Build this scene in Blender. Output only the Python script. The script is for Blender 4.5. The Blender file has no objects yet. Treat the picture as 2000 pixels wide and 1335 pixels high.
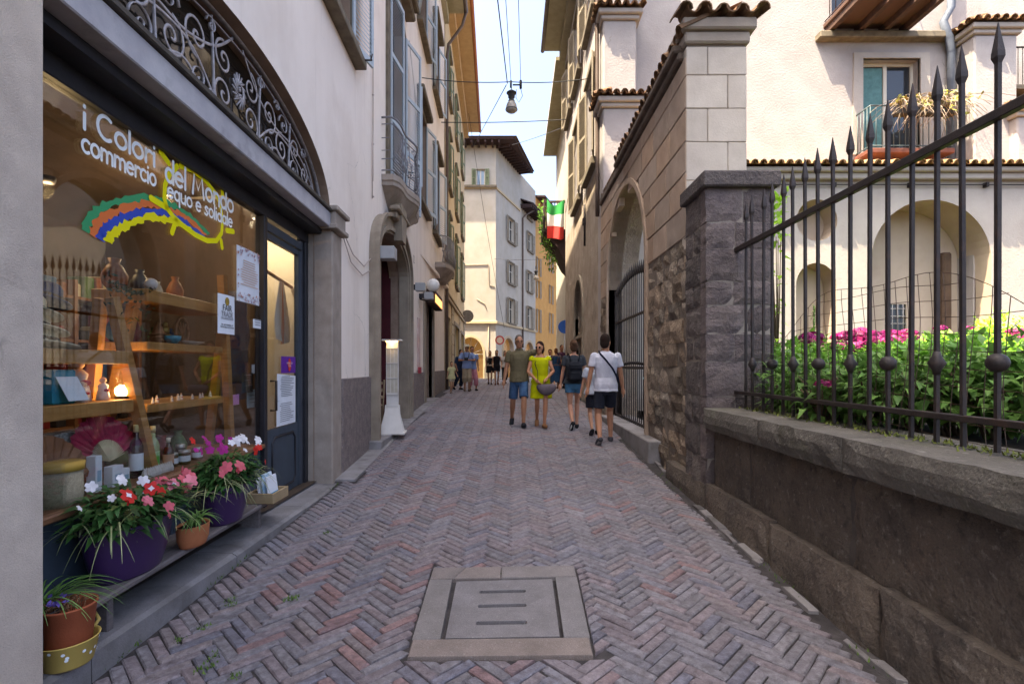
import bpy, bmesh, math, random
import numpy as np
from mathutils import Vector, Matrix, geometry
from math import sin, cos, pi, radians, sqrt, atan2
random.seed(7)
S = bpy.context.scene
COL = S.collection
# ---------------------------------------------------------------- camera, sky, sun, exposure
CAMH = 1.6
cam = bpy.data.objects.new('camera', bpy.data.cameras.new('camera'))
COL.objects.link(cam)
cam.location = (0, 0, CAMH); cam.rotation_euler = (pi/2, 0, 0)
cam.data.sensor_width = 36; cam.data.lens = 18.0
cam.data.shift_y = (715-667.5)/2000
cam.data.clip_start = 0.05; cam.data.clip_end = 600
S.camera = cam
SUNV = Vector((1.0, 0.54, -2.6)).normalized()          # direction the light travels
elev = math.asin(-SUNV.z); azim = atan2(-SUNV.x, -SUNV.y)   # sun seen from the ground, from +Y clockwise
W = bpy.data.worlds.new('World'); S.world = W; W.use_nodes = True
nt = W.node_tree
sky = nt.nodes.new('ShaderNodeTexSky'); sky.sky_type = 'NISHITA'; sky.sun_disc = False
sky.sun_elevation = elev; sky.sun_rotation = azim
sky.air_density = 0.5; sky.dust_density = 5.0; sky.ozone_density = 9.0
bg = nt.nodes['Background']; bg.inputs['Strength'].default_value = 0.15
nt.links.new(sky.outputs[0], bg.inputs[0])
sl = bpy.data.lights.new('sun', 'SUN'); sl.energy = 2.8; sl.angle = radians(0.53); sl.color = (1.0, 0.965, 0.91)
sun = bpy.data.objects.new('sun', sl); COL.objects.link(sun)
sun.rotation_euler = SUNV.to_track_quat('-Z', 'Y').to_euler()
S.view_settings.view_transform = 'Standard'; S.view_settings.look = 'None'
S.view_settings.gamma = 1.0; S.view_settings.use_curve_mapping = False
S.view_settings.exposure = 2.9
S.view_settings.use_white_balance = True; S.view_settings.white_balance_temperature = 8500; S.view_settings.white_balance_tint = 7

S.cycles.max_bounces = 8; S.cycles.diffuse_bounces = 7; S.cycles.transparent_max_bounces = 24
S.cycles.sample_clamp_indirect = 6.0
S.cycles.caustics_reflective = False; S.cycles.caustics_refractive = False

# ---------------------------------------------------------------- materials
def M(name, col, col2=None, scale=4.0, rough=0.85, bump=0.0, bscale=60.0, metal=0.0, spec=0.3, tone=False,
      stretch=None, stain=None, stain_scale=1.2, stain_lo=0.52, stain_hi=0.72, fine=0.0, fscale=220.0, trans=0.0, emit=None, estr=0.0, bdist=0.01, cracks=0):
    m = bpy.data.materials.new(name); m.use_nodes = True
    t = m.node_tree; N = t.nodes; L = t.links
    b = N['Principled BSDF']
    b.inputs['Roughness'].default_value = rough; b.inputs['Metallic'].default_value = metal
    b.inputs['Specular IOR Level'].default_value = spec
    if trans: b.inputs['Transmission Weight'].default_value = trans
    geo = N.new('ShaderNodeNewGeometry'); pos = geo.outputs['Position']
    def noise(sc, det=5, st=None, ro=0.6):
        n = N.new('ShaderNodeTexNoise'); n.inputs['Scale'].default_value = sc; n.inputs['Detail'].default_value = det; n.inputs['Roughness'].default_value = ro
        if st:
            mp = N.new('ShaderNodeMapping'); mp.inputs['Scale'].default_value = st
            L.new(pos, mp.inputs[0]); L.new(mp.outputs[0], n.inputs['Vector'])
        else: L.new(pos, n.inputs['Vector'])
        return n.outputs['Fac']
    def ramp(src, lo, hi):
        r = N.new('ShaderNodeMapRange'); r.inputs[1].default_value = lo; r.inputs[2].default_value = hi
        L.new(src, r.inputs[0]); return r.outputs[0]
    def mix(fac, a, c, mode='MIX'):
        x = N.new('ShaderNodeMix'); x.data_type = 'RGBA'; x.blend_type = mode
        for k, v in ((0, fac), (6, a), (7, c)):
            if isinstance(v, (int, float)): x.inputs[k].default_value = v
            elif isinstance(v, tuple): x.inputs[k].default_value = (v[0], v[1], v[2], 1)
            else: L.new(v, x.inputs[k])
        return x.outputs[2]
    cur = tuple(col)
    if col2 is not None: cur = mix(ramp(noise(scale, 6, stretch), 0.33, 0.67), tuple(col), tuple(col2))
    if tone:
        a = N.new('ShaderNodeAttribute'); a.attribute_name = 'tone'
        cur = mix(1.0, cur, a.outputs['Color'], 'MULTIPLY')
    if fine:
        f = N.new('ShaderNodeMapRange'); f.inputs[3].default_value = 1-fine; f.inputs[4].default_value = 1+fine; f.inputs[1].default_value = 0.25; f.inputs[2].default_value = 0.75
        L.new(noise(fscale, 3), f.inputs[0])
        cb = N.new('ShaderNodeCombineColor')
        for k in range(3): L.new(f.outputs[0], cb.inputs[k])
        cur = mix(1.0, cur, cb.outputs[0], 'MULTIPLY')
    for k, st in enumerate(stain or []):
        # (colour, scale, lo, hi, strength, stretch)
        r = ramp(noise(st[1], 7, st[5] if len(st) > 5 else None, 0.65), st[2], st[3])
        mm = N.new('ShaderNodeMath'); mm.operation = 'MULTIPLY'; mm.inputs[1].default_value = st[4]; L.new(r, mm.inputs[0])
        cur = mix(mm.outputs[0], cur, tuple(st[0]))
    if cracks:      # thin wandering cracks in the plaster, only here and there
        nz = N.new('ShaderNodeTexNoise'); nz.inputs['Scale'].default_value = 2.5; nz.inputs['Detail'].default_value = 6; L.new(pos, nz.inputs['Vector'])
        sc = N.new('ShaderNodeVectorMath'); sc.operation = 'SCALE'; sc.inputs['Scale'].default_value = .55; L.new(nz.outputs['Color'], sc.inputs[0])
        ad = N.new('ShaderNodeVectorMath'); ad.operation = 'ADD'; L.new(pos, ad.inputs[0]); L.new(sc.outputs[0], ad.inputs[1])
        v = N.new('ShaderNodeTexVoronoi'); v.feature = 'DISTANCE_TO_EDGE'; v.inputs['Scale'].default_value = cracks; L.new(ad.outputs[0], v.inputs['Vector'])
        r1 = N.new('ShaderNodeMapRange'); r1.inputs[1].default_value = .003*cracks; r1.inputs[2].default_value = .009*cracks; r1.inputs[3].default_value = 1; r1.inputs[4].default_value = 0; L.new(v.outputs['Distance'], r1.inputs[0])
        mm = N.new('ShaderNodeMath'); mm.operation = 'MULTIPLY'; L.new(r1.outputs[0], mm.inputs[0]); L.new(ramp(noise(.7, 3), .52, .62), mm.inputs[1])
        m2 = N.new('ShaderNodeMath'); m2.operation = 'MULTIPLY'; m2.inputs[1].default_value = .5; L.new(mm.outputs[0], m2.inputs[0])
        cur = mix(m2.outputs[0], cur, (.16, .13, .11))
    if isinstance(cur, tuple): b.inputs['Base Color'].default_value = (*cur, 1)
    else: L.new(cur, b.inputs['Base Color'])
    if bump:
        bp = N.new('ShaderNodeBump'); bp.inputs['Strength'].default_value = bump; bp.inputs['Distance'].default_value = bdist
        L.new(noise(bscale, 6, None, 0.62), bp.inputs['Height']); L.new(bp.outputs[0], b.inputs['Normal'])
    if emit:
        b.inputs['Emission Color'].default_value = (*emit, 1); b.inputs['Emission Strength'].default_value = estr
    return m
def hexc(h):
    c = [int(h[i:i+2], 16)/255 for i in (0, 2, 4)]
    return tuple(x/12.92 if x <= 0.04045 else ((x+0.055)/1.055)**2.4 for x in c)

# ---------------------------------------------------------------- mesh builder
class MB:
    def __init__(s): s.v = []; s.f = []; s.mi = []; s.sm = []; s.t = []
    def add(s, vs, fs, mi=0, sm=False, tone=(1, 1, 1)):
        o = len(s.v); s.v += [tuple(p) for p in vs]
        for f in fs: s.f.append(tuple(i+o for i in f)); s.mi.append(mi); s.sm.append(sm); s.t.append(tone)
        return s
    def box(s, p0, p1, mi=0, tone=(1, 1, 1), fn=None, bev=0.0):
        x0, y0, z0 = p0; x1, y1, z1 = p1
        if x0 > x1: x0, x1 = x1, x0
        if y0 > y1: y0, y1 = y1, y0
        if z0 > z1: z0, z1 = z1, z0
        if not bev:
            vs = [(x0, y0, z0), (x1, y0, z0), (x1, y1, z0), (x0, y1, z0), (x0, y0, z1), (x1, y0, z1), (x1, y1, z1), (x0, y1, z1)]
            fs = [(0, 3, 2, 1), (4, 5, 6, 7), (0, 1, 5, 4), (1, 2, 6, 5), (2, 3, 7, 6), (3, 0, 4, 7)]
        else:
            b = min(bev, (x1-x0)*.45, (y1-y0)*.45, (z1-z0)*.45)
            vs = []; idx = {}
            for i, X in enumerate((x0, x1)):
                for j, Y in enumerate((y0, y1)):
                    for k, Z in enumerate((z0, z1)):
                        sx = b if i == 0 else -b; sy = b if j == 0 else -b; sz = b if k == 0 else -b
                        idx[i, j, k] = len(vs)
                        vs += [(X, Y+sy, Z+sz), (X+sx, Y, Z+sz), (X+sx, Y+sy, Z)]
            g = lambda i, j, k, a: idx[i, j, k]+a
            fs = []
            for i in (0, 1):
                q = [g(i, 0, 0, 0), g(i, 1, 0, 0), g(i, 1, 1, 0), g(i, 0, 1, 0)]; fs.append(tuple(q if i else q[::-1]))
                q = [g(0, i, 0, 1), g(0, i, 1, 1), g(1, i, 1, 1), g(1, i, 0, 1)]; fs.append(tuple(q if i else q[::-1]))
                q = [g(0, 0, i, 2), g(1, 0, i, 2), g(1, 1, i, 2), g(0, 1, i, 2)]; fs.append(tuple(q if i else q[::-1]))
            for j in (0, 1):
                for k in (0, 1):
                    fs.append((g(0, j, k, 1), g(1, j, k, 1), g(1, j, k, 2), g(0, j, k, 2)))
                    fs.append((g(j, 0, k, 0), g(j, 1, k, 0), g(j, 1, k, 2), g(j, 0, k, 2)))
                    fs.append((g(j, k, 0, 0), g(j, k, 1, 0), g(j, k, 1, 1), g(j, k, 0, 1)))
            for i in (0, 1):
                for j in (0, 1):
                    for k in (0, 1): fs.append((g(i, j, k, 0), g(i, j, k, 1), g(i, j, k, 2)))
        if fn: vs = [fn(*p) for p in vs]
        return s.add(vs, fs, mi, False, tone)
    def prism(s, poly, vec, mi=0, tone=(1, 1, 1)):
        n = len(poly); vec = Vector(vec)
        a = [Vector(p) for p in poly]; b = [p+vec for p in a]
        tri = geometry.tessellate_polygon([a])
        fs = [tuple(t) for t in tri]+[tuple(i+n for i in t[::-1]) for t in tri]
        fs += [(i, (i+1) % n, n+(i+1) % n, n+i) for i in range(n)]
        return s.add(a+b, fs, mi, False, tone)
    def loft(s, rings, mi=0, caps=True, sm=True, closed=True, tone=(1, 1, 1)):
        n = len(rings[0]); vs = [p for r in rings for p in r]; fs = []
        for i in range(len(rings)-1):
            for j in range(n if closed else n-1):
                k = (j+1) % n
                fs.append((i*n+j, i*n+k, (i+1)*n+k, (i+1)*n+j))
        if caps: fs += [tuple(range(n))[::-1], tuple(range((len(rings)-1)*n, len(rings)*n))]
        return s.add(vs, fs, mi, sm, tone)
    def tube(s, path, r, n=8, mi=0, caps=True, sm=True, flat=None, tone=(1, 1, 1), rot=0.0):
        P = [Vector(p) for p in path]; rings = []
        R = r if isinstance(r, (list, tuple)) else [r]*len(P)
        t0 = (P[1]-P[0]).normalized()
        up = Vector((0, 0, 1)) if abs(t0.z) < 0.9 else Vector((1, 0, 0))
        a = t0.cross(up).normalized()
        for i, p in enumerate(P):
            t = (P[min(i+1, len(P)-1)]-P[max(i-1, 0)])
            t = t.normalized() if t.length > 1e-9 else t0
            a = (a-t*a.dot(t)); a = a.normalized() if a.length > 1e-6 else t.orthogonal().normalized()
            b = t.cross(a)
            fx, fy = (1, 1) if flat is None else flat
            rings.append([p+a*(R[i]*fx*cos(2*pi*k/n+rot))+b*(R[i]*fy*sin(2*pi*k/n+rot)) for k in range(n)])
        return s.loft(rings, mi, caps, sm, True, tone)
    def lathe(s, prof, c=(0, 0, 0), n=16, mi=0, sm=True, sx=1, sy=1, caps=True, tone=(1, 1, 1), axis='z'):
        def pt(r, h, a):
            x, y, z = r*cos(a)*sx, r*sin(a)*sy, h
            if axis == 'x': x, y, z = h, r*cos(a)*sx, r*sin(a)*sy
            if axis == 'y': x, y, z = r*cos(a)*sx, h, r*sin(a)*sy
            return (c[0]+x, c[1]+y, c[2]+z)
        rings = [[pt(max(r, 1e-4), h, 2*pi*k/n) for k in range(n)] for r, h in prof]
        return s.loft(rings, mi, caps, sm, True, tone)
    def ball(s, c, r, n=12, mi=0, sc=(1, 1, 1), tone=(1, 1, 1), m=None):
        m = m or max(5, n//2)
        prof = [(r*sin(pi*i/m)+1e-4, -r*cos(pi*i/m)) for i in range(m+1)]
        rings = [[(c[0]+q*cos(2*pi*k/n)*sc[0], c[1]+q*sin(2*pi*k/n)*sc[1], c[2]+h*sc[2]) for k in range(n)] for q, h in prof]
        return s.loft(rings, mi, True, True, True, tone)
    def mesh(s, name, mats, normals=True):
        me = bpy.data.meshes.new(name)
        me.from_pydata(s.v, [], s.f)
        for m in (mats if isinstance(mats, (list, tuple)) else [mats]): me.materials.append(m)
        n = len(me.polygons)
        me.polygons.foreach_set('material_index', s.mi); me.polygons.foreach_set('use_smooth', s.sm)
        if any(t != (1, 1, 1) for t in s.t):
            a = me.attributes.new('tone', 'FLOAT_COLOR', 'FACE')
            a.data.foreach_set('color', np.array([(*t, 1) for t in s.t], dtype=np.float32).ravel())
        else:
            a = me.attributes.new('tone', 'FLOAT_COLOR', 'FACE')
            a.data.foreach_set('color', np.ones(n*4, dtype=np.float32))
        if normals:
            b = bmesh.new(); b.from_mesh(me); bmesh.ops.recalc_face_normals(b, faces=b.faces); b.to_mesh(me); b.free()
        me.update()
        return me
    def build(s, name, mats, parent=None, normals=True, **kw):
        o = bpy.data.objects.new(name, s.mesh(name, mats, normals)); COL.objects.link(o)
        if parent is not None: o.parent = parent
        for k, v in kw.items(): o[k] = v
        return o
def obj(name, me, parent=None, loc=None, rot=None, scale=None, **kw):
    o = bpy.data.objects.new(name, me); COL.objects.link(o)
    if parent is not None: o.parent = parent
    if loc is not None: o.location = loc
    if rot is not None: o.rotation_euler = rot
    if scale is not None: o.scale = scale
    for k, v in kw.items(): o[k] = v
    return o
def thing(name, label, cat, loc=(0, 0, 0), group=None, rot=0.0):
    o = bpy.data.objects.new(name, None); COL.objects.link(o); o.location = loc; o.rotation_euler = (0, 0, rot)
    o.empty_display_size = 0.1
    o['label'] = label; o['category'] = cat
    if group: o['group'] = group
    return o
def tag(o, label, cat, group=None):
    o['label'] = label; o['category'] = cat
    if group: o['group'] = group
    return o
def jit(a): return random.uniform(-a, a)

# ---------------------------------------------------------------- where things stand (metres)
_gy = [-30, -6, 0, 2.4, 6.2, 8.6, 10.2, 14.0, 18.7, 24, 60, 400]
_gz = [-1.2, -0.27, -0.05, 0.03, 0.19, 0.325, 0.41, 0.565, 0.70, 0.73, 0.73, 0.73]
_yy = np.linspace(-30, 80, 2201); _zz = np.interp(_yy, _gy, _gz)
_k = np.ones(31)/31; _zz = np.convolve(np.pad(_zz, 15, 'edge'), _k, 'valid')
def zg(y): return float(np.interp(y, _yy, _zz))
def ground_at(px, py):
    a, b = 0.5, 200
    t = (py-715)/1000
    for _ in range(60):
        m = (a+b)/2
        if (CAMH-zg(m))/m > t: a = m
        else: b = m
    return Vector(((px-1000)/1000*a, a, zg(a)))
def spot(px, py, Y): return Vector(((px-1000)/1000*Y, Y, CAMH+(715-py)/1000*Y))
class Plane:
    """A wall that runs along the street: X = x0 + k*Y; off is measured out of the wall towards the street."""
    def __init__(s, x0, k, sgn): s.x0 = x0; s.k = k; s.sgn = sgn
    def pt(s, u, z, off=0.0): return (s.x0+s.k*u+s.sgn*off, u, z)
    def at(s, px, py, off=0.0):
        q = (px-1000)/1000
        Y = (s.x0+s.sgn*off)/(q-s.k)
        return Y, CAMH+(715-py)/1000*Y
    def ang(s): return atan2(1.0, s.k)
class Face:
    """A wall that faces the camera at distance y0; u is X."""
    def __init__(s, y0): s.y0 = y0
    def pt(s, u, z, off=0.0): return (u, s.y0-off, z)
    def at(s, px, py, off=0.0):
        Y = s.y0-off
        return (px-1000)/1000*Y, CAMH+(715-py)/1000*Y
LEFT = Plane(-2.0, -0.033, 1)
RIGHT = Plane(2.08, 0.0, -1)
def arch(u0, u1, zb, zs, rise, n=20, e=1.0):
    """outline of an arched opening, from the lower left corner round"""
    c = (u0+u1)/2; h = (u1-u0)/2
    pts = [(u0, zb)]
    for i in range(n+1):
        a = pi-pi*i/n
        pts.append((c+h*cos(a), zs+rise*(max(sin(a), 0)**e)))
    pts.append((u1, zb))
    return pts
def rect(u0, u1, z0, z1): return [(u0, z0), (u0, z1), (u1, z1), (u1, z0)]
def wall(mb, pl, outer, holes=(), th=0.3, off=0.0, mi=0, mi_side=None, back=True):
    loops = [outer]+list(holes)
    flat = [p for l in loops for p in l]
    tri = geometry.tessellate_polygon([[Vector((p[0], p[1], 0)) for p in l] for l in loops])
    n = len(flat)
    vs = [pl.pt(p[0], p[1], off) for p in flat]+[pl.pt(p[0], p[1], off-th) for p in flat]
    mb.add(vs, [tuple(t) for t in tri]+([tuple(i+n for i in t[::-1]) for t in tri] if back else []), mi)
    o = 0
    for k, l in enumerate(loops):
        m = len(l)
        mb.add([vs[o+i] for i in range(m)]+[vs[n+o+i] for i in range(m)], [(i, (i+1) % m, m+(i+1) % m, m+i) for i in range(m)], (mi_side if (mi_side is not None and k) else mi))
        o += m
    return mb
def slab(mb, pl, u0, u1, z0, z1, o0, o1, mi=0, bev=0.0, tone=(1, 1, 1)):
    return mb.box((u0, o0, z0), (u1, o1, z1), mi, tone, lambda u, o, z: pl.pt(u, z, o), bev)
# ---------------------------------------------------------------- palette
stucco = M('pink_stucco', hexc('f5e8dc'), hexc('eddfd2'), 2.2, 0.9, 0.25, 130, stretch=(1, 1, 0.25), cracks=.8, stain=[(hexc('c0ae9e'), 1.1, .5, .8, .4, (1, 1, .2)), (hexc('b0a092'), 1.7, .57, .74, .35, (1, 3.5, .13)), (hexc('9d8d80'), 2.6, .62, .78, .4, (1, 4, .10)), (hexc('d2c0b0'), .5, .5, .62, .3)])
pilaster_m = M('grey_render', hexc('cfbeae'), hexc('bfae9f'), 6, 0.92, 0.6, 150, cracks=1.3, fine=.12, fscale=260, stain=[(hexc('857a74'), 1.6, .5, .75, .4)])
stone_trim = M('trim_stone', hexc('a89a8e'), hexc('93867b'), 5, 0.85, 0.35, 70, fine=.1, stain=[(hexc('5e544d'), 2.3, .52, .75, .45, (1, 1, .35))])
portal_m = M('portal_stone', hexc('a0917f'), hexc('887a6a'), 3, 0.85, 0.3, 60, stain=[(hexc('5d534c'), 3, .5, .75, .5, (1, 1, .3))])
sill_m = M('sill_stone', hexc('7d7160'), hexc('5f5548'), 6, 0.85, 0.3, 60)
lintel_m = M('lintel_paint', hexc('b5b2b4'), hexc('a09da2'), 5, 0.55, 0.12, 50, stain=[(hexc('6a6468'), 4, .55, .75, .6)])
darkwood = M('dark_paint', hexc('2c2b2f'), hexc('242327'), 8, 0.45, 0.08, 60)
bluegrey = M('bluegrey_paint', hexc('3f4a55'), hexc('36414b'), 6, 0.45, 0.08, 60)
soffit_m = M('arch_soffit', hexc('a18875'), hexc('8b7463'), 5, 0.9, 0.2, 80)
iron = M('wrought_iron', hexc('b9b3b4'), hexc('8f898b'), 18, 0.5, 0.15, 90, metal=.25)
iron_dark = M('dark_iron', hexc('3a302c'), hexc('2b2422'), 14, 0.55, 0.2, 120, metal=.3, spec=.5, stain=[(hexc('5a3a2a'), 9, .55, .75, .5)])
iron_black = M('black_iron', hexc('2a2625'), hexc('3a322e'), 10, 0.6, 0.1, 120, metal=.2)
rust_iron = M('rusty_iron', hexc('5b4238'), hexc('40302b'), 8, 0.75, 0.2, 100)
granite = M('granite_base', hexc('8b7d78'), hexc('6d6260'), 9, 0.7, 0.5, 55, fine=.45, fscale=75, stain=[(hexc('5a5352'), 45, .52, .66, .6), (hexc('b0a5a0'), 60, .56, .68, .6)])
shut_blue = M('blue_shutter_paint', hexc('b3bfc7'), hexc('a5b2ba'), 6, 0.6, 0.05, 80)
shut_green = M('green_shutter_paint', hexc('7c8566'), hexc('6d765a'), 6, 0.7)
shut_brown = M('greybrown_shutter_paint', hexc('968a78'), hexc('867a68'), 6, 0.75)
glass_dark = M('window_glass', (0.03, 0.035, 0.04), None, rough=0.04, spec=0.7)
glass_blue = M('skylit_tint_glass', hexc('7f97ac'), hexc('9db0c0'), 2, rough=0.08, spec=0.6)  # paler copy of the window glass, daylight put into its blue
frame_white = M('cream_window_frame', hexc('cfc6b4'), None, rough=.6)
red_in = M('dark_red_lining', hexc('5a2026'), hexc('48181d'), 3, 0.75, 0.1, 30)
ochre = M('cream_ochre_stucco', hexc('cdb590'), hexc('c0a680'), 2, 0.9, 0.15, 80, stain=[(hexc('a88d68'), 1.0, .52, .8, .4, (1, 1, .25))])
ochre_base = M('ashlar_cream', hexc('b5a387'), hexc('a6947a'), 3, 0.9, 0.2, 60)
cream = M('cream_stucco', hexc('b8afa2'), hexc('aba294'), 1.2, 0.9, 0.12, 60, stain=[(hexc('b09c7b'), .8, .52, .8, .4, (1, 1, .3))])
orange = M('orange_stucco', hexc('d09a58'), hexc('c08a4c'), 1.3, 0.9, 0.12, 60, stain=[(hexc('a87848'), .9, .52, .8, .4, (1, 1, .3))])
pinkst = M('dusty_pink_stucco', hexc('c0a288'), hexc('b09278'), 1.3, 0.9)
eave_m = M('soffit_boards', hexc('a59b82'), hexc('958b72'), 4, 0.85)
eave_orange = M('soffit_orange', hexc('b99a76'), hexc('ab8c69'), 4, 0.85)
roofwood = M('dark_eave_wood', hexc('4a3836'), hexc('3b2d2c'), 6, 0.85)
copper = M('brown_downpipe', hexc('6a5a50'), hexc('58483f'), 5, 0.55, metal=.2)
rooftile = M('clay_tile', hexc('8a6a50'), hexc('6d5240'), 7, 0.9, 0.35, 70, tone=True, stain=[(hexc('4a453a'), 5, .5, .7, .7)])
lit_tile = M('sunlit_clay_tile', hexc('b08a66'), hexc('95704f'), 7, 0.9, 0.3, 70, tone=True, stain=[(hexc('6a5a46'), 5, .52, .72, .6)])  # lighter copy of the clay tile, sunshine put into its colour
whitewash = M('white_plaster', hexc('a9a19d'), hexc('9b938f'), 1.6, 0.92, 0.5, 22, cracks=.6, bdist=.02, stain=[(hexc('b3a49a'), .7, .52, .78, .5, (1, 1, .4)), (hexc('a08f84'), 3, .62, .8, .35)])
loggia_m = M('old_cream_plaster', hexc('b0a79e'), hexc('a39990'), 1.3, 0.92, 0.4, 25, bdist=.02, stain=[(hexc('a79a8c'), .9, .52, .8, .5, (1, 1, .5))])
niche_m = M('niche_plaster', hexc('b9a794'), hexc('ab9985'), 1.5, 0.92, 0.3, 30)
tanplaster = M('tan_ashlar', hexc('b49c88'), hexc('a08976'), 2.2, 0.92, 0.35, 45, tone=True, fine=.08, stain=[(hexc('6c5a4d'), 1.6, .5, .78, .55), (hexc('bca692'), 2.7, .58, .75, .4)])
paleashlar = M('pale_ashlar', hexc('c4b8aa'), hexc('b3a698'), 2.6, 0.92, 0.35, 45, tone=True, fine=.08, stain=[(hexc('7c7066'), 1.5, .55, .8, .5, (1, 1, .35))])
rubble = M('rough_stone', hexc('9c8b79'), hexc('7d6e60'), 5, 0.95, 1.0, 24, bdist=.035, tone=True, fine=.2, fscale=110, stain=[(hexc('4a413a'), 3.0, .5, .70, .7), (hexc('c0ad95'), 4.2, .56, .73, .6), (hexc('57504a'), 11, .58, .72, .5)])
darkstone = M('dark_pier_stone', hexc('6f6560'), hexc('585050'), 5, 0.9, 1.0, 30, bdist=.03, tone=True, fine=.15, fscale=120, stain=[(hexc('3a3332'), 3, .5, .75, .6), (hexc('857872'), 6, .62, .78, .35)])
mortar = M('mortar', hexc('8f857b'), hexc('7a7067'), 8, 0.95, 0.4, 60)
mortar_dark = M('dark_mortar', hexc('5a524c'), hexc('463f3b'), 8, 0.95, 0.5, 60)
rwall_m = M('street_render', hexc('b0a090'), hexc('978776'), 2.5, 0.95, 0.8, 22, bdist=.03, stain=[(hexc('5b4e45'), 1.7, .5, .75, .6), (hexc('ad9d8c'), 2.4, .56, .75, .5)])
lowwall_m = M('low_wall_stone', hexc('726559'), hexc('584d45'), 2.4, 0.9, 1.0, 36, bdist=.03, tone=True, fine=.22, fscale=90, stain=[(hexc('80604a'), 1.3, .58, .78, .5), (hexc('3d3837'), 2.1, .5, .70, .65), (hexc('8a827a'), 5.5, .6, .74, .45, (1, 1, .5)), (hexc('2f2b2a'), 17, .54, .68, .6), (hexc('9a9188'), 26, .57, .70, .5)])
cap_m = M('cap_stone', hexc('69635b'), hexc('554f48'), 3, 0.88, 0.9, 34, bdist=.02, tone=True, fine=.2, fscale=100, stain=[(hexc('4a4a32'), 2.2, .56, .74, .6), (hexc('474039'), 4, .5, .7, .5), (hexc('a09a90'), 24, .58, .7, .4)])
step_m = M('step_stone', hexc('8d8888'), hexc('787370'), 4, 0.85, 0.4, 60, fine=.15, tone=True, stain=[(hexc('504b49'), 2, .5, .72, .6)])
brick_m = M('paving_brick', hexc('ffffff'), hexc('b8b0b0'), 22, 0.60, 1.0, 70, bdist=.014, tone=True, fine=.25, fscale=150, spec=.5, stain=[(hexc('4c4750'), 6, .55, .75, .45), (hexc('b3adb0'), 9, .58, .76, .4), (hexc('a8a0a2'), .55, .48, .7, .35), (hexc('4a454c'), .8, .56, .76, .35), (hexc('6e666c'), 30, .5, .7, .4)])
jointsoil = M('joint_soil', hexc('4a4443'), hexc('34302f'), 9, 0.95, 0.6, 80, stain=[(hexc('8a8482'), 1.6, .56, .7, .6), (hexc('3d4a28'), 2.2, .62, .74, .7)])
drain_a = M('drain_stone', hexc('9d9694'), hexc('8a8380'), 6, 0.85, 0.8, 150, fine=.35, fscale=200, tone=True, bdist=.006, stain=[(hexc('5f5a58'), 5, .55, .75, .5), (hexc('b5aeaa'), 60, .6, .72, .5)])
soil = M('soil', hexc('3f342a'), hexc('2c241d'), 8, 0.95, 0.8, 40)
moss = M('moss_green', hexc('5f7a30'), hexc('46602a'), 15, 0.9)
# ================================================================ STREET
mb = MB()
ys = [-30, -20, -10]+[i*0.5-5 for i in range(0, 100)]+[50, 60, 80, 120, 200, 400]
xs = [-150, -60, -20, -6, 0, 6, 20, 60, 150]
vs = [(x, y, zg(y)-0.016) for y in ys for x in xs]
nx = len(xs)
mb.add(vs, [(j*nx+i, j*nx+i+1, (j+1)*nx+i+1, (j+1)*nx+i) for j in range(len(ys)-1) for i in range(nx-1)], 0, True)
street = mb.build('street', jointsoil, kind='structure')

# drain corners on the ground
DO = [ground_at(*p) for p in ((846, 1111), (1122, 1107), (1160, 1283), (794, 1287))]
DI = [ground_at(*p) for p in ((889, 1136), (1081, 1131), (1097, 1247), (866, 1251))]
dx0, dx1 = min(p.x for p in DO)-.03, max(p.x for p in DO)+.03
dy0, dy1 = min(p.y for p in DO)-.03, max(p.y for p in DO)+.03
BL, BW, G = 0.262, 0.0655, 0.007     # brick length, width, joint
def brick_tone(x, y):
    n1 = sin(x*1.7+y*0.9+.6)*sin(y*1.3-x*.8+2)+.5*sin(x*4.1+2.2*y)
    r = random.random()
    pr = 0.03+0.10*max(0, n1)+(0.06 if -1.6 < x < 0.1 and y < 5.5 else 0)
    b = random.uniform(1.02, 1.26)
    if r < pr: c = random.choice(('8f706d', '8a6f6d', '866a69', '937572'))
    elif r < pr+.28+(.2 if x < .6 else 0): c = random.choice(('84797b', '897c7d', '7f7476', '887d7c'))
    elif r < .9: c = random.choice(('7d797c', '817c7e', '79767b', '858083'))
    else: c = random.choice(('75737c', '716f78'))
    c = hexc(c)
    return tuple(v*b for v in c)
def brick_verts(l, w, h=0.07, c=0.008, k=0.008):
    j = lambda: jit(k)
    vs = []
    for z, i in ((-h, 0), (-c, 0), (0, c)):
        for sx, sy in ((-1, -1), (1, -1), (1, 1), (-1, 1)):
            vs.append([sx*(l/2-i), sy*(w/2-i), z])
    q = [(j(), j()*.5) for _ in range(4)]
    tz = [jit(.0025) for _ in range(4)]
    for a in range(12):
        vs[a][0] += q[a % 4][0]; vs[a][1] += q[a % 4][1]
        if a >= 4: vs[a][2] += tz[a % 4]
    return vs
BF = [(i, (i+1) % 4, 4+(i+1) % 4, 4+i) for i in range(4)]+[(4+i, 4+(i+1) % 4, 8+(i+1) % 4, 8+i) for i in range(4)]+[(8, 9, 10, 11)]
bricks = []
n = 4; U = BW
ca, sa = cos(pi/4), sin(pi/4)
rng = int(45/U)
XL, XR = -2.16, 1.80
def left_edge(y): return -2.13 if y < 6.2 else -1.93-0.033*(y-6.2)
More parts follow.
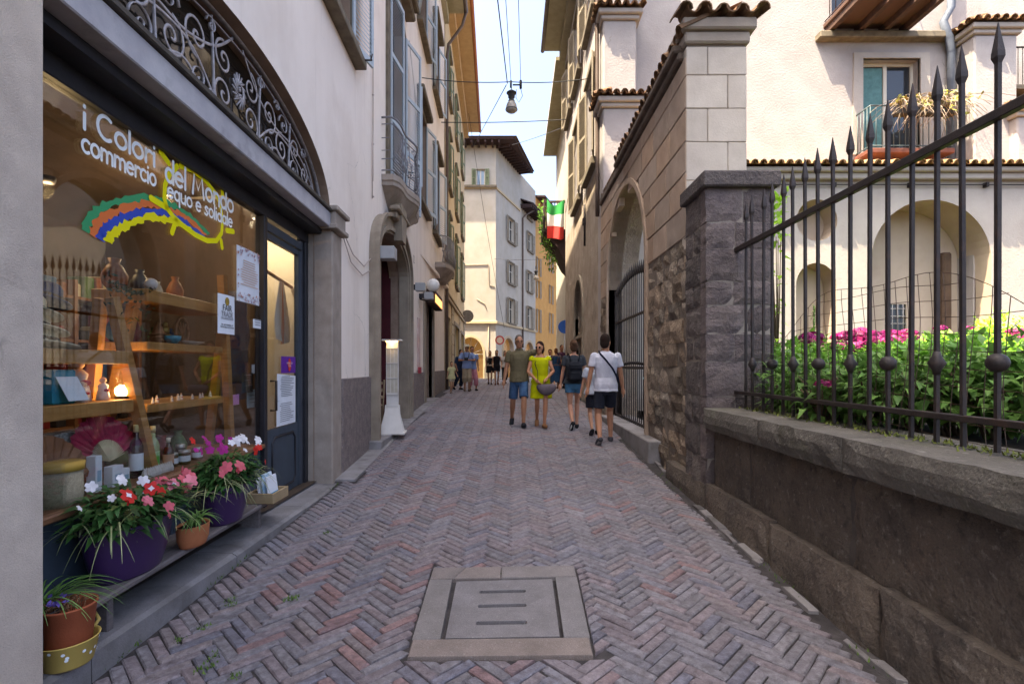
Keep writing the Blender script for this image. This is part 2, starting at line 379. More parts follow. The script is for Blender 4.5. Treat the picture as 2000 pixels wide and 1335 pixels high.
for gy in range(-int(6/U), int(26/U)):
    for gx in range(-int(26/U), int(26/U)):
        m = (gx-gy) % (2*n)
        if m == 0: cx, cy, hor = (gx+n/2)*U, (gy+.5)*U, True
        elif m == 2*n-1: cx, cy, hor = (gx+.5)*U, (gy+n/2)*U, False
        else: continue
        x = (cx-cy)*ca; y = (cx+cy)*sa
        if y < 1.55 or y > 33: continue
        if x < left_edge(y)-.02 or x > XR+(0.15 if y > 5 else 0)+(.6 if y > 22 else 0): continue
        bricks.append((x, y, pi/4+(0 if hor else pi/2)))
def hits_drain(x, y, a):
    ux, uy = cos(a), sin(a)
    for t in (-.5, -.25, 0, .25, .5):
        px, py = x+ux*BL*t, y+uy*BL*t
        if dx0+.10 < px < dx1-.10 and dy0+.10 < py < dy1-.10: return True
    return False
DQ = [Vector((p.x, p.y)) for p in (DO[0], DO[1], DO[2], DO[3])]
def halfplane(poly, p, n):
    out = []
    for i in range(len(poly)):
        a, b = poly[i], poly[(i+1) % len(poly)]; da, db = (a-p).dot(n), (b-p).dot(n)
        if da >= 0: out.append(a)
        if da*db < 0: out.append(a+(b-a)*(da/(da-db)))
    return out
def area(p): return abs(sum(p[i].x*p[(i+1) % len(p)].y-p[(i+1) % len(p)].x*p[i].y for i in range(len(p))))/2 if len(p) > 2 else 0
def footprint(x, y, a):
    u = Vector((cos(a), sin(a)))*(BL-G)/2; v = Vector((-sin(a), cos(a)))*(BW-G)/2; c = Vector((x, y)); return [c-u-v, c+u-v, c+u+v, c-u+v]
cuts = []; whole = []
for b in bricks:
    fp = footprint(*b); best = fp
    if all(dx0-.02 < p.x < dx1+.02 and dy0-.02 < p.y < dy1+.02 for p in fp) and area(fp) > 0:
        pass
    near = any(dx0-.2 < p.x < dx1+.2 and dy0-.2 < p.y < dy1+.2 for p in fp)
    if near:
        cand = []
        for i in range(4):
            p, q = DQ[i], DQ[(i+1) % 4]; e = (q-p).normalized(); n = Vector((-e.y, e.x)); 
            if (sum(DQ, Vector((0, 0)))/4-p).dot(n) > 0: n = -n
            cand.append(halfplane(fp, p+n*.012, n))
        best = max(cand, key=area)
    if len(best) < 3: continue
    if max(p.x for p in best) > 1.86 and b[1] < 9: best = halfplane(best, Vector((1.845+.012*sin(b[1]*9), 0)), Vector((-1, 0)))
    A = area(best)
    if A < .0012: continue
    if A > area(fp)*.985: whole.append(b)
    else: cuts.append((b, best))
bricks = whole
bricks.sort(key=lambda b: (b[1]+.25*abs(b[0])) if (abs(b[0]/b[1]) < 1.02 and b[1] > 2.38) else 99+b[1])
variants = []
for i in range(64):
    variants.append(None)
slope = lambda y: (zg(y+.1)-zg(y-.1))/.2
zonecol = {}
brick_meshes = {}
def near_brick(i, x, y, a):
    # tone keyed to a small set so that alike bricks share one mesh
    t = brick_tone(x, y)
    key = (tuple(round(v, 2) for v in t), random.randrange(2))
    if key not in brick_meshes:
        b = MB(); b.add(brick_verts(BL-G, BW-G), BF, 0, False, t)
        brick_meshes[key] = b.mesh('brick', brick_m)
    o = obj('brick', brick_meshes[key], street, (x, y, zg(y)+jit(.003)))
    q = Matrix.Rotation(math.atan(slope(y))+jit(.012), 3, 'X') @ Matrix.Rotation(a+jit(.018), 3, 'Z') @ Matrix.Rotation(jit(.02), 3, 'X')
    o.rotation_euler = q.to_euler()
far = MB()
for i, (x, y, a) in enumerate(bricks):
    if i < 255: near_brick(i, x, y, a); continue
    vs = brick_verts(BL-G, BW-G, .05); a2 = a+jit(.02); tx, ty = jit(.02), jit(.02); h = jit(.003)
    c, s = cos(a2), sin(a2); out = []
    for vx, vy, vz in vs:
        X = x+vx*c-vy*s; Y = y+vx*s+vy*c
        out.append((X, Y, zg(Y)+vz+h+vx*tx+vy*ty))
    far.add(out, BF, 0, False, brick_tone(x, y))
far.build('brick_field', brick_m, street, normals=False, kind='stuff')
cuts.sort(key=lambda c: c[0][1]+.6*abs(c[0][0]))
for i, (b, poly) in enumerate(cuts):
    c = sum(poly, Vector((0, 0)))/len(poly); k = len(poly); h = jit(.003); t = brick_tone(*b[:2]); m = MB()
    lo = [Vector((p.x, p.y, zg(p.y)-.06)) for p in poly]; md = [Vector((p.x, p.y, zg(p.y)-.008+h)) for p in poly]; tp_ = [Vector((p.x, p.y, zg(p.y)+h))+(Vector((c.x, c.y, 0))-Vector((p.x, p.y, 0))).normalized()*.007 for p in poly]
    m.add(lo+md+tp_, [(j, (j+1) % k, k+(j+1) % k, k+j) for j in range(k)]+[(k+j, k+(j+1) % k, 2*k+(j+1) % k, 2*k+j) for j in range(k)]+[tuple(range(2*k, 3*k))], 0, False, t)
    m.build('brick', brick_m, street)
# little moss tufts in the joints, lower left
ms = MB()
for px, py in [(450, 1180), (565, 1170), (400, 1225), (395, 1310), (460, 1320), (420, 1280), (575, 1168), (448, 1172), (405, 1300), (640, 1040), (350, 1250), (980, 1120)]:
    g = ground_at(px, py)
    for k in range(26):
        p = g+Vector((jit(.035), jit(.035), 0)); r = random.uniform(.006, .016); a = random.uniform(0, 6.28)
        tip = p+Vector((cos(a)*r, sin(a)*r, random.uniform(.006, .02))); w = Vector((-sin(a), cos(a), 0))*.005
        ms.add([p-w, p+w, tip], [(0, 1, 2)])
for k in range(420):
    if k % 3 == 0: y = random.uniform(2.6, 6.2); x = -2.085+jit(.012)
    elif k % 3 == 1: y = random.uniform(6.6, 9.6); x = left_edge(y)-.02+jit(.02); 
    else: y = random.uniform(2.3, 9.0); x = 1.90+jit(.045)
    if sin(y*2.3)+sin(y*5.1+1) < .25: continue
    p = Vector((x, y, zg(y)+.002)); a = random.uniform(0, 6.28); r = random.uniform(.006, .02); w = Vector((-sin(a), cos(a), 0))*.005
    ms.add([p-w, p+w, p+Vector((cos(a)*r, sin(a)*r, random.uniform(.008, .03)))], [(0, 1, 2)])
ms.build('moss', moss, street, normals=False, kind='stuff')
# drain: stone surround, slotted cover
drain = thing('drain', 'square grey stone drain cover with three slots set in the brick paving', 'drain', tuple(sum((Vector(p) for p in DO), Vector())/4))
def lift(v, dz=0.0): return Vector((v.x, v.y, zg(v.y)+dz))
def ground_stone(name, quad, parent, mat, top=.014, th=.08, tone=(1, 1, 1), inset=.006, sub=1):
    q = [lift(Vector(p), top) for p in quad]; c = sum(q, Vector())/4
    b = MB(); t2 = [p+(c-p).normalized()*inset for p in q]; lo = [p-Vector((0, 0, th)) for p in q]; md = [p-Vector((0, 0, .006)) for p in q]
    b.add([*lo, *md, *t2], BF, 0, False, tone)
    o = b.build(name, mat, None)
    if parent is not None:
        o.parent = parent; o.matrix_parent_inverse = Matrix.Translation(-Vector(parent.location))
    return o
def lerp(a, b, t): return a+(b-a)*t
TL, TR, BR, BLc = DO; tl, tr, br, bl = DI
g_ = .022
iTL = Vector((tl.x-g_, tl.y+.02, 0)); iTR = Vector((tr.x+g_*.6, tr.y+.02, 0)); iBL = Vector((bl.x-g_*.7, bl.y-.008, 0)); iBR = Vector((br.x+g_*.5, br.y-.008, 0))
def side(a, b, y): return lerp(a, b, (y-a.y)/(b.y-a.y))
eTL = side(TL, BLc, iTL.y); eTR = side(TR, BR, iTR.y); eBL = side(TL, BLc, iBL.y); eBR = side(TR, BR, iBR.y)
tmS, tm = lerp(TL, TR, .23), lerp(TL, TR, .48); topS, topM = lerp(eTL, eTR, .16), lerp(eTL, eTR, .48)
for q, t in (((TL, tmS, topS, eTL), (.72, .66, .62)), ((tmS, tm, topM, topS), (.74, .67, .62)), ((tm, TR, eTR, topM), (.70, .67, .65)),
             ((eTL, iTL, iBL, eBL), (.68, .67, .65)), ((iTR, eTR, eBR, iBR), (.67, .67, .67)), ((eBL, eBR, BR, BLc), (.74, .65, .58))):
    ground_stone('surround_stone', [lerp(p, sum(q, Vector())/4, .010) for p in q], drain, drain_a, tone=t)
# cover with three slots: a slab with real holes
cq = [lerp(p, (tl+tr+br+bl)/4, .03) for p in (tl, tr, br, bl)]
def cover_uv(u, v, dz):
    p = lerp(lerp(cq[0], cq[1], u), lerp(cq[3], cq[2], u), v); return Vector((p.x, p.y, zg(p.y)+dz))
holes = []
for v in (.235, .50, .785):
    h = []
    for i in range(10): h.append((.27+.02*cos(pi/2+pi*i/9), v+.028*sin(pi/2+pi*i/9)))
    for i in range(10): h.append((.70+.02*cos(-pi/2+pi*i/9), v-.0+.028*sin(-pi/2+pi*i/9)))
    holes.append(h)
class CoverPl:
    def pt(s, u, z, off=0.0): return cover_uv(u, z, off+.010)
cm = MB(); wall(cm, CoverPl(), [(0, 0), (1, 0), (1, 1), (0, 1)], holes, th=.06); cm.t = [(.66, .66, .67)]*len(cm.f)
o = cm.build('cover', drain_a); o.parent = drain; o.matrix_parent_inverse = Matrix.Translation(-Vector(drain.location))
pit = MB(); pit.add([cover_uv(u, v, -.05) for u, v in ((-.02, -.02), (1.02, -.02), (1.02, 1.02), (-.02, 1.02))], [(0, 1, 2, 3)])
o = pit.build('pit', M('dark_pit', (.012, .012, .012), None, rough=1)); o.parent = drain; o.matrix_parent_inverse = Matrix.Translation(-Vector(drain.location))

# edge stones along the right wall, a broken row of pale pieces
y = 1.9; k = 0
while y < 9.5:
    l = random.uniform(.10, .34)*(1.3 if y > 5 else 1); w = random.uniform(.03, .075)
    x0 = 1.885+jit(.02)+(.12 if y > 5.2 else 0); z = zg(y)+jit(.008)+.006
    q = [Vector((x0+jit(.01), y, 0)), Vector((x0+w, y+jit(.03), 0)), Vector((x0+w+jit(.01), y+l-.015, 0)), Vector((x0+jit(.012), y+l-.02+jit(.02), 0))]
    if random.random() < .78:
        t = random.uniform(.6, 1.2); ground_stone('edge_stone', q, street, step_m, top=.008+jit(.014), tone=(t, t*.98, t*.97), inset=.014)
    y += l
# ---- stone doorstep in front of the shop, then the flat gutter slabs further up
step = thing('doorstep', 'long worn grey stone step in front of the shop window', 'step', (-2.2, 4.2, .2))
step['kind'] = 'structure'; del step['category']
e = [1.3, 2.55, 3.9, 5.2, 6.28]
for i in range(4):
    a, b = e[i]+.004, e[i+1]-.004
    m = MB(); t = random.uniform(.92, 1.06)
    rings = []
    for y in (a, (a+b)/2, b):
        rings.append([(-2.9, y, -.2), (-2.9, y, .205), (-2.13+jit(.008), y, .178), (-2.095, y, .160+jit(.006)), (-2.09+jit(.006), y, -.2)])
    m.loft(rings, 0, True, False, True, (t, t, t))
    o = m.build('step_slab', step_m); o.parent = step; o.matrix_parent_inverse = Matrix.Translation(-Vector(step.location))
y = 6.3
while y < 15:
    l = random.uniform(.7, 1.3); t = random.uniform(.85, 1.1)
    q = [Vector((-2.3-.033*y, y, 0)), Vector((left_edge(y)-.0, y, 0)), Vector((left_edge(y+l)-.0, y+l-.008, 0)), Vector((-2.3-.033*(y+l), y+l-.008, 0))]
    ground_stone('gutter_slab', q, street, step_m, top=.012, tone=(t*1.1, t*1.1, t*1.1)); y += l
# ================================================================ LEFT: the pink building with the shop
LA0, LA1, LATOP = -4.0, 20.2, 15.5
pinkb = thing('pink_building', 'tall pale pink stuccoed building with blue shutters and shop arch, on the left', 'building', (-2.3, 8, 0))
def base_of(o):
    while o.parent is not None: o = o.parent
    return Vector(o.location)
def part(mb, name, mat, parent, normals=True, **kw):
    o = mb.build(name, mat, None, normals, **kw); o.parent = parent
    if parent.parent is None: o.matrix_parent_inverse = Matrix.Translation(-Vector(parent.location))
    return o
SHOP = (2.24, 6.2); ARC = arch(SHOP[0], SHOP[1], -.6, 3.47, .84, 28)
PORT = arch(8.37, 11.23, zg(8.4)-.3, 3.45, .64, 22, .9)
DOOR2 = rect(14.5, 16.2, .3, 3.75)
W1 = rect(5.95, 7.05, 6.0, 8.3)
FD = [(9.55, 4.95), (9.55, 8.75), (9.9, 8.95), (10.3, 9.02), (10.7, 8.95), (11.1, 8.75), (11.1, 4.95)]
W2 = rect(13.3, 14.7, 6.0, 8.5); W3 = rect(16.6, 18.0, 6.0, 8.5)
W4 = rect(13.3, 14.7, 10.6, 12.8); W5 = rect(16.6, 18.0, 10.6, 12.8); W6 = rect(9.6, 11.0, 10.6, 12.8); W7 = rect(6.0, 7.1, 10.6, 12.8)
mb = MB()
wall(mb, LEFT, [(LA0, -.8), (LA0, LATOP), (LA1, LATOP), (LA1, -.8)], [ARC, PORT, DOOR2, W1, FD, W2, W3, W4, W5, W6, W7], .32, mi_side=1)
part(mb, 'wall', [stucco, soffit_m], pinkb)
# body behind the facade: keeps daylight out
mb = MB()
mb.box((-10, LA0, -.8), (-9.8, LA1, LATOP)); mb.box((-10, LA0-.2, -.8), (-2.2, LA0, LATOP)); mb.box((-10, LA1-.35, -.8), (-3.0, LA1-.02, LATOP-.02))
mb.box((-10, 7.2, -.8), (-2.6, 7.3, LATOP)); mb.box((-9.9, LA0, 4.6), (-2.45, LA1-.4, 4.7)); 
part(mb, 'back_wall', stucco, pinkb)
# eaves
mb = MB()
slab(mb, LEFT, LA0, LA1, LATOP, LATOP+.1, -.4, .78); 
slab(mb, LEFT, LA0, LA1-.02, LATOP-.42, LATOP-.004, .005, .18)
part(mb, 'eaves_soffit', eave_m, pinkb)
mb = MB(); mb.add([LEFT.pt(LA0, LATOP+.11, .85), LEFT.pt(LA1+.1, LATOP+.11, .85), (-7, LA1+.1, LATOP+2.3), (-7, LA0, LATOP+2.3), (-10.4, LA1+.1, LATOP+.3), (-10.4, LA0, LATOP+.3)], [(0, 1, 2, 3), (3, 2, 4, 5)])
part(mb, 'roof', rooftile, pinkb)
mb = MB(); mb.tube([LEFT.pt(LA0, LATOP+.06, .85), LEFT.pt(LA1, LATOP+.06, .85)], .085, 10)
mb.tube([LEFT.pt(LA1-.05, LATOP, .85), LEFT.pt(LA1-.02, LATOP-.5, .7), LEFT.pt(LA1+.02, LATOP-1.2, .16), LEFT.pt(LA1+.02, LATOP-1.7, .1), LEFT.pt(LA1+.02, 5.0, .1), LEFT.pt(LA1+.02, .6, .1)], .06, 8)
part(mb, 'downpipe', copper, pinkb)
# stone pilasters of the shop arch
mb = MB(); slab(mb, LEFT, 1.2, SHOP[0], -.4, 9, -.42, .032, 0, .012); part(mb, 'stone_pilaster', pilaster_m, pinkb)
mb = MB(); slab(mb, LEFT, SHOP[1]-.006, 6.56, -.2, 3.24, -.2, .034, 0, .012); slab(mb, LEFT, SHOP[1]-.003, 6.3, -.2, 3.24, -.36, -.202)
part(mb, 'stone_pilaster', stone_trim, pinkb)
mb = MB(); slab(mb, LEFT, 6.12, 6.62, 3.25, 3.31, -.1, .11, 0, .01); slab(mb, LEFT, 6.16, 6.58, 3.31, 3.47, -.1, .08, 0, .01); slab(mb, LEFT, 6.12, 6.64, 3.47, 3.53, -.1, .12, 0, .01)
part(mb, 'bracket', stone_trim, pinkb)
# granite plinth between the openings
for a, b in ((6.62, 8.12), (11.52, 14.2), (16.5, 20.1)):
    mb = MB(); slab(mb, LEFT, a, b, -.3, 1.44, -.05, .035, 0, .008); part(mb, 'granite_plinth', granite, pinkb)
# ---- stone portal
mb = MB()
out = arch(8.12, 11.5, zg(8.1)-.3, 3.4, .98, 22, .85); inn = arch(8.4, 11.2, zg(8.1)-.31, 3.45, .60, 22, .9)
wall(mb, LEFT, out, [[(p[0], max(p[1], zg(8.1)-.29)) for p in inn]], .2, .10)
portal = part(mb, 'portal_surround', portal_m, pinkb)
def sweep(mb, pl, pts, w, o0, o1, mi=0):
    """a moulding that follows an outline on the wall: w = width to the outside"""
    n = len(pts); rin, rout = [], []
    for i in range(n):
        a = Vector(pts[max(i-1, 0)]); b = Vector(pts[min(i+1, n-1)]); t = (b-a).normalized(); nn = Vector((-t.y, t.x))
        rin.append(Vector(pts[i])); rout.append(Vector(pts[i])+nn*w)
    vs = []
    for i in range(n): vs += [pl.pt(*rin[i], o0), pl.pt(*rin[i], o1), pl.pt(*rout[i], o1), pl.pt(*rout[i], o0)]
    fs = []
    for i in range(n-1):
        for k in range(4): fs.append((i*4+k, i*4+(k+1) % 4, i*4+4+(k+1) % 4, i*4+4+k))
    fs += [(0, 1, 2, 3), tuple((n-1)*4+k for k in range(4))]
    mb.add(vs, fs, mi)
mb = MB()
sweep(mb, LEFT, arch(8.36, 11.24, zg(8.4), 3.44, .66, 22, .9), .07, .10, .14)
sweep(mb, LEFT, arch(8.17, 11.45, zg(8.4), 3.42, .93, 22, .87), .06, .10, .17)
part(mb, 'moulding', portal_m, portal)
mb = MB(); slab(mb, LEFT, 9.3, 10.3, 4.30, 4.42, .10, .22, 0, .02); slab(mb, LEFT, 9.2, 10.4, 4.42, 4.5, .10, .28, 0, .02)
part(mb, 'cornice', portal_m, portal)
mb = MB(); mb.prism([LEFT.pt(9.62, 3.96, .10), LEFT.pt(10.0, 3.96, .10), LEFT.pt(10.12, 4.62, .10), LEFT.pt(9.5, 4.62, .10)], (.16, 0, 0)); part(mb, 'keystone', portal_m, portal)
# recess with the red lining and a half open door leaf
mb = MB(); c = 8.05
mb.box((-3.3, 8.25, .2), (-2.6, 8.38, 4.3)); mb.box((-4.3, 8.2, .2), (-4.2, 11.4, 4.3)); mb.box((-4.3, 11.22, .2), (-2.66, 11.35, 4.3)); mb.box((-4.3, 8.2, 4.08), (-2.66, 11.4, 4.2))
part(mb, 'entrance_lining', red_in, pinkb)
mb = MB(); slab(mb, LEFT, 8.42, 11.18, .2, 3.3, -.72, -.64); slab(mb, LEFT, 9.2, 9.24, .3, 3.3, -.64, -.62)
for a in (8.5, 9.35, 10.2):
    slab(mb, LEFT, a, a+.7, .7, 1.6, -.64, -.62); slab(mb, LEFT, a, a+.7, 1.8, 3.1, -.64, -.62)
part(mb, 'door', red_in, pinkb)
mb = MB(); slab(mb, LEFT, 8.0, 11.6, zg(8.8)-.3, zg(9.2)+.07, -1.8, .22, 0, .012); part(mb, 'threshold', step_m, pinkb)
# ---- second, darker doorway with a lit fascia
mb = MB(); sweep(mb, LEFT, [(14.5, .3), (14.5, 3.75), (16.2, 3.75), (16.2, .3)], .28, -.1, .06); part(mb, 'door_surround', portal_m, pinkb)
mb = MB(); slab(mb, LEFT, 14.5, 16.2, .3, 3.75, -.34, -.26)
for a in (14.58, 15.4): slab(mb, LEFT, a, a+.7, .8, 3.4, -.26, -.24)
part(mb, 'door', red_in, pinkb)
lit_sign = M('lit_fascia', hexc('6a4636'), None, rough=.5, emit=hexc('ffb070'), estr=.35)
mb = MB(); slab(mb, LEFT, 14.2, 16.3, 3.35, 3.75, .08, .32, 0, .02); part(mb, 'fascia', M('brown_fascia', hexc('4a342b'), hexc('3a2a24'), 5), pinkb)
mb = MB(); slab(mb, LEFT, 14.35, 16.15, 3.40, 3.62, .322, .33); part(mb, 'lit_strip', lit_sign, pinkb)
# ---- windows, shutters, sills
def louvre_leaf(name, pl, u, z0, z1, width, ang, parent, mat, near=False, off=.03, sgn=1, mids=(.5,)):
    """a louvred leaf hinged on the wall at u; ang = how far it has swung out from flat along +u (sgn=-1: along -u)"""
    base = Vector(pl.pt(u, 0, off)); d = Vector(pl.pt(u+sgn, 0, off))-base; d.z = 0; d.normalize()
    nrm = (Vector(pl.pt(u, 0, off+1))-base).normalized()
    ax = d*cos(ang)+nrm*sin(ang); ay = Vector((0, 0, 1)).cross(ax)
    rot = Matrix((ax, ay, Vector((0, 0, 1)))).transposed().to_euler()
    H = z1-z0; st = .06; th = .035
    mb = MB()
    mb.box((0, -th/2, 0), (st, th/2, H)); mb.box((width-st, -th/2, 0), (width, th/2, H))
    rails = [0, *[H*m-.04 for m in mids], H-.08]
    for z in rails: mb.box((st, -th/2+.002, z), (width-st, th/2-.002, z+.08))
    me = mb.mesh(name, mat)
    o = obj('shutter', me); o.location = (base.x, base.y, z0); o.rotation_euler = rot
    loc = Vector(o.location); o.parent = parent; o.location = loc-Vector(parent.location)
    pitch = .062 if near else .075
    def slat_at(z, m): m.add([(st-.004, -th*.42, z), (width-st+.004, -th*.42, z), (width-st+.004, th*.42, z+.045), (st-.004, th*.42, z+.045),
                       (st-.004, -th*.42, z+.009), (width-st+.004, -th*.42, z+.009), (width-st+.004, th*.42, z+.054), (st-.004, th*.42, z+.054)],
                      [(0, 1, 2, 3), (4, 5, 6, 7), (0, 1, 5, 4), (2, 3, 7, 6), (0, 3, 7, 4), (1, 2, 6, 5)])
    zs = []
    for a, b in zip(rails[:-1], rails[1:]):
        z = a+.085
        while z < b-.05: zs.append(z); z += pitch
    if near:
        m = MB(); slat_at(0, m); sm = m.mesh('slat', mat)
        for z in zs: obj('slat', sm, o, (0, 0, z))
    else:
        m = MB()
        for z in zs: slat_at(z, m)
        m.build('slats', mat, o, kind='stuff')
    return o
def sash(name, pl, u0, u1, z0, z1, off, parent, fmat, gmat, cross=(.55,), mull=True, fw=.06, pane_name='pane'):
    mb = MB()
    slab(mb, pl, u0, u0+fw, z0, z1, off, off+.05); slab(mb, pl, u1-fw, u1, z0, z1, off, off+.05)
    slab(mb, pl, u0+fw, u1-fw, z0, z0+fw, off, off+.048); slab(mb, pl, u0+fw, u1-fw, z1-fw, z1, off, off+.048)
    c = (u0+u1)/2
    if mull: slab(mb, pl, c-fw*.6, c+fw*.6, z0+fw, z1-fw, off, off+.052)
    for t in cross: slab(mb, pl, u0+fw, u1-fw, z0+(z1-z0)*t-.02, z0+(z1-z0)*t+.02, off, off+.045)
    w = part(mb, name, fmat, parent)
    g = MB(); slab(g, pl, u0+.01, u1-.01, z0+.01, z1-.01, off+.008, off+.014)
    p = g.build(pane_name, gmat); p.parent = w
    return w
for (u0, u1, z0, z1), near in (((5.95, 7.05, 6.0, 8.3), True), ((13.3, 14.7, 6.0, 8.5), False), ((16.6, 18.0, 6.0, 8.5), False), ((13.3, 14.7, 10.6, 12.8), False),
                               ((16.6, 18.0, 10.6, 12.8), False), ((9.6, 11.0, 10.6, 12.8), False), ((6.0, 7.1, 10.6, 12.8), False)):
    w = sash('window', LEFT, u0, u1, z0, z1, -.22, pinkb, darkwood, glass_dark)
    m = MB(); slab(m, LEFT, u0-.25, u1+.3, z0-.16, z0-.05, -.05, .16, 0, .01); slab(m, LEFT, u0-.2, u1+.25, z0-.05, z0, -.25, .12, 0, .01)
    s = m.build('sill', sill_m); s.parent = w
    m = MB()
    slab(m, LEFT, u0-.16, u0-.002, z0, z1+.16, -.02, .025); slab(m, LEFT, u1+.002, u1+.16, z0, z1+.16, -.02, .025); slab(m, LEFT, u0, u1, z1+.002, z1+.16, -.02, .025)
    if u0 > 12: slab(m, LEFT, u0-.25, u1+.25, z1+.16, z1+.32, -.02, .2, 0, .03)
    s = m.build('surround', sill_m); s.parent = w
    louvre_leaf('leaf', LEFT, u1+.02, z0+.02, z1-.02, (u1-u0)*.5, radians(16), pinkb, shut_blue, near)
    louvre_leaf('leaf', LEFT, u0-.02, z0+.02, z1-.02, (u1-u0)*.5, radians(14), pinkb, shut_blue, False, sgn=-1)
# catch on the first sill
m = MB(); m.tube([LEFT.pt(7.25, 5.93, .02), LEFT.pt(7.25, 5.93, .26)], .012, 6); m.tube([LEFT.pt(7.22, 5.93, .25), LEFT.pt(7.26, 6.02, .26)], .01, 6); part(m, 'shutter_catch', iron_dark, pinkb)
# ---- french door over the balcony
w = sash('balcony_door', LEFT, 9.55, 11.1, 4.98, 8.75, -.24, pinkb, darkwood, glass_dark, (.3, .62))
m = MB(); sweep(m, LEFT, [(9.55, 4.95), (9.55, 8.75), (9.9, 8.95), (10.3, 9.02), (10.7, 8.95), (11.1, 8.75), (11.1, 4.95)], .2, -.02, .05)
slab(m, LEFT, 9.2, 11.5, 9.3, 9.42, -.02, .22, 0, .03); slab(m, LEFT, 9.3, 11.4, 9.42, 9.55, -.02, .32, 0, .03)
s = m.build('surround', sill_m); s.parent = w
louvre_leaf('leaf', LEFT, 9.56, 5.03, 8.72, .74, radians(9), pinkb, shut_blue, True, off=.05, mids=(.33, .66))
louvre_leaf('leaf', LEFT, 11.12, 5.03, 8.72, .74, radians(17), pinkb, shut_blue, True, off=.06, mids=(.33, .66))
# balcony: swelling stone slab on a scrolled corbel and an iron railing
def balc(u):   # how far the edge stands out, along the wall
    t = (u-9.0)/2.6
    return .20+.20*sin(pi*t)**.6+.06*cos(4*pi*t)*sin(pi*t)
U0, U1 = 9.0, 11.6
def balc_ring(z, sc, n=26, inset=0):
    pts = [LEFT.pt(U0+(1-sc)*.9, z, -.05)]
    for i in range(n+1):
        u = U0+(U1-U0)*i/n; uc = (U0+U1)/2
        pts.append(LEFT.pt(uc+(u-uc)*sc, z, balc(u)*sc*1.05-inset))
    pts.append(LEFT.pt(U1-(1-sc)*.9, z, -.05))
    return pts
m = MB(); m.loft([balc_ring(*a) for a in ((4.3, .12), (4.42, .3), (4.55, .5), (4.72, .80), (4.78, .9), (4.80, .96), (4.86, .97), (4.88, 1.0), (4.98, 1.0))], 0, True, False)
balcony = part(m, 'balcony', stone_trim, pinkb)
def railing(pl_fn, us, z0, h, parent, mat, r=.009, scroll=True):
    m = MB()
    m.tube([pl_fn(u, z0+h) for u in us], .016, 6); m.tube([pl_fn(u, z0+.06) for u in us], .011, 6)
    m.tube([pl_fn(u, z0+h*.86) for u in us], .009, 6)
    part_ = part(m, 'railing', mat, parent)
    return part_
def bal_pt(u, z): return Vector(LEFT.pt(u, z, balc(u)*1.0-.03))
us = [U0+(U1-U0)*i/26 for i in range(27)]
m = MB()
full = [Vector(LEFT.pt(U0+.02, 0, 0))]+[bal_pt(u, 0) for u in us]+[Vector(LEFT.pt(U1-.02, 0, 0))]
def lv(z): return [Vector((p.x, p.y, z)) for p in full]
m.tube(lv(5.98), .018, 6); m.tube(lv(5.05), .012, 6); m.tube(lv(5.86), .009, 6); m.tube(lv(5.25), .009, 6)
def scroll_path(p0, ud, ang, r0, turns, n=26, flip=1):
    """a flat spiral from p0: starts in the plane (ud, z)"""
    pts = []
    for i in range(n+1):
        t = i/n; a = ang+flip*turns*2*pi*t; r = r0*(1-.82*t)
        pts.append((r*cos(a), r*sin(a)))
    o = pts[0]
    return [p0+ud*(x-o[0])+Vector((0, 0, y-o[1])) for x, y in pts]
for i in range(2, 26, 1):
    p = bal_pt(us[i], 0)
    t = (bal_pt(us[i], 0)-bal_pt(us[i-1], 0)).normalized()
    nn = Vector((t.y, -t.x, 0)); 
    b = [p+nn*(.05*sin(pi*k/8)**2*(1 if k < 5 else .3))+Vector((0, 0, 5.05+.8*k/8)) for k in range(9)]
    if i % 2: m.tube(b, .008, 5)
    else:
        m.tube(scroll_path(p+Vector((0, 0, 5.3)), t, 0, .085, 1.3, 18), .007, 4); m.tube(scroll_path(p+Vector((0, 0, 5.55)), -t, pi/2, .075, 1.2, 18), .007, 4)
        m.tube(scroll_path(p+Vector((0, 0, 5.8)), t, pi, .06, 1.2, 16), .006, 4)
for q in (5.4, 5.62): m.tube([full[0]+Vector((0, 0, q)), full[1]+Vector((0, 0, q))], .008, 4)
b = m.build('railing', M('balcony_iron', hexc('8d8a8e'), hexc('6c6a6f'), 10, .5, metal=.3)); b.parent = balcony
# second little balcony further up the street
m = MB()
def bring(z, s, u0=17.0, u1=19.3):
    uc = (u0+u1)/2; pts = [LEFT.pt(uc+(u0-uc)*s, z, -.03)]
    for i in range(9): a = pi*i/8; pts.append(LEFT.pt(uc-(u1-u0)/2*s*cos(a), z, (.25+.3*sin(a))*s))
    return pts+[LEFT.pt(uc+(u1-uc)*s, z, -.03)]
m.loft([bring(4.55, .5), bring(4.75, .8), bring(4.9, 1.0), bring(5.02, 1.0)], 0, True, False)
b2 = part(m, 'balcony', stone_trim, pinkb)
m = MB(); R0 = bring(5.05, .97); R1 = bring(5.95, .97)
m.tube(R1, .02, 6); m.tube(R0, .015, 5)
for i in range(1, len(R0)-1):
    for f in (0, .33, .66):
        a = Vector(R0[i]).lerp(Vector(R0[i+1]), f); b = Vector(R1[i]).lerp(Vector(R1[i+1]), f); o = (a-Vector((-3, 18, a.z))).normalized()*.06
        m.tube([a, a.lerp(b, .3)+o*1.2, a.lerp(b, .6)+o*.2, b], .012, 4)
r = m.build('railing', M('grey_railing_iron', hexc('8a8480'), None, rough=.5, metal=.2)); r.parent = b2
